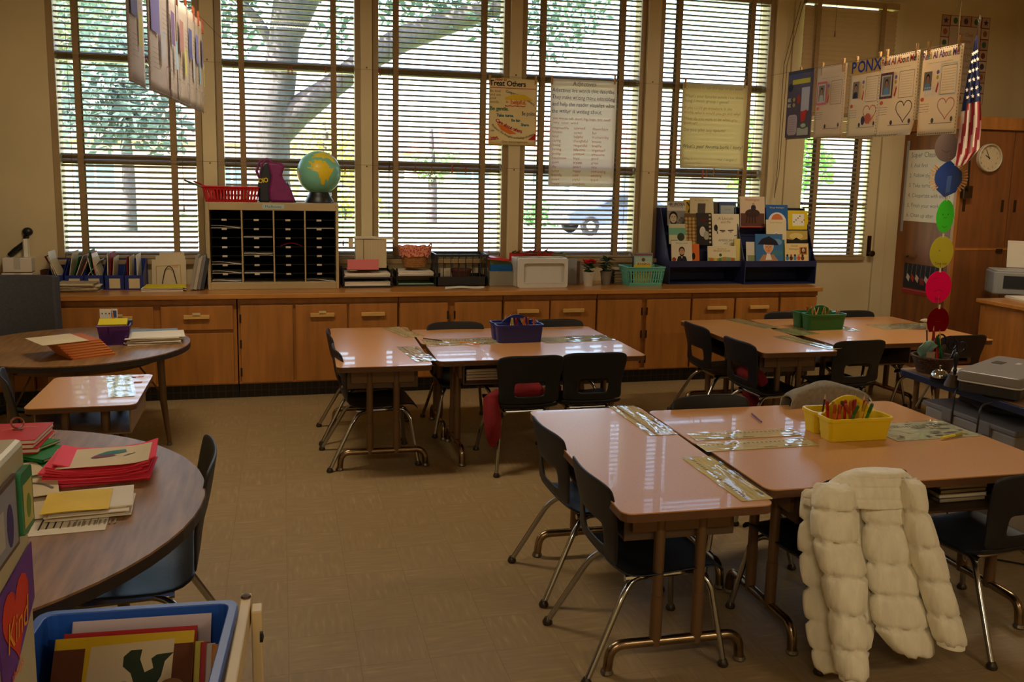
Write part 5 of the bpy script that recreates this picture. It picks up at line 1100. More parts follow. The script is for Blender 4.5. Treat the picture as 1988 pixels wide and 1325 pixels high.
bpx('cream book with a small portrait at its foot, middle of the right rack', 1488, 1527, 427, 474, Y(y2, 1), CRM, art_small)
bpx('dark book with a yellow sunset, right side of the right rack', 1524, 1568, 448, 476, Y(y2, 1), (60, 50, 34), art_sun)
bpx('pale book half hidden behind the book of the man in a black tricorn hat', 1449, 1474, 470, 507, Y(y2, 0) + .012, (206, 200, 180), lambda p, w, h: p.rect(-w * .4, 0, w * .5, h * .3, (130, 140, 100)))
bpx('blue book of a man in a black tricorn hat', 1467, 1520, 455, 507, Y(y2, 0), (60, 110, 160), art_hatman)
bpx('cream book with a row of children under a small framed picture', 1524, 1570, 473, 507, Y(y2, 0), (226, 200, 140), art_georg)
bpx('thin green book leaning behind the tricorn hat book', 1512, 1524, 466, 507, Y(y2, 0) + .012, (70, 110, 90))

# ------------------------------------------------------------------ sheets hanging on the windows
def clothespin(label, loc, rz=0, col=BRASSPIN, group='clothespins', flip=False, s=1):
    t = thing('clothespin', label, 'clothespin', loc, 0, group, (0, pi if flip else 0, rz)); t.scale = (s,) * 3
    for k in (-1, 1): obj('jaw', MB().plate([(k * .001, -.045), (k * .005, -.043), (k * .006, 0), (k * .008, .027), (k * .002, .027)], -.005, .005, M=Matrix.Rotation(pi / 2, 4, 'X')), col, t)
    obj('spring', MB().tube([(-.006, 0, .0), (.006, 0, 0)], .0035, 6), CHROME, t)
    return t
def wavy(w, h, a=.004, f=5, ph=0, th=.0008, roll=0):
    return MB().sheet(lambda u, v: ((u - .5) * w, v * h, a * sin(u * f + ph) * sin(v * f * .8 + 1) + roll * max(0, .2 - v) ** 2), 14, 14, th)
def hung(name, label, px, yp, mat_, a=.0, group=None, roll=0):
    """px = (x0, x1, top, bottom) of a sheet hanging parallel to the windows at depth yp"""
    tl, br = oy(px[0], (px[2] + px[3]) / 2, yp), oy(px[1], (px[2] + px[3]) / 2, yp); top, bot = oy((px[0] + px[1]) / 2, px[2], yp).z, oy((px[0] + px[1]) / 2, px[3], yp).z
    w, h = br.x - tl.x, top - bot; t = thing(name, label, 'poster', ((tl.x + br.x) / 2, yp, bot), 0, group, (pi / 2, 0, 0))
    obj('sheet', wavy(w, h, a, 4, 0, .0008, roll), mat_, t, smooth=2)
    return t, w, h
PY = 6.90
# how to treat others
t, w, h = hung('kindness_poster', 'colourful printed poster headed How to Treat Others', (949, 1042, 153, 282), PY, mat('poster_board', (226, 206, 150), .6, var=.03))
p = Print(); p.z = .0012
X = lambda q: (q - 996) / 93 * w
Yp = lambda q: (282 - q) / 129 * h
GRE, BLU, RED, TEAL, ORG = (50, 110, 80), (40, 70, 110), (176, 34, 50), (30, 110, 120), (214, 110, 50)
p.text(X(961), Yp(158), 'How to', .022, RED, bold=True).text(X(950), Yp(167.5), 'Treat Others', .042, (40, 30, 40), bold=True, width=w * .98)
p.line([(-w * .48, Yp(171.5)), (w * .48, Yp(171.5))], .005, RED)
for k, l in enumerate(('Be kind', 'and use', 'kind', 'words.')): p.text(X(951), Yp(180 + 7 * k), l, .020, (120, 100, 70), width=w * .26)
p.text(0, 0, 'Cooperate with others', .022, BLU, curve=lambda q: (X(981) + w * .6 * q, Yp(180) - .06 * h * q - .13 * h * q * q, -.1 - .5 * q))
p.poly([(X(980), Yp(190)), (X(996), Yp(183)), (X(1018), Yp(183)), (X(1034), Yp(192)), (X(1034), Yp(194)), (X(980), Yp(194))], (222, 184, 50))
p.text(X(982), Yp(200), 'Be', .014, ORG).text(X(991), Yp(202), 'helpful.', .036, ORG, bold=True, width=w * .44)
p.line([(X(980 + 5 * k), Yp(205 + 1.5 * (k % 2))) for k in range(9)], .006, RED)
p.text(X(951), Yp(215), 'Be gentle.', .030, GRE, bold=True, width=w * .54).text(X(1013), Yp(223), 'Be polite.', .032, BLU, sx=.7, width=w * .3)
p.text(X(964), Yp(227), 'Take turns.', .024, TEAL, bold=True, width=w * .5).text(X(993), Yp(236), 'Be fair.', .022, TEAL, bold=True).text(X(1012), Yp(244), 'Share.', .022, TEAL, bold=True)
p.poly([(X(965), Yp(240)), (X(982), Yp(246)), (X(1004), Yp(260)), (X(990), Yp(261)), (X(974), Yp(253))], (222, 120, 50))
p.text(0, 0, 'Care about others.', .028, RED, bold=True, curve=lambda q: (X(962) + w * .56 * q, Yp(236) - .17 * h * q - .02 * h * sin(pi * q), -.55 + .1 * q))
p.text(0, 0, 'Respect the thoughts and feelings of others.', .018, (90, 80, 60), curve=lambda q: (X(953) + w * .06 + w * .88 * q - .05 * w * (1 - q), Yp(222) - h * .37 * sin(pi * (.12 + .62 * q)) ** .8, -1.15 + 1.75 * q))
p.text(X(951), Yp(256), 'I care', .018, TEAL, sx=.7).text(X(950), Yp(274), 'Listen.', .034, RED, bold=True, sx=.75, rot=.14, width=w * .24)
p.poly([(X(950), Yp(281.5)), (X(950), Yp(277)), (X(972), Yp(281.5))], (214, 180, 50)).poly([(X(1026), Yp(271)), (X(1041), Yp(271)), (X(1041), Yp(258))], RED).text(X(975), Yp(277.5), 'Give encouragement.', .018, (130, 110, 70), width=w * .68)
p.build('lettering', t)
for k, x in enumerate((951, 1040)): clothespin(('left', 'right')[k] + ' wooden clothespin holding the How to Treat Others poster', oy(x, 153, PY - .003))
# adjectives sheet
t, w, h = hung('adjectives_sheet', 'large hand-lettered chart paper headed Adjectives', (1067, 1194.5, 155, 362), PY, thin_paper('chart_paper', (242, 232, 222), .6), .004)
p = Print(); p.z = .0062
DK, RD = (60, 56, 84), (196, 110, 90)
Yq = lambda q: (362 - q) / 207 * h
p.text(0, Yq(167), 'Adjectives', .034, (110, 96, 100), slant=.1, center=True, wob=.1)
for k, l in enumerate(('Adjectives are words that describe.', 'They make writing more interesting', 'and help the reader visualize what', 'the writer is writing about.')): p.text(-w * .48, Yq(180 + 13.4 * k), l, .032, DK, wob=.12, slant=.05, width=w * (.95 if k < 3 else .76))
p.text(-w * .46, Yq(233), 'size words: tall, short, big, huge, tiny, small', .02, RD, wob=.15, width=w * .92).text(-w * .45, Yq(241), 'very  other  word', .02, RD, wob=.15)
C1 = 'responsible honest kind caring loving strong pretty handsome quiet shy funny friendly smart happy'.split(); C2 = 'talented sweet helpful thoughtful respectful talkative creative loyal artistic smart happy cute joyful energetic'.split(); C3 = 'dependable fair trustworthy honest lovable organized awesome good great nice interesting exciting brave'.split()
for c, (L, x) in enumerate(((C1, -.46), (C2, -.14), (C3, .14))):
    for k, l in enumerate(L): p.text(w * x, Yq(251 + 8.35 * k), l, .021, RD, wob=.14, width=w * .3)
p.build('lettering', t)
for k, x in enumerate((1072, 1194)): clothespin(('left', 'right')[k] + ' clothespin holding the adjectives sheet', oy(x, 153, PY - .006), 0)
# questions sheet
t, w, h = hung('questions_sheet', 'yellowed chart paper of hand-written questions, curling at its foot', (1322, 1447, 163, 328), PY - .0, thin_paper('yellowed_chart_paper', (230, 214, 172), .6), .007, None, .5)
p = Print(); p.z = .0095; Yq = lambda q: (328 - q) / 165 * h; F1, F2, F3 = (160, 150, 120), (190, 140, 90), (70, 72, 80)
for q, l, c, s in ((174, 'Questions to ask the star of the week', F1, .024), (191, "What's your favorite movie / t.v. show /", F1, .026), (200, 'song / music group / game?', F1, .026), (213, 'If you could go anywhere in the', F2, .024), (222, 'world, where would you go and why?', F2, .024), (234, 'What do you want to be when you', F2, .024), (242, 'grow up?', F2, .024), (256, 'Do you play any sports?', F1, .028), (288, "What's your favorite book / story?", F3, .03), (312, 'Who is your favorite actor / singer /', F1, .024), (320, 'sports star?', F1, .024)):
    p.text(-w * .47, Yq(q), l, s, c, wob=.12, slant=.05, width=w * .94)
p.build('lettering', t)
for k, x in enumerate((1331, 1446)): clothespin(('left', 'right')[k] + ' clothespin holding the yellowed questions sheet', oy(x, 160, PY - .006), .1)
# clothespins left hanging on the wires along the meeting rails
wz = lambda z: tag(obj('hanging_wire', MB().tube([(-1.5, 6.915, z), (4.0, 6.915, z)], .0012, 5), CORD), 'thin %s wire strung across the windows' % ('lower' if z < 2 else 'upper'), 'wire')
wz(1.66); wz(2.365)
spots = [(756, 326, 0), (806, 334, 1), (838, 334, 2), (878, 331, 3), (904, 334, 1), (560, 137, 1), (567, 137, 1), (632, 140, 1), (670, 333, 1), (738, 145, 1), (1056, 330, 0), (1364, 340, 4), (1372, 338, 2), (1432, 341, 2), (1386, 336, 2)]
CP = [flat((80, 60, 34), .6), flat((150, 70, 34), .6), flat((150, 110, 40), .6), flat((170, 60, 60), .6), flat((206, 100, 50), .6)]
wh = ['dark', 'brown', 'tan', 'small red', 'orange']
for k, (x, y, c) in enumerate(sorted(spots)):
    wn = ('second', 'third', 'fourth', 'fifth')[0 if x < 700 else 1 if x < 1000 else 2 if x < 1200 else 3]; wi = 'upper' if y < 200 else 'lower'
    nth = sum(1 for q in spots if q < (x, y, c) and (q[1] < 200) == (y < 200) and (q[0] < 700, q[0] < 1000, q[0] < 1200) == (x < 700, x < 1000, x < 1200))
    clothespin('%s clothespin, %s from the left on the %s wire at the %s window' % (wh[c], ('first', 'second', 'third', 'fourth', 'fifth', 'sixth')[nth], wi, wn), oy(x, y, 6.905), (k % 3 - 1) * .08, CP[c], 'loose clothespins on the window wires', True, .9)
# ------------------------------------------------------------------ left side of the room
def round_table(label, cx, cy, r_, z, topm, legs, taper=True):
    t = thing('round_table', label, 'table', (cx, cy, 0))
    obj('table_top', MB().plate(ell(0, 0, r_, r_, 64), z - .006, z, 0).plate(ell(0, 0, r_ + .001, r_ + .001, 64), z - .034, z - .006, 1), [topm, mat('dark_edge_band', (40, 30, 24), .5)], t)
    obj('apron', MB().lathe([(r_ * .72, z - .09), (r_ * .72, z - .034)], 40, close=False).lathe([(r_ * .71, z - .034), (r_ * .71, z - .09)], 40, close=False), BROWNTUBE, t)
    for a in legs:
        x, y = r_ * .74 * cos(a), r_ * .74 * sin(a)
        l = obj('leg', MB().tube([(x, y, z - .034), (x * 1.02, y * 1.02, z * .45), (x * 1.08, y * 1.08, .012)], [.022, .02, .012], 12), BROWNTUBE, t, smooth=True)
        obj('glide', MB().lathe([(.012, 0), (.016, .004), (.013, .016)], 10), MATS['steel_glide'], l, (x * 1.08, y * 1.08, 0))
        obj('brace', MB().tube([(x * .62, y * .62, z - .06), (x * 1.02, y * 1.02, z * .5)], .006, 6), BROWNTUBE, l)
    return t
FT = (-1.13, 5.44); NT = (-1.02, 2.52); NZ = .70
round_table('round walnut-topped table by the cabinets, folders and a purple basket on it', *FT, .60, .60, WALNUT, [-.12, pi * .62, pi * 1.3])
round_table('large round walnut-grained table at the front left, covered in paper piles', *NT, .80, NZ, WALNUT, [.55, pi * .62, pi * 1.1, -.62])
# orange folders: a slumped stack, every folder a child
c, rz, w, d = quad([(70, 660), (185, 640), (204, 690), (140, 694)], .60)
t = thing('folder_stack', 'slumped stack of orange-edged folders on the far round table', 'folders', (-1.04, 5.16, .60), .55)
FO = [flat((206, 122, 60), .7), flat((186, 98, 44), .7), flat((222, 150, 90), .7)]
for k in range(20): obj('folder', MB().box((-.11, -.13, 0), (.11, .13, .0038)), FO[k % 3], t, (-.0035 * k + .003 * (k % 3), .0015 * k, .0044 * k + .0005)).rotation_euler = (0, 0, .03 * sin(k * 2.1))
obj('sheet', MB().sheet(lambda u, v: ((u - .5) * .23, (v - .5) * .27, .001), 2, 2, .001), PAPER2, t, (-.13, .03, .09))
bk = mat('violet_plastic', (96, 56, 140), .4, var=.05); c = oz(218, 672, .60)
crate_basket('violet_basket', 'violet plastic basket on the far round table', 'basket', (c.x, c.y + .1, .601), .1, .17, .2, .11, bk, .015, 3, 1, .004, 1.6)
BC = Vector((c.x, c.y + .1, .61))
pencil('pencil', BC + Vector((.01, -.02, 0)), .12, -2.1, (220, 130, 50), 'orange pencil standing in the violet basket', .2, 'things in the violet basket')
tag(obj('notecard', MB().box((-.05, 0, 0), (.045, .002, .1)), flat((226, 222, 216), .7), None, BC + Vector((-.03, .02, .085))), 'white note card with a blue corner standing in the violet basket', 'card')
p = Print(); p.rect(.012, .05, .04, .09, (60, 90, 150)).rect(-.04, .07, -.034, .076, INK).rect(-.02, .07, -.014, .076, INK).rect(-.002, .07, .004, .076, INK); p.build('marks', bpy.data.objects['notecard'], (0, -.001, 0), (pi / 2, 0, 0))
o = tag(obj('sticky_pad', MB().box((-.075, -.03, 0), (.075, .05, .022)), flat((214, 196, 50), .7), None, BC + Vector((0, -.05, .098))), 'yellow pad lying across the violet basket', 'pad'); o.rotation_euler = (.3, 0, .05)
tag(obj('tape_roll', MB().lathe([(.012, 0), (.03, 0), (.03, .03), (.012, .03)], 18), flat((50, 60, 70), .5), None, BC + Vector((.06, .05, .085)), smooth=True), 'dark tape roll at the back of the violet basket', 'tape')
c, rz, w, d = quad([(250, 650), (352, 645), (352, 678), (240, 680)], .60)
stack('paper_pile', 'white paper pile at the right edge of the far round table', (c.x + .01, c.y, .601), .12, .29, .22, 10, .0042, [WHITEP, PAPER2, WHITEP], .02, 7)
c = oz(288, 644, .6); stack('paper_pile', 'pale green and blue papers behind the white pile on the far round table', (c.x, c.y, .601), .1, .3, .12, 3, .002, [flat((150, 170, 160), .8), PAPER2, flat((140, 160, 186), .8)], .02, 8)

# small student desk
t = thing('student_desk', 'small tan student desk between the two round tables', 'desk', (-.838, 4.29, 0), .01); w, d, z = .44, .60, .60
obj('desk_top', MB().plate(rrect(-w / 2, -d / 2, w / 2, d / 2, .035, 5), z - .004, z, 0).plate(rrect(-w / 2 + .001, -d / 2 + .001, w / 2 - .001, d / 2 - .001, .035, 5), z - .026, z - .004, 1), [LAMWOOD, LAMEDGE], t)
obj('book_box', MB().box((-w / 2 + .03, -d / 2 + .05, z - .14), (w / 2 - .03, d / 2 - .08, z - .134)).box((-w / 2 + .03, -d / 2 + .05, z - .134), (-w / 2 + .036, d / 2 - .08, z - .026)).box((w / 2 - .036, -d / 2 + .05, z - .134), (w / 2 - .03, d / 2 - .08, z - .026)), mat('desk_box_tan', (140, 110, 74), .5), t)
for s in (-1, 1):
    for q in (-1, 1): obj('leg', MB().tube([(s * .08, q * .2, z - .026), (s * .085, q * .21, .03)], .019, 10), BROWNTUBE, t, smooth=True)
for q in (-1, 1): obj('foot_bar', MB().tube(arc3([(-.19, q * .21, 0), (-.18, q * .21, .06), (.18, q * .21, .06), (.19, q * .21, 0)], .05, 5), .016, 10), CHROME, t, smooth=True)
strip('shiny crinkled paper under clear film on the small student desk', [(212, 732), (256, 729), (258, 770), (210, 774)], (206, 196, 170))
tag(obj('tape_scrap', MB().cbox((0, 0, .0006), (.035, .03, .0012)), flat((150, 96, 40), .8), None, oz(268, 743, .6)), 'brown tape scrap on the small student desk', 'tape')
for k, (x, y) in enumerate(((258, 733), (272, 732))): tag(obj('gummed_star', MB().plate([(.02 * cos(a) * (1 if i % 2 else .5), .02 * sin(a) * (1 if i % 2 else .5)) for i, a in enumerate([pi * j / 5 for j in range(10)])], 0, .001), flat(((110, 80, 60), (190, 110, 70))[k], .8), None, oz(x, y, .6)), ('dark', 'orange')[k] + ' gummed star at the top edge of the small student desk', 'sticker')
t = thing('plastic_bag', 'crumpled blue and white plastic bag on the floor under the student desk', 'bag', (-.66, 4.36, 0))
b = MB().sphere((0, 0, .085), (.085, .07, .085), 16, 10); b.v = [(x + .016 * sin(z * 90 + y * 60), y + .016 * sin(x * 80), z * (1 + .12 * sin(x * 60 + y * 40))) for x, y, z in b.v]; obj('bag_body', b, mat('bag_film', (70, 100, 140), .3, var=.4, scale=20), t, smooth=True)
obj('bag_knot', MB().tube([(0, 0, .16), (.02, .01, .19), (.03, .02, .2)], [.03, .012, .03], 8), MATS['bag_film'], t)

# paper piles on the near round table
PK = [flat((236, 60, 84), .7), flat((244, 96, 110), .7), flat((226, 50, 70), .7)]
c, rz, w, d = quad([(132, 874), (268, 863), (280, 905), (104, 922)], NZ + .05)
t = stack('construction_paper', 'stack of hot pink construction paper with a drawing on top', (c.x, c.y, NZ + .0005), .04, .27, .19, 13, .0038, PK, .016, 11, 'paper stack', .02)
o = obj('drawing', MB().sheet(lambda u, v: ((u - .5) * .245, (v - .5) * .18, .002 + .012 * max(0, u - .7) ** 2 * 8), 10, 4, .0008), PAPER2, t, (.012, -.004, .0535)); o.rotation_euler = (0, 0, .03)
p = Print(); p.poly([(-.03, .01), (.0, .045), (.05, .055), (.055, .03), (.02, .01)], (60, 120, 116)).poly([(-.04, -.012), (-.03, .008), (.02, .008), (.03, -.004), (-.02, -.016)], (130, 60, 90)).line([(.06, .0), (.1, .02)], .006, (120, 90, 70)).line([(.05, -.01), (.08, .01)], .004, (70, 80, 90)); p.build('crayon_picture', o, (0, 0, .0032))
GF = flat((30, 120, 50), .6)
for k, (q, lab) in enumerate((([(54, 866), (88, 862), (80, 888), (56, 904)], 'upper green folder with a folded flap, front left of the pink stack'), ([(74, 884), (128, 868), (112, 896), (62, 912)], 'middle green folder beside the pink stack'), ([(52, 908), (112, 898), (100, 922), (52, 930)], 'lower green folder holding a pale sheet beside the pink stack'))):
    c, rz, w, d = quad(q, NZ); t = thing('green_folder', lab, 'folder', (c.x - .03, c.y, NZ + .014 * (2 - k) + .002), rz + .1, 'green folders')
    obj('cover', MB().box((-w / 2 - .02, -.09, 0), (w / 2 + .02, .09, .0018)).box((-w / 2 - .02, -.09, .008), (w / 2 + .02, .09, .0098)).box((-w / 2 - .02, -.09, 0), (-w / 2 - .018, .09, .0098)), GF, t); obj('sheet', MB().box((-w / 2 - .01, -.088, .002), (w / 2 + .01, .085, .0075)), PAPER2, t)
    if k == 2: obj('loose_leaf', MB().box((-w / 2, -.086, .0102), (w / 2 - .01, .05, .0112)), PAPER2, t)
t = thing('red_books', 'stack of red-covered books at the far left of the large round table', 'books', (oz(34, 836, NZ + .07).x - .05, oz(34, 836, NZ + .07).y - .02, NZ))
for k in range(5):
    bb = obj('book', MB().box((-.13, -.1, .0), (.13, .1, .002)).box((-.13, -.1, .012), (.13, .1, .014)).box((-.13, -.1, 0), (-.128, .1, .014)), flat((196, 44, 40), .45), t, (.004 * (k % 3), .003 * (k % 2), .0145 * k)); bb.rotation_euler = (0, 0, -.06 + .02 * (k % 3))
    obj('pages', MB().box((-.127, -.098, .0021), (.128, .098, .0119)), WHITEP, bb)
p = Print(); p.disc(-.05, -.03, .05, (150, 160, 50), .04).disc(-.05, -.055, .045, (60, 110, 50), .03)
for k in range(6): p.line([(.0 + .012 * k, .02 + .008 * k), (.05 + .01 * k, .05)], .003, (230, 150, 120))
p.build('cover_print', bb, (0, 0, .0142))
_p = oz(58, 826, NZ + .08); ring = thing('key_ring', 'small silver ring lying on the red books', 'ring', (_p.x - .03, _p.y - .02, NZ + .0765)); obj('loop', MB().tube([(.018 * cos(a), 0, .018 + .018 * sin(a)) for a in [2 * pi * k / 16 for k in range(17)]], .003, 6), CHROME, ring, smooth=True); obj('tag', MB().cbox((.0, 0, -.002), (.03, .01, .003)), CHROME, ring)
c, rz, w, d = quad([(118, 948), (234, 938), (200, 996), (100, 1004)], NZ + .03)
stack('paper_pile', 'pile of grey-white worksheets under the yellow sheet', (c.x + .015, c.y + .01, NZ + .0015), .1, .19, .16, 8, .003, [PAPER2, WHITEP], .012, 13)
o = tag(obj('yellow_sheet', MB().sheet(lambda u, v: ((u - .5) * .16, (v - .5) * .155, .002 * sin(u * 4)), 6, 2, .0012), mat('yellow_card', (226, 188, 24), .7), None, (c.x - .015, c.y - .008, NZ + .0305)), 'bright yellow sheet on top of the worksheet pile', 'paper'); o.rotation_euler = (0, 0, .1)
o = tag(obj('blue_sheet', MB().box((-.03, -.03, 0), (.03, .03, .001)), flat((40, 100, 160), .7), None, (*oz(110, 988, NZ + .02).xy, NZ + .0012)), 'corner of a blue sheet poking out left of the yellow sheet', 'paper'); o.rotation_euler = (0, 0, .5)
for k, (q, zz, lab) in enumerate((([(58, 932), (100, 926), (124, 958), (66, 965)], .02, 'pale envelope with a dark curved line beside the yellow sheet'), ([(58, 966), (118, 960), (104, 1004), (58, 1010)], .008, 'blank white card lying left of the yellow sheet'))):
    c, rz, w, d = quad(q, NZ + zz); o = tag(obj('envelope', MB().sheet(lambda u, v: ((u - .62) * w * 1.4, (v - .5) * d, .002 * sin(u * 3)), 6, 3, .002), PAPER2, None, (c.x, c.y, NZ + zz)), lab, 'paper'); o.rotation_euler = (0, 0, rz)
    if k == 0: p = Print(); p.line([(-.08, .05), (-.03, .035), (.0, .01), (.02, -.03)], .008, (120, 110, 110)); p.build('curved_line', o, (0, 0, .003))
c, rz, w, d = quad([(62, 992), (217, 980), (208, 1028), (62, 1045)], NZ)
t = thing('flyer', 'white printed flyer with a purple picture at the edge of the round table', 'paper', (c.x - .02, c.y, NZ + .0006), rz - .02); w += .04
obj('sheet', MB().box((-w / 2, -d / 2, 0), (w / 2, d / 2, .0009)), WHITEP, t)
p = Print(); p.z = .001; p.rect(-w * .5, -d * .4, -w * .3, d * .3, (60, 50, 50)).rect(-w * .5, -d * .1, -w * .33, d * .36, (80, 50, 130))
for k in range(9): p.rect(-w * .22 + k * w * .075, -d * (.32 - .02 * (k % 3)), -w * .22 + k * w * .075 + (.004 if k < 3 else .0025), d * (.4 - .1 * (k % 4)), (60, 56, 54) if k < 4 else (140, 132, 120))
for k in range(10): p.rect(w * .08 + .012 * k, -d * .3, w * .08 + .012 * k + .005, -d * .12, (150, 142, 130)).rect(w * .08 + .012 * k, -d * .02, w * .08 + .012 * k + .005, d * .16, (150, 142, 130))
p.build('printed_text', t)

# grey fabric office chair behind the far round table
t = thing('office_chair', 'dark grey fabric office chair between the round table and the cabinets', 'chair', (-1.66, 5.98, 0), 0); FAB = mat('charcoal_fabric', (66, 66, 72), .9, var=.15, scale=80, bump=.3)
obj('back_cushion', MB().sheet(lambda u, v: ((u - .5) * (.56 - .04 * v), .2 + .05 * (v - .4) + .05 * (2 * u - 1) ** 2 * -1 - .02 * sin(pi * v), .46 + .46 * v), 10, 10, .07), FAB, t, smooth=True, bevel=.012)
obj('back_seam', MB().tube([(-.26, .195, .70), (0, .19, .705), (.26, .195, .70)], .004, 6), flat((40, 40, 44), .9), t)
obj('seat_cushion', MB().plate(rrect(-.25, -.12, .25, .2, .08, 5), .38, .45), FAB, t, bevel=.02)
obj('gas_column', MB().tube([(0, .03, .1), (0, .03, .38)], .03, 12), BLACKP, t)
for k in range(5):
    a = 2 * pi * k / 5; l = obj('base_arm', MB().tube([(0, .03, .1), (.2 * cos(a), .03 + .2 * sin(a), .07)], [.028, .016], 8), BLACKP, t); obj('caster', MB().lathe([(.005, -.015), (.028, -.012), (.028, .012), (.005, .015)], 12, M=Matrix.Translation((.2 * cos(a), .03 + .2 * sin(a), .028)) @ Matrix.Rotation(pi / 2, 4, 'X')), BLACKP, l)
obj('back_post', MB().tube([(0, .12, .38), (0, .24, .42), (0, .25, .6)], .02, 8), BLACKP, t)

# left end of the worktop
for k, (z, n) in enumerate(((0, 'lower'), (.1055, 'upper'))):
    x, y, w, h = upright(6, 62, 508, 559); t = thing('paper_box', n + ' white paper box in the corner of the worktop', 'box', (x, y + .12, CZ + z)); obj('carton', MB().box((-w / 2 - .01 * (1 - k), -.1, 0), (w / 2, .1, .1)), WHITEP, t, bevel=.005); obj('tape_strip', MB().box((-.02, -.101, .02), (.02, .101, .1012)), flat((200, 192, 178), .4), t)
t = thing('desk_gadget', 'dark headset-like gadget with a white cloth lying on the white boxes', 'gadget', (x + .01, y + .1, CZ + .2052)); obj('band', MB().tube([(-.07, 0, .015), (-.03, -.02, .05), (.03, 0, .1), (.04, .0, .15)], .02, 8), BLACKP, t, smooth=True); obj('pad', MB().sphere((.05, 0, .18), (.035, .03, .03), 12, 8), BLACKP, t, smooth=True); obj('cloth', MB().sheet(lambda u, v: (.02 + .04 * u, -.03 - .01 * sin(u * 6), .13 * v - .0 + .002), 4, 6, .004), WHITEP, t)
tag(obj('small_pot', MB().lathe([(.03, 0), (.05, .02), (.055, .12), (.045, .125), (.04, .02)], 14), flat((92, 60, 40), .6), None, (x + .2, 6.86, CZ), smooth=True), 'brown jar in the corner to the right of the white paper boxes', 'jar')
a = oz(30, 563, CZ); tag(obj('green_card', MB().box((-.035, 0, 0), (.035, .003, .08)), flat((110, 200, 40), .7), None, (a.x, a.y, CZ + .0005)), 'bright green card standing at the left end of the worktop', 'card')
for k in range(7):
    a = oz(84 + 5 * k, 556, CZ); o = tag(obj('leaning_folder', MB().box((-.002, 0, 0), (.002, .2, .27 - .012 * k)), [WHITEP, PAPER2, flat((60, 80, 150), .6), NEWS, WHITEP, flat((120, 70, 50), .7), PAPER2][k], None, (a.x - .07, a.y + .06, CZ + .003)), '%s folder fanned out left of the blue files' % ('first pale', 'cream', 'blue', 'grey', 'second pale', 'brown', 'last cream')[k], 'folder', 'folders left of the blue files'); o.rotation_euler = (0, .55 + .04 * k, 0)
t = thing('dark_cupboard', 'dark brown cupboard in the left corner of the room', 'cupboard', (-2.25, 6.55, CZ)); obj('carcass', MB().box((-.3, -.1, 0), (.272, .35, .66)), mat('dark_walnut_board', (52, 32, 20), .5, var=.1), t, bevel=.004); obj('door', MB().box((-.28, -.115, .02), (.25, -.1, .64)), MATS['dark_walnut_board'], t, bevel=.003); obj('knob', MB().sphere((.2, -.125, .33), .012, 10, 7), CHROME, t)

# steel file cabinet close to the camera
FX, FY1 = -.265, 1.0
t = thing('file_cabinet', 'tall beige steel file cabinet at the left edge, magnets on its side', 'file cabinet', (FX - .19, .66, 0)); SHELL = mat('beige_cabinet_steel', (178, 168, 136), .4, var=.04)
obj('shell', MB().box((-.19, -.34, .03), (.19, .34, 1.319)), SHELL, t, bevel=.006)
obj('plinth', MB().box((-.18, -.33, 0), (.18, .33, .03)), BLACKP, t)
for k in range(4):
    dd = obj('drawer', MB().box((-.175, .34, .06 + .315 * k), (.175, .356, .36 + .315 * k)), SHELL, t, bevel=.004); obj('handle', MB().box((-.05, .356, .2 + .315 * k), (.05, .375, .225 + .315 * k)), CHROME, dd, bevel=.003)
def side_art(name, label, y0, y1, z0, z1, base, draw, rot=0):
    t = thing(name, label, 'magnet', (FX + .0005, (y0 + y1) / 2, (z0 + z1) / 2), 0, None, (pi / 2, 0, pi / 2)); w, h = y1 - y0, z1 - z0
    return t, w, h
t, w, h = side_art('kind_sign', 'purple diamond-shaped sign reading Kind on the file cabinet', .872, .999, 1.08, 1.205, None, None)
obj('sheet', MB().plate([(-w * .5, h * .42), (-w * .46, -h * .1), (-w * .44, -h * .5), (w * .5, h * .0), (w * .5, h * .5), (-w * .0, h * .46)], 0, .0012), mat('purple_card', (96, 36, 140), .5, var=.2, scale=14), t)
p = Print(); p.z = .0014; p.heart(-.004, .012, .045, .001, (206, 60, 30), (206, 60, 30)).text(-w * .33, -.012, 'Kind', .03, (226, 150, 40), slant=.25, width=w * .58).text(-w * .26, -.045, 'always', .011, (226, 110, 40), width=w * .4); p.build('lettering', t)
t, w, h = side_art('photo_magnet', 'bluish photo magnet on the file cabinet, left of the green one', .86, .952, 1.222, 1.296, None, None)
obj('frame', MB().box((-w / 2, -h / 2, 0), (w / 2, h / 2, .003)), flat((96, 76, 60), .5), t); p = Print(); p.z = .0032; p.rect(-w * .46, -h * .44, w * .46, h * .44, (140, 140, 150)).disc(w * .2, -h * .1, w * .12, (70, 56, 110), h * .3).rect(-w * .4, -h * .3, 0, h * .2, (176, 170, 160)); p.build('picture', t)
t, w, h = side_art('photo_magnet', 'green and yellow glossy magnet near the corner of the file cabinet', .956, .998, 1.226, 1.292, None, None)
obj('frame', MB().plate(rrect(-w / 2, -h / 2, w / 2, h / 2, .006, 3), 0, .006), flat((60, 130, 90), .2), t); p = Print(); p.z = .0062; p.rect(-w * .36, -h * .4, w * .42, h * .3, (190, 180, 100)).disc(w * .05, -h * .1, w * .2, (110, 140, 60), h * .2); p.build('picture', t)

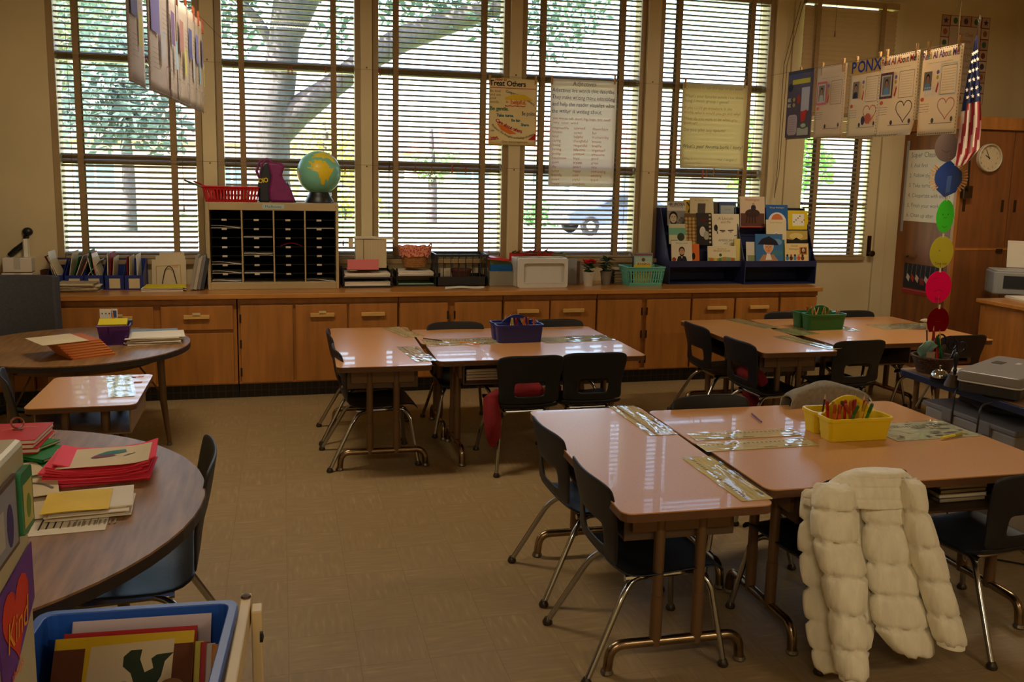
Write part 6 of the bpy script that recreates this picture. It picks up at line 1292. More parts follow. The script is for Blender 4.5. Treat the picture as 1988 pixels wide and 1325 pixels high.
# book bin rack with blue bins
BZ = .72; BLUEBIN = mat('blue_bin_plastic', (34, 84, 176), .38, var=.05)
A0, A1, A2 = oz(82, 1190, BZ), oz(458, 1166, BZ), oz(424, 1322, BZ)
rzb = atan2(A1.y - A0.y, A1.x - A0.x); bw = (A1 - A0).length
def bin_(label, x, y, w, d=.46, h=.27):
    t = thing('book_bin', label, 'bin', (x, y, BZ - h), rzb, 'blue book bins'); k = .006; tp = .02
    rings = [(rrect(-w / 2 + tp, -d + tp, w / 2 - tp, -tp, .02, 3), 0), (rrect(-w / 2, -d, w / 2, 0, .025, 3), h - .02), (rrect(-w / 2 - .006, -d - .006, w / 2 + .006, .006, .028, 3), h - .02), (rrect(-w / 2 - .006, -d - .006, w / 2 + .006, .006, .028, 3), h), (rrect(-w / 2 + .012, -d + .012, w / 2 - .012, -.012, .02, 3), h), (rrect(-w / 2 + tp + k, -d + tp + k, w / 2 - tp - k, -tp - k, .016, 3), k)]
    n = len(rings[0][0]); b = MB().add([(a, c_, z) for R_, z in rings for a, c_ in R_], [(i * n + j, i * n + (j + 1) % n, (i + 1) * n + (j + 1) % n, (i + 1) * n + j) for i in range(5) for j in range(n)] + [tuple(range(n - 1, -1, -1)), tuple(range(5 * n, 6 * n))])
    obj('tub', b, BLUEBIN, t, bevel=.002); obj('rim_band', MB().tube([(-w / 2 - .007, .007, h - .03), (w / 2 + .007, .007, h - .03)], .004, 6), BLUEBIN, t)
    return t
B1 = bin_('blue plastic bin full of picture books at the bottom left', (A0.x + A1.x) / 2, (A0.y + A1.y) / 2, bw)
B2 = bin_('second blue plastic bin, mostly hidden behind the file cabinet', A0.x - bw / 2 - .022, A0.y + .015, bw)
def inbin(px0, px1, pyt, label, cover, art=None, th=.006, tilt=.5, z=.7, hgt=.26, dx=0):
    a, c_ = oz(px0, pyt, z), oz(px1, pyt, z); w_ = c_.x - a.x
    x, y = (a.x + c_.x) / 2 + dx, (a.y + c_.y) / 2
    return book('picture_book', label, (x, y - hgt * sin(tilt), z - hgt * cos(tilt)), (pi / 2 - tilt, 0, rzb), w_, hgt, th, cover, 'books in the blue bin', art)
def art_lines(p, w, h): [p.rect(-w * .42, h * (.9 - .05 * k), w * (.3 - .05 * (k % 3)), h * (.905 - .05 * k), (150, 140, 170)) for k in range(6)]
def art_cactus(p, w, h):
    Y = lambda v: h * (.5 + .46 * v)
    p.rect(-w * .5, 0, -w * .28, Y(.9), (110, 64, 40)).rect(w * .34, 0, w * .5, Y(.88), (110, 64, 40)).poly([(-w * .28, 0), (w * .34, 0), (w * .36, Y(.97)), (-w * .24, Y(.92))], (226, 208, 170))
    p.poly([(w * a, Y(b)) for a, b in ((.1, .2), (.06, .44), (0, .56), (0, .72), (.05, .82), (.13, .82), (.12, .66), (.16, .44), (.22, .5), (.2, .66), (.24, .72), (.36, .74), (.3, .6), (.28, .36), (.24, .2))], (52, 66, 48))
    for k in range(4): p.disc(-w * .2 + w * .07 * k, Y(.24), w * .036, (70, 60, 110), h * .018)
    p.disc(-w * .02, Y(.1), w * .06, (120, 130, 90), h * .05).disc(w * .02, Y(.26), w * .03, (190, 170, 140), h * .03).rect(-w * .28, Y(-.08), w * .3, Y(-.0), (214, 110, 40)).disc(w * .36, Y(.14), w * .1, (150, 110, 70), h * .08)
inbin(137, 402, 1200, 'pale lilac sheet standing rearmost in the blue bin', (190, 176, 186), art_lines, .004, .45, .705)
inbin(120, 373, 1224, 'thin red book second from the back in the blue bin', (176, 30, 36), None, .008, .5, .7, .24)
inbin(102, 366, 1234, 'yellow-edged picture book with a dark green cactus shape on its cover', (226, 190, 40), art_cactus, .008, .62, .7, .24)
for k in range(4): inbin(372 + 11 * k, 388 + 11 * k, 1246 + 2 * k, ('pale yellow', 'red', 'white', 'orange')[k] + ' book edge showing at the right of the blue bin', [(200, 186, 70), (176, 36, 36), (200, 190, 180), (206, 130, 40)][k], None, .012, .5, .69, .2)
t = thing('bin_rack', 'cream wooden rack with bolts holding the blue book bins', 'rack', (0, 0, 0)); RK = mat('cream_rack_paint', (214, 190, 140), .45, var=.05)
q0, q1 = oz(479, 1152, BZ - .02), oz(447, 1325, BZ - .02); u = (q1 - q0).normalized(); q1 = q0 + u * .62
M = Matrix.Translation((0, 0, 0)); n_ = Vector((-u.y, u.x, 0)) * .011
obj('side_rail', MB().add([q0 - n_, q0 + n_, q1 + n_, q1 - n_] + [v - Vector((0, 0, .05)) for v in (q0 - n_, q0 + n_, q1 + n_, q1 - n_)], [(3, 2, 1, 0), (4, 5, 6, 7), (0, 1, 5, 4), (1, 2, 6, 5), (2, 3, 7, 6), (3, 0, 4, 7)]), RK, t, bevel=.003)
for s in (.05, .56):
    f = q0 + u * s; obj('leg', MB().box((f.x - .011 + .024, f.y - .02, 0), (f.x + .011 + .024, f.y + .02, BZ - .03)), RK, t, bevel=.003)
obj('bolt', MB().lathe([(.011, 0), (.009, .004), (.001, .006)], 12), mat('rusty_bolt', (76, 58, 40), .5, metal=.6), t, q0 + u * .02 + Vector((0, 0, .0005)))
o = obj('bolt', MB().lathe([(.011, 0), (.011, .006), (.001, .008)], 12), flat((26, 24, 24), .4), t, q0 + u * .14 + Vector((.036, 0, -.03))); o.rotation_euler = (0, pi / 2, 0)
for k, yy in enumerate((.03, .42)): f = q0 + u * yy; obj('cross_bar', MB().box((f.x - 1.0, f.y - .012, BZ - .31), (f.x + .02, f.y + .012, BZ - .285)), RK, t)
# ------------------------------------------------------------------ right side: tall cupboard, flag, line of posters
KX, KY, KZ = 5.385, 6.243, 2.10
t = thing('tall_cupboard', 'tall brown wooden cupboard in the far right corner', 'cupboard', (KX, KY, 0)); W, D = XR - KX - .003, WY - KY - .003
obj('carcass', MB().box((0, .02, 0), (W, D, KZ)), OAKDK, t)
obj('cornice', MB().box((-.02, -.03, KZ - .04), (W, D, KZ + .06)), OAK, t, bevel=.004)
sx = oy(1963, 350, KY).x - KX
for a, c_, z0, z1 in ((.02, sx - .003, 1.09, KZ - .05), (sx + .003, W - .01, 1.09, KZ - .05), (.02, sx - .003, .1, 1.07), (sx + .003, W - .01, .1, 1.07)):
    d = obj('door', MB().box((a, 0, z0), (c_, .02, z1)), OAKDK, t, bevel=.002)
    if z0 > 1:
        for hx in ((a + .05, c_ - .06) if a < .1 else (a + .06,)): obj('finger_pull', MB().box((hx - .012, -.004, 1.39), (hx + .012, .0, 1.49)), mat('dark_bronze', (66, 48, 28)), d)
    else: obj('latch', MB().box((c_ - .08, -.012, z1 - .02), (c_ - .02, 0, z1 + .012)), MATS['dark_bronze'], d)
obj('rail', MB().box((.0, -.004, 1.07), (W, .02, 1.09)), OAK, t)
obj('corner_post', MB().box((-.012, -.006, 0), (.02, .03, KZ - .04)), OAK, t, bevel=.003)
def on_side(name, label, cat, p0, p1):
    """flat thing fixed to the left side of the cupboard; p0, p1 = opposite corners in pixels"""
    A, B = ox(*p0, KX), ox(*p1, KX); t = thing(name, label, cat, (KX - .0008, (A.y + B.y) / 2, min(A.z, B.z)), 0, None, (pi / 2, 0, -pi / 2))
    return t, abs(A.y - B.y), abs(A.z - B.z)
t, w, h = on_side('rules_sheet', 'white hand-written list on the side of the tall cupboard', 'poster', (1765, 292), (1851, 436)); obj('sheet', MB().box((-w / 2, 0, 0), (w / 2, h, .001)), WHITEP, t)
p = Print(); p.z = .0012; p.text(-w * .44, h * .9, 'Super Classroom', .045, (120, 116, 120), wob=.1, width=w * .9)
for k, l in enumerate(('1. Ask first', '2. Follow the rules', '3. Take turns', '4. Cooperate with others', '5. Finish your work', '6. Clean up after')): p.text(-w * .44, h * (.76 - .14 * k), l, .036, (130, 126, 126), wob=.1, width=w * .86)
p.build('lettering', t)
t, w, h = on_side('metal_strip', 'slim grey metal strip beside the hand-written list', 'strip', (1756, 274), (1760, 450)); obj('bar', MB().box((-.012, 0, 0), (.012, h, .008)), flat((150, 150, 146), .4), t); obj('screw', MB().lathe([(.005, 0), (.004, .003)], 8), CHROME, t, (0, h * .95, .008))
t, w, h = on_side('flag_picture', 'dark picture of rows of flags with a red lower border on the cupboard side', 'picture', (1757, 510), (1826, 574)); obj('sheet', MB().box((-w / 2, 0, 0), (w / 2, h, .002)), flat((44, 46, 56), .6), t)
p = Print(); p.z = .0022; p.rect(-w * .5, -h * .14, w * .5, h * .06, (150, 50, 50)).rect(-w * .5, -.001, w * .5, h * .02, (190, 110, 100))
for k in range(7):
    x_ = -w * .4 + w * .12 * k; p.line([(x_, h * .98), (x_ - w * .02, h * .55)], w * .008, (150, 140, 130)).poly([(x_, h * .62), (x_ + w * .07, h * .5), (x_ + w * .05, h * .3), (x_ - w * .03, h * .45)], [(206, 196, 186), (176, 60, 56), (206, 190, 170), (60, 60, 90)][k % 4])
for k in range(4): p.line([(-w * .06 + w * .03 * k, h * .5), (-w * .03 + w * .03 * k, h * .25)], w * .012, (180, 70, 60))
p.build('picture', t)
t, w, h = on_side('coat_hook', 'brown wooden hook block on the side of the tall cupboard', 'hook', (1760, 494), (1778, 500)); obj('block', MB().box((-w / 2, 0, 0), (w / 2, h, .03)), OAKDK, t); obj('peg', MB().tube([(0, h / 2, .03), (0, h / 2 - .01, .05)], .006, 6), MATS['dark_bronze'], t)
# clock
c = oy(1918, 307, KY); t = thing('wall_clock', 'round white wall clock on the tall cupboard', 'clock', (c.x + .0, KY - .001, c.z), 0, None, (pi / 2, 0, 0)); R_ = .115
obj('rim', MB().lathe([(R_, 0), (R_, .03), (R_ * .95, .036), (R_ * .9, .03), (R_ * .9, .004)], 32), flat((196, 186, 160), .4), t, smooth=True); obj('dial', MB().lathe([(R_ * .9, .012), (.001, .0121)], 32), flat((206, 190, 156), .5), t)
p = Print(); p.z = .0128
for k in range(12): a = pi / 2 - 2 * pi * (k + 1) / 12; p.text(R_ * .72 * cos(a), R_ * .72 * sin(a) - .008, str(k + 1), .016, (70, 56, 44), center=True)
p.build('numerals', t)
for n, a, L, ww in (('hour_hand', radians(150), .045, .007), ('minute_hand', radians(118), .075, .005)): obj(n, MB().plate([(-.01, -ww / 2), (L, -ww / 3), (L, ww / 3), (-.01, ww / 2)], .0145, .016, M=Matrix.Rotation(a, 4, 'Z')), flat((30, 26, 24), .5), t)
# bordered poster on the window wall over the cupboard
A, B = oy(1829, 28, WY), oy(1903, 203, WY); w, h = oy(1923, 33, WY).x - A.x, A.z - B.z
t = thing('bordered_poster', 'tall poster with a red-ruled border of little pictures above the cupboard', 'poster', (A.x + w / 2, WY - .002, B.z), 0, None, (pi / 2, 0, 0)); obj('sheet', MB().box((-w / 2, 0, 0), (w / 2, h, .0012)), PAPER2, t)
p = Print(); p.z = .0014; g_ = w / 5.6; p.rect(-w / 2, 0, w / 2, h, (116, 36, 34)); p.rect(-w / 2 + g_, g_, w / 2 - g_, h - g_, (190, 172, 150)); nr = 8
cells = [(-w / 2 + .004, y_, -w / 2 + g_ - .006, y_ + h / nr - .008) for y_ in [h / nr * k + .004 for k in range(nr)]] + [(w / 2 - g_ + .006, y_, w / 2 - .004, y_ + h / nr - .008) for y_ in [h / nr * k + .004 for k in range(nr)]] + [(-w / 2 + g_ + .002 + (w - 2 * g_) * k / 3, y_, -w / 2 + g_ + (w - 2 * g_) * (k + 1) / 3 - .006, y_ + g_ - .01) for k in range(3) for y_ in (.004, h - g_ + .006)]
for k, (a, b_, c_, d) in enumerate(cells):
    p.rect(a, b_, c_, d, [(186, 160, 140), (170, 140, 120), (196, 176, 150)][k % 3]); cx, cy = (a + c_) / 2, (b_ + d) / 2
    if k % 8 in (0, 7) and k < 16: p.star(cx, cy, g_ * .34, (60, 50, 100))
    else: p.disc(cx, cy, g_ * .26, [(120, 60, 50), (60, 100, 70), (150, 90, 60), (70, 60, 90)][k % 4], g_ * .3, 10)
for k in range(9): p.text(0, h - g_ * 1.9 - k * .055, ('Our Class', 'Promise', 'be kind to all', 'listen and learn', 'do our best', 'help each other', 'share ideas', 'stay safe', 'have fun')[k], .03 if k < 2 else .022, (150, 80, 80) if k < 2 else (130, 110, 100), center=True, width=(w - 2 * g_) * .86)
p.build('print', t)
# mobile of paper discs on a string
MD = 6.15; cray = lambda px, py, d=MD: EYEP + ray(px, py) * d
S0 = cray(1826, 600); S0 = Vector((S0.x, S0.y, 0))
def disc(label, px0, px1, py0, py1, col, ratio, art=None, sgn=1, alpha=False):
    c = cray((px0 + px1) / 2, (py0 + py1) / 2); r_ = (py1 - py0) / 2 / F * MD
    t = thing('paper_disc', label, 'paper disc', c, 0, None, (pi / 2, 0, -.709 + sgn * math.acos(ratio * .86)))
    obj('disc', MB().plate(ell(0, 0, r_, r_, 40), -.001, .001), thin_paper('card_%d_%d' % (col[0], col[1]), col, .3), t); obj('tape_tab', MB().box((-.008, r_ - .01, .001), (.008, r_ + .02, .002)), flat((200, 190, 160), .5), t)
    if art: p = Print(); p.z = .0014; art(p, r_); p.build('drawing', t)
def smile(p, r_): p.line([(-r_ * .3, -r_ * .6), (0, -r_ * .7), (r_ * .3, -r_ * .6)], .004, (90, 110, 40)); p.disc(-r_ * .3, r_ * .1, .006, (70, 110, 40)).disc(r_ * .3, r_ * .1, .006, (70, 110, 40)).line([(-r_ * .2, -r_ * .1), (r_ * .2, -r_ * .1)], .003, (70, 110, 40))
def frown(p, r_): p.line([(-r_ * .35, -r_ * .3), (0, -r_ * .16), (r_ * .35, -r_ * .3)], .004, (150, 20, 50)).text(0, -r_ * .8, 'Stop', .02, (110, 20, 40), center=True).line([(-r_ * .5, r_ * .5), (-r_ * .1, r_ * .6)], .003, (150, 20, 50))
disc('brownish grey paper disc at the top of the hanging string', 1814, 1862, 258, 314, (128, 108, 100), .86, lambda p, r_: p.line([(-r_ * .4, -r_ * .2), (0, -r_ * .36), (r_ * .4, -r_ * .2)], .004, (90, 70, 64)))
disc('bright green paper disc on the hanging string', 1818, 1852, 388, 452, (84, 220, 60), .55, smile)
disc('yellow paper disc on the hanging string, glossy at the top', 1805, 1851, 459, 521, (200, 190, 60), .76, lambda p, r_: p.text(0, -r_ * .8, 'Time out', .022, (90, 84, 20), center=True).disc(-r_ * .2, r_ * .1, .006, (120, 110, 40)))
disc('hot pink paper disc on the hanging string', 1797, 1847, 526, 589, (236, 24, 96), .82, frown)
disc('dark red see-through disc at the bottom of the hanging string', 1800, 1842, 597, 652, (112, 10, 18), .8, lambda p, r_: p.line([(-r_ * .3, 0), (r_ * .3, 0)], .004, (110, 10, 16)))
c0, c1 = cray(1867, 0), cray(1822, 620); tag(obj('hanging_string', MB().tube([c0 + (c0 - c1) * .2, cray(1845, 300) + Vector((0, .012, 0)), cray(1830, 490) + Vector((0, .012, 0)), c1 + Vector((0, .012, 0))], .0015, 5), CORD), 'thin string holding the coloured paper discs', 'string')
# blue paper fish with clothespins round it
c = cray(1841, 345); t = thing('helper_chart', 'blue paper diamond ringed with clothespins on the hanging string', 'chart', c, 0, None, (pi / 2, 0, -.35)); k_ = MD / F
P = [(-26, -4), (-24, 14), (-6, 30), (2, 32), (24, 12), (26, -6), (16, -28), (-4, -38), (-20, -24)]
obj('diamond', MB().plate([(a * k_, b_ * k_) for a, b_ in P], -.002, .002), mat('blue_foil_card', (28, 60, 130), .35, var=.25, scale=8), t)
obj('center_fold', MB().plate([(-3 * k_, -30 * k_), (5 * k_, -28 * k_), (6 * k_, 4 * k_), (-2 * k_, 2 * k_)], .002, .004), flat((70, 100, 160), .3), t)
pin = MB().box((-.003, -.004, -.006), (.032, .004, .002)).box((-.003, -.004, .003), (.032, .004, .008)).mesh('clothespin'); pin.materials.append(BRASSPIN)
for s in (-1, 1):
    for k in range(10):
        a = (pi if s < 0 else 0) + (-.78 + k * .17) * (1 if s > 0 else -1); o = tag(obj('clothespin', pin, BRASSPIN, None), '%s clothespin from the foot on the %s edge of the blue paper diamond' % ('first second third fourth fifth sixth seventh eighth ninth tenth'.split()[k], 'left' if s < 0 else 'right'), 'clothespin', 'clothespins round the blue diamond')
        L = Matrix.Translation((27 * k_ * cos(a), 27 * k_ * sin(a), 0)) @ Matrix.Rotation(a, 4, 'Z'); o.matrix_world = t.matrix_basis @ L
# flag on a staff
FD = 6.0; fr = lambda px, py, d=FD: EYEP + ray(px, py) * d
t = thing('flag', 'stars and stripes flag hanging limp from a dark staff', 'flag', (0, 0, 0))
tip = fr(1901, 44); base = Vector((KX + .06, KY - .04, 1.55)); obj('staff', MB().tube([base, fr(1896, 74) + Vector((.05, .05, 0)), tip], .009, 8), mat('dark_staff_wood', (60, 40, 26), .4), t); obj('finial', MB().lathe([(.004, 0), (.014, .02), (.003, .05)], 10, M=Matrix.Translation(tip)), CHROME, t)
obj('bracket', MB().box((KX + .02, KY - .05, 1.5), (KX + .1, KY - .006, 1.6)), MATS['dark_bronze'], t)
ROWS = [(72, 1893, 1897), (95, 1889, 1899), (120, 1883, 1900), (150, 1877, 1902), (178, 1872, 1903), (200, 1868, 1904), (225, 1865, 1905), (250, 1862, 1905), (275, 1859, 1903), (300, 1856, 1901), (322, 1853, 1884)]
NUf = 16
def flagpt(i, u):
    q = min(len(ROWS) - 1.0001, i); k = int(q); f_ = q - k; y_, a, b_ = [ROWS[k][j] + (ROWS[k + 1][j] - ROWS[k][j]) * f_ for j in range(3)]
    y_ += -8 * (u - .5) * (1 if i < 9 else 0) - (22 * max(0, u - .5) if i >= 9 else 0)
    return fr(a + (b_ - a) * u, y_, FD + .05 * sin(u * 15) * min(1, i / 4) + .02 * sin(i))
b = MB(); n_ = 20; W_ = NUf + 1; vs = [flagpt(i / 2, j / NUf) for i in range(n_ + 1) for j in range(W_)]
for i in range(n_):
    for j in range(NUf):
        blue = i / 2 < 4.6 - .9 * (1 - abs(2 * j / NUf - 1)) * 0 + .5 * (1 - j / NUf)
        st = int((j + .9 * (i - 10) * .32) / 2.6) % 2
        b.add([vs[i * W_ + j], vs[(i + 1) * W_ + j], vs[(i + 1) * W_ + j + 1], vs[i * W_ + j + 1]], [(0, 1, 2, 3)], 0 if blue else (1 if st else 2))
FB, FR, FW_ = mat('flag_blue', (24, 30, 70), .8, var=.1), mat('flag_red', (150, 20, 34), .8, var=.1), mat('flag_white', (214, 196, 176), .8, var=.05)
obj('cloth', b, [FB, FR, FW_], t)
stm = MB().plate([(.011 * (1 if i % 2 == 0 else .42) * cos(pi / 2 + pi * i / 5), .016 * (1 if i % 2 == 0 else .42) * sin(pi / 2 + pi * i / 5)) for i in range(10)], 0, .001).mesh('star')
for i in range(18):
    q = 1.3 + (i // 3) * .62; u = (.2, .5, .82)[i % 3] + .1 * ((i // 3) % 2 - .5); pt = flagpt(q, u) - ray(1890, 150) * .05; o = obj('star', stm, FW_, t, pt); o.rotation_euler = (pi / 2, .3 * sin(i), -.7)
# two clotheslines of pupils' posters running from the windows into the room
def line_sheet(name, label, X, px0, px1, zt, h, face, base, art, ph=0, off=0, curl=0, yaw=0):
    """sheet hung on the line x = X; px0, px1 = its ends seen in the photograph"""
    y0, y1 = ox(px0, 150, X).y, ox(px1, 150, X).y; w = min(abs(y1 - y0), .46) if w_fix is None else w_fix
    t = thing(name, label, 'poster', (X + off, (y0 + y1) / 2, zt - h), 0, None, (pi / 2, 0, face * pi / 2 + yaw))
    obj('sheet', MB().sheet(lambda u, v: ((u - .5) * w, v * h, .006 * sin(u * 5 + ph) + curl * max(0, .25 - v) ** 2 * (u - .2)), 12, 12, .0006), thin_paper('poster_paper_%d' % base[0], tuple(min(246, v + 18) for v in base), .45), t, smooth=2)
    p = Print(); p.z = .009; art(p, w, h); p.build('drawing', t)
    return t, y0, y1
w_fix = None; PX, PZ, PH = 3.74, 2.40, .50
def art_readall(title, tcols, frame, shirt, heartc, bdr, photo=True, glit=False):
    def f(p, w, h):
        for x_ in (-1, 1): pass
        p.dashes(-w * .485, h * .015, w * .485, h * .985, .004, .009, bdr)
        if title: 
            k_ = w * .9 / text_w(title, 1, True); x_ = -w * .45
            for k, ch in enumerate(title): p.text(x_, h * .885, ch, .042, tcols[k % len(tcols)], bold=True, sx=k_ / (.042 / .72)); x_ += text_w(ch, 1, True) * k_
        p.scrib(-w * .3, h * .83, w * .6, .004, (150, 140, 130), 1)
        if frame: 
            p.rect(-w * .44, h * .47, -w * .1, h * .79, frame); [p.rect(-w * .44 + w * .34 * k / 7, h * .47, -w * .44 + w * .34 * k / 7 + w * .024, h * .5, [(60, 60, 120), (60, 110, 60), (170, 40, 40)][k % 3]) for k in range(7)] if frame[0] < 130 else None
            p.rect(-w * .405, h * .5, -w * .135, h * .76, (206, 196, 180))
        if photo: p.person(-w * .37, h * .52, -w * .17, h * .74, (140, 120, 100), (176, 120, 90), (36, 26, 22), shirt)
        p.frame(w * .06, h * .46, w * .43, h * .78, .003, (110, 104, 100)); p.scrib(w * .1, h * .74, w * .3, .004, (160, 150, 140), 9, h * .03)
        p.disc(-w * .02, h * .72, w * .035, (130, 110, 180), h * .025).disc(-w * .02, h * .66, w * .03, (200, 170, 60), h * .025).poly([(-w * .05, h * .5), (w * .0, h * .62), (w * .02, h * .58), (-w * .01, h * .48)], (206, 60, 40)).disc(-w * .36, h * .42, w * .045, (226, 100, 50), h * .025)
        p.scrib(-w * .42, h * .36, w * .24, .005, (110, 100, 96), 4, h * .03)
        if heartc: p.heart(w * .24, h * .31, w * .2, .006, heartc)
        p.line([(-w * .14, h * .13), (w * .42, h * .13)], .003, (100, 94, 90)).disc(-w * .06, h * .165, w * .035, (80, 76, 74), h * .03).disc(w * .4, h * .17, w * .03, (90, 84, 80), h * .03).rect(-w * .46, h * .02, w * .46, h * .024, (190, 180, 170))
        if glit: [p.disc(w * (-.3 + .05 * (k % 6)), h * (.46 + .03 * (k // 6)), .006, (226, 228, 232), n=6) for k in range(24)]; p.frame(w * .05, h * .45, w * .44, h * .8, .006, (216, 216, 214))
    return f
def art_collage(p, w, h):
    p.rect(-w * .5, h * .03, w * .5, h * .95, (96, 84, 100)).rect(-w * .5, h * .95, w * .5, h, (60, 56, 64)).rect(-w * .3, h * .8, w * .42, h * .87, (206, 190, 50)).rect(w * .1, h * .4, w * .42, h * .74, (196, 190, 200))
    p.text(-w * .4, h * .9, 'About Me', .03, (70, 80, 150), bold=True, width=w * .8).poly(rrect(-w * .42, h * .06, -w * .02, h * .36, .03, 3), (196, 176, 186)).rect(0, h * .05, w * .45, h * .16, (190, 190, 180)).scrib(-w * .36, h * .32, w * .26, .005, (130, 110, 120), 7, h * .035)
    for k in range(8): p.disc(w * (-.4 + .07 * (k % 4)), h * (.5 + .08 * (k // 4)), w * .06, [(206, 200, 190), (180, 180, 170), (60, 60, 60), (190, 170, 110)][k % 4], h * .03, 9)
    p.disc(0, h * .58, w * .07, (180, 60, 50), h * .07).poly([(w * .1, h * .38), (w * .36, h * .42), (w * .3, h * .26), (w * .16, h * .24)], (206, 50, 40)).disc(w * .25, h * .19, w * .16, (90, 110, 80), h * .05).disc(w * .25, h * .19, w * .1, (200, 200, 186), h * .03).disc(-w * .36, h * .76, w * .1, (40, 40, 50), h * .06)
def art_plain(p, w, h): art_readall('', [(0, 0, 0)], (216, 110, 120), (196, 190, 180), None, (130, 110, 100))(p, w, h)
def art_name(p, w, h):
    art_readall('', [(0, 0, 0)], None, (50, 44, 60), (200, 80, 80), (50, 40, 44))(p, w, h)
    p.rect(-w * .5, h * .83, w * .5, h, (206, 160, 70)); [p.text(-w * .37 + w * .25 * k, h * .855, c_, .076, (36, 50, 150), bold=True, sx=1.0, center=True) for k, c_ in enumerate('PONX')]; p.disc(w * .2, h * .24, w * .1, (206, 100, 70), h * .07).disc(w * .05, h * .22, w * .06, (70, 50, 70), h * .06)
CL = [(200, 60, 50), (60, 60, 60), (206, 120, 40), (90, 60, 120), (190, 40, 60)]
SH = [('collage_poster', 'dark collage poster at the window end of the line of posters', 1533, 1580, (150, 140, 146), art_collage, 0, 0), ('pupil_poster', 'plain white poster with a pink-framed photo on the line', 1588, 1643, (214, 196, 172), art_plain, 0, 0),
      ('pupil_poster', 'white poster headed with big shiny blue letters on the line', 1648, 1708, (216, 200, 174), art_name, .02, 0), ('pupil_poster', 'white poster with a black heart and a striped photo frame on the line', 1712, 1787, (218, 200, 172), art_readall('Read All About Me!', CL, (110, 50, 60), (110, 150, 190), (56, 56, 56), (60, 50, 46)), -.01, .5),
      ('pupil_poster', 'white poster with a red heart and silver glitter, nearest on the line', 1788, 1867, (220, 202, 174), art_readall('Read All About Me!', [(130, 90, 160), (196, 90, 120), (110, 170, 170), (200, 180, 90), (150, 110, 190)], None, (120, 150, 180), (206, 110, 110), (70, 64, 60), glit=True), .0, 0)]
for k, (n, l, a, b_, base_, art, off, curl) in enumerate(SH):
    zt = PZ + .012 * k
    t, y0, y1 = line_sheet(n, l, PX, a, b_, PZ + (.02, .012, .004, 0, -.006)[k], PH, -1, base_, art, k, off, curl)
    for j, yy in enumerate((y0 - .05, y1 + .04) if k else (y0 - .15,)):
        clothespin('clothespin at the %s end of the top edge of the %s' % (('window', 'room')[j], ('collage poster', 'pink-framed photo poster', 'blue lettered poster', 'black heart poster', 'red heart poster')[k]), (PX + off, yy, PZ + .01), pi / 2, BRASSPIN, 'clothespins on the poster line', False, 1.25)
tag(obj('clothesline', MB().tube([(PX + .004, 6.94, PZ + .03), (PX + .004, 4.6, PZ + .005), (PX + .004, 4.46, PZ + .01), (PX + .004, 4.44, CEIL)], .0012, 5), CORD), 'clothesline over the door end of the room', 'clothesline')
LX, LZ = -.45, 2.42
def art_left(seed):
    r_ = random.Random(seed); 
    def f(p, w, h):
        p.dashes(-w * .485, h * .015, w * .485, h * .985, .004, .009, (120, 110, 110)); p.rect(-w * .4, h * .5, -w * .06, h * .8, [(90, 90, 150), (130, 120, 190), (120, 90, 140), (170, 120, 110)][seed % 4]).rect(w * .0, h * .3, w * .16, h * .56, [(206, 200, 90), (190, 190, 200), (150, 190, 220)][seed % 3]); p.scrib(w * .05, h * .74, w * .36, .005, (140, 130, 130), 6, h * .04).scrib(-w * .4, h * .36, w * .3, .005, (140, 130, 130), 5, h * .04); p.heart(w * .24, h * .16, w * .14, .005, (150, 120, 130))
    return f
LPY = [('nearest', 3.66, 3.97, 0), ('second nearest', 4.03, 4.50, -.02), ('third', 4.48, 4.76, .02), ('fourth', 4.72, 5.02, 0), ('fifth', 4.99, 5.27, 0), ('sixth', 5.21, 5.48, .03), ('last, at the window end', 5.40, 5.61, .06)]
lx_ = lambda y: -.415 + .062 * (y - 5.65)
for k, (n, y0, y1, yaw) in enumerate(LPY):
    ym = (y0 + y1) / 2; w = y1 - y0 + .02; h = .5; t = thing('edge_on_poster', 'pale poster seen nearly edge-on, %s on the left line' % n, 'poster', (lx_(ym), ym, LZ - h), 0, None, (pi / 2, 0, pi / 2 - .062 + yaw))
    obj('sheet', MB().sheet(lambda u, v: ((u - .5) * w, v * h, .006 * sin(u * 5 + k)), 10, 10, .0006), thin_paper('poster_paper_%d' % (206 + k), (214 + k, 204, 206 - 4 * k), .3), t, smooth=2)
    p = Print(); p.z = .008; art_left(k)(p, w, h); p.build('drawing', t)
    for s_ in (-1, 1): clothespin('clothespin at the %s corner of the %s edge-on poster' % ('near' if s_ < 0 else 'far', n.split(',')[0]), (lx_(ym + s_ * .14) - s_ * .14 * sin(yaw), ym + s_ * .14, LZ + .01), pi / 2, CP[1], 'clothespins on the left line', False, 1.1)
tag(obj('clothesline', MB().tube([(lx_(6.94), 6.94, LZ + .06), (lx_(4.7), 4.7, LZ + .02), (lx_(2.5), 2.5, LZ + .05), (lx_(YB), YB, LZ + .4)], .0016, 5), CORD), 'clothesline over the left side of the room', 'clothesline')

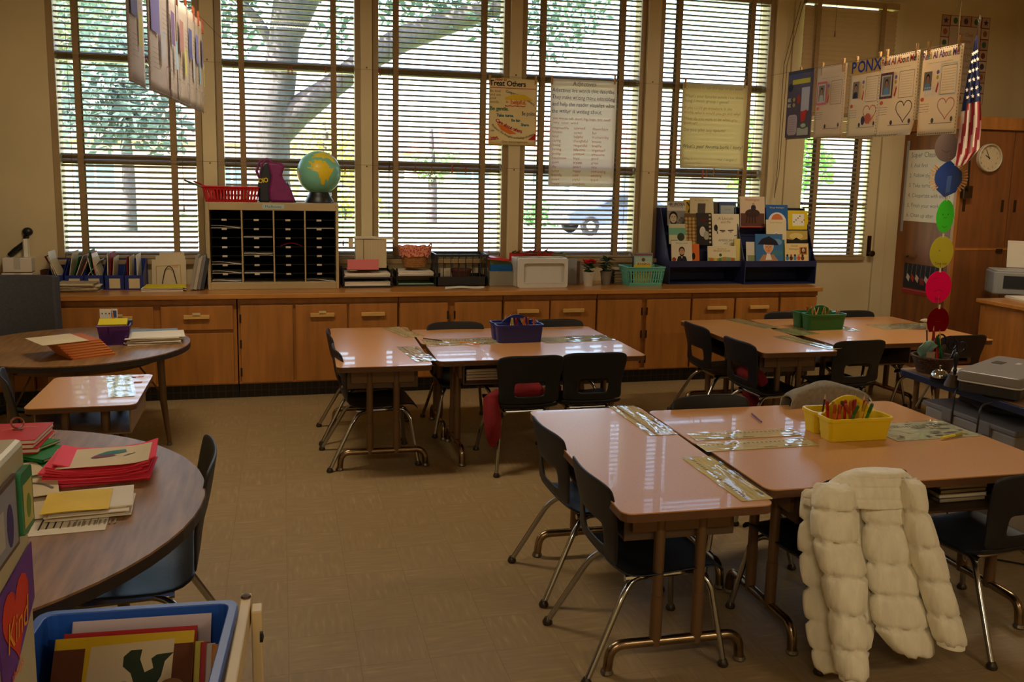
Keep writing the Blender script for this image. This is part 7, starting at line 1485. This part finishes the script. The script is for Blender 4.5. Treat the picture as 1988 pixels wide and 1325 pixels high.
# ------------------------------------------------------------------ wooden counter against the right wall
A = oz(1903, 580, .75); t = thing('side_counter', 'wooden counter unit along the right wall', 'counter', (A.x, A.y, 0)); L = 1.6
obj('counter_top', MB().box((-.02, -L, .72), (XR - A.x - .004, .02, .75)), OAKTOP, t, bevel=.004); obj('body', MB().box((.01, -L + .02, 0), (XR - A.x - .004, 0, .72)), OAK, t); obj('end_panel', MB().box((.0, -L + .02, .02), (.01, -.02, .70)), OAK, t)
for k in range(2): obj('front_stile', MB().box((-.006, -.06 - .7 * k, .02), (.01, -.02 - .7 * k, .70)), OAK, t)
p0 = oz(1962, 580, .75); stack('paper_pile', 'white papers at the edge of the wooden side counter', (p0.x + .08, p0.y - .1, .7505), 1.3, .3, .22, 5, .003, [WHITEP, PAPER2], .012, 21)
c = oz(1965, 574, .75); t = thing('printer', 'pale grey printer on the wooden side counter', 'printer', (c.x + .14, c.y + .12, .7505), -.5)
obj('body', MB().plate(rrect(-.2, -.14, .2, .14, .03, 4), 0, .18), flat((150, 152, 150), .5), t, bevel=.01); obj('paper_slot', MB().box((-.13, -.146, .05), (.16, -.139, .15)), flat((40, 44, 50), .3), t); obj('lid', MB().plate(rrect(-.19, -.13, .19, .13, .03, 4), .18, .192), flat((170, 170, 164), .5), t, bevel=.004); o = tag(obj('paper_sheet', MB().box((-.1, 0, 0), (.1, .002, .22)), WHITEP, None, (c.x + .26, c.y + .22, .7505 + .196)), 'white sheet standing up behind the printer', 'paper'); o.rotation_euler = (-.15, 0, -.5)

# ------------------------------------------------------------------ navy-edged projector table and what stands on it
GZ_ = .68; A = oz(1741, 714, GZ_); x0, y1_ = A.x, A.y; LW, LD = .62, 1.35
t = thing('projector_table', 'brown-topped table with a thick navy edge carrying the projector', 'table', (x0, y1_, 0))
obj('table_top', MB().plate(rrect(.006, -LD + .006, LW - .006, -.006, .04, 5), GZ_ - .01, GZ_, 0).plate(rrect(0, -LD, LW, 0, .045, 5), GZ_ - .036, GZ_ - .001, 1), [mat('brown_laminate', (150, 112, 80), .4, grain=.1), mat('navy_edge', (24, 31, 62), .4)], t, bevel=.004)
for a, b_ in ((.07, -.07), (LW - .07, -.07), (.07, -LD + .07), (LW - .07, -LD + .07)):
    l = obj('leg', MB().tube([(a, b_, .0), (a, b_, GZ_ - .036)], .014, 10), BROWNTUBE, t, smooth=True); obj('brace', MB().tube([(a, b_ - .0, GZ_ - .2), (a, b_ + (.1 if b_ < -.5 else -.1), GZ_ - .036)], .006, 6), CHROME, l)
G = lambda px, py, z=GZ_: oz(px, py, z)
c = G(1824, 728); t = thing('pen_basket', 'round brown woven basket crammed with pens and scissors', 'basket', (c.x + .01, c.y + .06, GZ_ + .0005)); BK = brick_mat('brown_wicker', (92, 62, 44), (74, 48, 34), (40, 26, 18), .02, .01, .0015, .8)
obj('bowl', MB().lathe([(.075, 0), (.1, .07), (.107, .075), (.107, .083), (.096, .083), (.092, .06), (.07, .008)], 28), BK, t, smooth=True); obj('rim', MB().tube([(.103 * cos(a), .103 * sin(a), .08) for a in [2 * pi * k / 24 for k in range(25)]], .007, 6), BK, t)
PB = Vector((c.x + .01, c.y + .06, GZ_ + .01)); r = random.Random(9)
for k, (kind, dx, dy, le, az, col, lab, L) in enumerate((('marker', -.005, 0, -.06, .3, (196, 40, 36), 'red marker standing tallest in the pen basket', .17), ('marker', .03, .01, .16, -1.2, (206, 50, 40), 'second red marker in the pen basket', .14), ('marker', .05, -.01, .4, -1.4, (30, 110, 60), 'green marker leaning right in the pen basket', .16), ('pencil', -.02, .02, -.1, .5, (80, 50, 40), 'dark pencil in the pen basket', .2), ('pencil', .0, .03, .05, 0, (160, 110, 60), 'tan pencil in the pen basket', .19), ('pencil', .06, .02, .35, -1.0, (190, 150, 70), 'yellow pencil at the right of the pen basket', .19), ('pen', -.04, .01, .3, 1.2, (150, 60, 50), 'red-brown pen leaning left in the pen basket', .14))):
    pencil(kind, PB + Vector((dx, dy, .03)), le, az, col, lab, L, 'pens in the brown basket')
b = MB(); 
t = thing('tissue', 'pale green tissue stuffed into the left of the pen basket', 'tissue', PB + Vector((-.06, -.02, .05))); b.sheet(lambda u, v: ((u - .5) * .09 + .015 * sin(v * 7), .01 * sin(u * 9) + .012 * sin(v * 5), v * (.11 - .05 * abs(u - .4))), 10, 8, .001); obj('tissue_sheet', b, flat((130, 170, 160), .8), t, smooth=2); obj('folded_note', MB().box((-.02, -.02, -.01), (.03, -.018, .05)), flat((170, 150, 130), .8), t)
for k in range(2):
    t = thing('scissors', ('pair of black-handled scissors upright in the pen basket', 'second pair of dark scissors at the right of the pen basket')[k], 'scissors', PB + Vector((.045 + .03 * k, .02 - .03 * k, 0)), 0, 'scissors in the basket', (.05, .15 + .12 * k, -.6 + .3 * k))
    for s in (-1, 1): obj('handle', MB().tube([(s * .022 + .02 * cos(a), 0, .15 - .02 * k + .026 * sin(a)) for a in [2 * pi * j / 14 for j in range(15)]], .0045, 6), flat((30, 28, 44), .4), t, smooth=True); obj('blade', MB().box((s * .004 - .005, s * .002, .0), (s * .004 + .005, s * .002 + .002, .13)), CHROME, t)
c = G(1817, 738); t = thing('service_bell', 'shiny chrome service bell in front of the pen basket', 'bell', (c.x, c.y - .02, GZ_ + .0005)); obj('base', MB().lathe([(.046, 0), (.046, .008), (.036, .014), (.01, .016)], 24), flat((30, 26, 26), .4), t, smooth=True); obj('dome', MB().lathe([(.04, .018), (.039, .03), (.032, .045), (.018, .055), (.002, .058)], 24), CHROME, t, smooth=True); obj('plunger', MB().lathe([(.004, .057), (.004, .068), (.007, .07), (.007, .075), (.001, .077)], 12), CHROME, t, smooth=True)
c = G(1851, 750); t = thing('hand_bell', 'small dull brass hand bell with a black turned handle', 'bell', (c.x, c.y - .0, GZ_ + .0005)); obj('bell_cup', MB().lathe([(.044, 0), (.04, .012), (.03, .035), (.026, .055), (.014, .062), (.004, .064)], 24), mat('dull_brass', (70, 52, 34), .5, metal=.6, var=.2), t, smooth=True); obj('handle', MB().lathe([(.006, .064), (.01, .075), (.006, .085), (.011, .12), (.013, .14), (.007, .155), (.001, .158)], 14), flat((24, 20, 20), .4), t, smooth=True)
# projector
q = [G(1872, 712, GZ_ + .1), G(1968, 690, GZ_ + .1)]; A = q[0]; ang = atan2(q[1].y - q[0].y, q[1].x - q[0].x)
qL, qB, qF = [G(px, py, GZ_ + .107) for px, py in ((1872, 717), (1957, 687), (1960, 743))]; uu = qB - qL; vv = qF - qL; PC = qL + uu / 2 + vv / 2; w, d = uu.length * .92, vv.length; t = thing('projector', 'silver-grey digital projector with a dark lower shell', 'projector', (PC.x, PC.y, GZ_ + .0125), atan2(uu.y, uu.x)); GR = mat('projector_grey', (124, 118, 112), .4, var=.04)
obj('top_shell', MB().plate(rrect(-w / 2, -d / 2, w / 2, d / 2, .03, 5), .05, .095), GR, t, bevel=.008); obj('lower_shell', MB().plate(rrect(-w / 2 + .006, -d / 2 + .006, w / 2 - .006, d / 2 - .006, .026, 5), .0, .05), mat('projector_dark', (34, 34, 38), .4), t, bevel=.004)
obj('side_trim', MB().plate(rrect(-w / 2 - .001, -d / 2 - .001, w / 2 + .001, d / 2 + .001, .03, 5), .047, .053), flat((196, 192, 186), .3), t); obj('key_pad', MB().box((.03, .04, .095), (.10, .085, .0965)), flat((60, 58, 58), .4), t); obj('badge', MB().box((.085, -.02, .095), (.13, .0, .0962)), flat((196, 190, 180), .4), t)
for k in range(6): obj('vent_slot', MB().box((w / 2 - .004, -.07 + .02 * k, .055), (w / 2 + .0015, -.06 + .02 * k, .085)), flat((60, 60, 62), .5), t)
lz = obj('lens_ring', MB().lathe([(.036, 0), (.036, .02), (.028, .022), (.024, .006), (.001, .006)], 24, M=Matrix.Translation((.08, d / 2, .04)) @ Matrix.Rotation(-pi / 2, 4, 'X')), flat((20, 20, 22), .3), t, smooth=True)
for a, b_ in ((-w * .38, -d * .38), (w * .38, -d * .38), (0, d * .38)): obj('foot', MB().lathe([(.012, -.012), (.01, 0)], 10), BLACKP, t, (a, b_, 0))
c = G(1880, 728); stack('paper_pile', 'white papers under and left of the projector', (c.x + .03, c.y + .03, GZ_ + .0005), -.4, .21, .15, 3, .0035, [WHITEP, PAPER2], .014, 23)
for k, (px, py, col) in enumerate(((1868, 738, (206, 90, 60)), (1876, 742, (70, 70, 140)))): c = G(px, py); t = tag(obj('eraser', MB().box((-.018, -.008, 0), (.018, .008, .012)), flat(col, .6), None, (c.x, c.y - .01, GZ_ + .0005), bevel=.003), ('orange', 'blue')[k] + ' eraser lying by the hand bell', 'eraser')
for k, (px, py, xx) in enumerate(((1858, 757, 1860), (1906, 790, 1910))):
    a = G(px, py, GZ_); t = tag(obj('power_cable', MB().tube(arc3([(a.x + .08, a.y + .03, GZ_ + .006), (a.x - .008, a.y, GZ_ + .006), (a.x - .012, a.y, GZ_ - .1), (a.x - .01, a.y + .01, .2), (a.x + .05, a.y + .02, .006), (a.x + .3, a.y - .2, .006)], .04, 5), .004, 6), BLACKP, smooth=True), ('farther', 'nearer')[k] + ' black cable hanging over the navy table edge', 'cable')
# storage box under the table
c = oz(1836, 812, .33); t = thing('storage_box', 'grey plastic storage box under the projector table', 'box', (x0 + .25, y1_ - .45, 0)); hb = ox(1815, 784, x0 + .04).z; GB = flat((122, 118, 118), .5); obj('tub', MB().box((-.2, -.28, 0), (.2, .28, hb - .025)), mat('frosted_grey', (150, 144, 138), .4), t, bevel=.01); obj('lid', MB().box((-.212, -.292, hb - .025), (.212, .292, hb)), GB, t, bevel=.006)
for s in (-1, 1): obj('latch', MB().box((-.216, s * .12 - .03, hb - .06), (-.2, s * .12 + .03, hb - .005)), GB, t, bevel=.003)
t = thing('tote_lump', 'dark grey cloth bag lying on the storage box', 'bag', (x0 + .28, y1_ - .4, hb + .0005)); b = MB().sphere((0, 0, .03), (.15, .22, .028), 18, 10); b.v = [(x_ + .01 * sin(y_ * 40), y_, z_ + .008 * sin(x_ * 50 + y_ * 30)) for x_, y_, z_ in b.v]; obj('cloth_body', b, mat('grey_cloth', (70, 62, 66), .9, var=.15), t, smooth=True); obj('strap', MB().tube([(-.1, -.1, .045), (-.12, 0, .06), (-.1, .1, .045)], .008, 6), MATS['grey_cloth'], t)
# ------------------------------------------------------------------ clothes over the chairs
PUFF = mat('white_puffer_nylon', (236, 228, 202), .6, var=.08, scale=16, bump=.9, bscale=26, stretch=(2.2, 2.2, .7), sheen=.3)
t = thing('puffer_jacket', 'white quilted puffer jacket hung over the back of a chair', 'jacket', (0, 0, 0))
jy = lambda py: 2.435 - .175 * (py - 915) / 395
def loft(rows, depth, off=0, nu=30, pf=.17):
    """rows: (py, xL, xR); closed padded form following the rows, pinched at the seams"""
    b = MB(); rings = []
    for i in range(len(rows) - 1):
        m = 9
        for k in range(m + (1 if i == len(rows) - 2 else 0)):
            f = k / m; py, a, c = [rows[i][j] + (rows[i + 1][j] - rows[i][j]) * f for j in range(3)]
            puff = (1 - pf) + pf * abs(sin(pi * f)) ** .32; yy = jy(py) + off
            A, B = oy(a, py, yy), oy(c, py, yy); mid = (A + B) / 2; hw = (B - A).x / 2 * puff; dp = depth * (puff ** 2)
            if i == 0 and k == 0: dp *= .6
            rings.append([Vector((mid.x + hw * cos(q), yy + dp * sin(q) * (1 if sin(q) < 0 else .5), mid.z + (B - A).z / 2 * cos(q) + .003 * sin(q * 5 + i * 2.3) * min(1, pf / .17))) + Vector((cos(q), sin(q), 0)) * (.0035 * sin(q * 13 + i * 1.7) + .003 * sin(q * 7 + i * 2.9 + k * .5)) * (1.3 - abs(sin(pi * f))) * min(1, pf / .17) for q in [2 * pi * j / nu for j in range(nu)]])
    n = len(rings); vs = [v for r_ in rings for v in r_]
    fs = [(i * nu + j, (i + 1) * nu + j, (i + 1) * nu + (j + 1) % nu, i * nu + (j + 1) % nu) for i in range(n - 1) for j in range(nu)] + [tuple(range(nu)), tuple(range(n * nu - 1, (n - 1) * nu - 1, -1))]
    return b.add(vs, fs)
obj('left_panel', loft([(952, 1556, 1668), (1010, 1549, 1690), (1075, 1548, 1688), (1140, 1557, 1696), (1205, 1562, 1700), (1262, 1570, 1692), (1304, 1583, 1668)], .032, off=.03), PUFF, t, smooth=2)
obj('back_panel', loft([(948, 1668, 1772), (1016, 1672, 1776), (1092, 1678, 1786), (1152, 1686, 1796), (1216, 1695, 1806), (1270, 1738, 1812)], .045, off=.0), PUFF, t, smooth=2)
obj('lining_panel', loft([(940, 1590, 1784), (1000, 1570, 1780), (1090, 1580, 1778), (1150, 1600, 1770), (1200, 1610, 1700)], .02, off=.045, pf=.03), PUFF, t, smooth=2)
obj('collar', loft([(911, 1662, 1752), (920, 1632, 1764), (938, 1606, 1778), (962, 1597, 1786), (980, 1602, 1788)], .052, off=.0, pf=.03), PUFF, t, smooth=2)
sl = obj('sleeve', loft([(940, 1582, 1652), (985, 1572, 1662), (1047, 1577, 1662), (1113, 1590, 1682), (1186, 1608, 1674), (1253, 1612, 1679), (1312, 1624, 1678)], .062, off=-.06), PUFF, t, smooth=2)
sr = obj('sleeve', loft([(930, 1746, 1782), (990, 1752, 1796), (1058, 1762, 1820), (1123, 1780, 1840), (1190, 1800, 1857), (1246, 1814, 1872)], .058, off=-.04), PUFF, t, smooth=2)
for s, (py, a, c, off) in ((sl, (1312, 1628, 1676, -.06)), (sr, (1246, 1818, 1868, -.04))):
    obj('cuff', loft([(py - 6, a, c), (py + 7, a + 2, c - 1)], .045, off=off, pf=0), PUFF, s, smooth=2)
obj('hood_roll', loft([(951, 1563, 1602), (966, 1560, 1604), (982, 1562, 1600)], .03, off=-.02, pf=.1), PUFF, t, smooth=2)
# grey sweater over the far chair of the yellow caddy cluster
ch = CHAIRS[3]; KN = mat('grey_knit', (140, 132, 118), .95, var=.15, scale=60, bump=.5, bscale=200)
t = thing('sweater', 'grey knit sweater pulled over the chair back behind the yellow caddy', 'sweater', ch.location.copy(), ch.rotation_euler.z)
def sw(u, v):
    s = 2 * u - 1; top = .668 - .05 * abs(s) ** 3; a = pi * v
    q = max(0, min(1, (v - .3) / .4)); z = top + .012 * sin(6 * s + 2) * (v * (1 - v)) * 2
    if v < .3: z = .4 + (top - .4) * (v / .3)
    if v > .7: z = .42 + (top - .42) * ((1 - v) / .3)
    return (s * (.205 + .012 * sin(v * 9)), -.235 + .028 * s * s + .032 * cos(pi * q) + .006 * sin(9 * v + 5 * s), z + (.018 * sin(pi * q) if .3 <= v <= .7 else 0))
obj('body', MB().sheet(sw, 16, 26, .008), KN, t, smooth=2)
obj('fold', MB().tube([(-.17, -.268, .615), (-.08, -.272, .64), (.04, -.272, .632), (.15, -.268, .622)], [.004, .009, .009, .004], 8), KN, t, smooth=True)
REDC = mat('dark_red_fleece', (120, 10, 18), .9, var=.2, scale=14, bump=.6, bscale=30)
def red_jacket(chair, label, parts):
    t = thing('red_jacket', label, 'jacket', chair.location.copy(), chair.rotation_euler.z)
    for n, P, r_ in parts:
        b = MB().tube(P, r_, 14); b.v = [(x + .007 * sin(z * 70 + y * 30), y * 1.0 + .006 * sin(x * 60), z + .005 * sin(x * 80 + y * 50)) for x, y, z in b.v]; obj(n, b, REDC, t, smooth=True)
red_jacket(RC, 'red fleece jacket bundled on the chair seat, one sleeve hanging low', [('body', [(-.12, -.12, .40), (-.04, -.115, .43), (.06, -.12, .42), (.11, -.11, .39)], [.03, .062, .06, .03]), ('sleeve', [(-.16, -.12, .42), (-.205, -.16, .40), (-.215, -.21, .30), (-.212, -.225, .2), (-.21, -.228, .15)], [.03, .042, .05, .04, .012]), ('sleeve', [(.1, -.1, .39), (.19, -.06, .42), (.2, .02, .37)], [.03, .036, .025])])
red_jacket(RC2, 'dark red jacket stuffed behind the chair back and hanging off the seat', [('body', [(-.14, -.12, .40), (-.05, -.115, .43), (.05, -.12, .42), (.12, -.11, .40)], [.03, .06, .058, .03]), ('hanging_part', [(-.11, .0, .375), (-.19, .02, .36), (-.212, .04, .26), (-.208, .05, .17), (-.205, .05, .1)], [.03, .05, .06, .055, .03])])
# books in the open box of the near table of the blue caddy cluster, and a few in the others
tb = TABLES[5].location; a5 = TABLES[5].rotation_euler.z
for k, (dx, n, cols, lab) in enumerate(((-.33, 4, [(176, 60, 50), (200, 190, 170), (120, 90, 60), (206, 196, 176)], 'left'), (-.12, 3, [(196, 186, 170), (90, 100, 130), (170, 160, 140)], 'middle'), (.25, 3, [(90, 70, 60), (190, 180, 160), (60, 80, 110)], 'right'))):
    for q in range(n): book('exercise_book', '%s book in the %s pile inside the box of the blue caddy table' % (('lowest', 'second', 'third', 'top')[q] if q < n - 1 else 'top', lab), (tb.x + dx, tb.y - .12, .4575 + .0165 * q + .0155), (0, 0, .05 * (q % 2)), .19, .24, .015, cols[q], 'books in the table boxes')
tb = TABLES[2].location
for q in range(4): book('exercise_book', '%s book inside the box of the table behind the white puffer jacket' % ('lowest', 'second', 'third', 'top')[q], (tb.x + .26, tb.y - .13, .4575 + .0165 * q + .0155), (0, 0, -.04 * (q % 2)), .2, .24, .015, [(110, 104, 96), (190, 180, 160), (80, 60, 50), (150, 150, 150)][q], 'books in the table boxes')
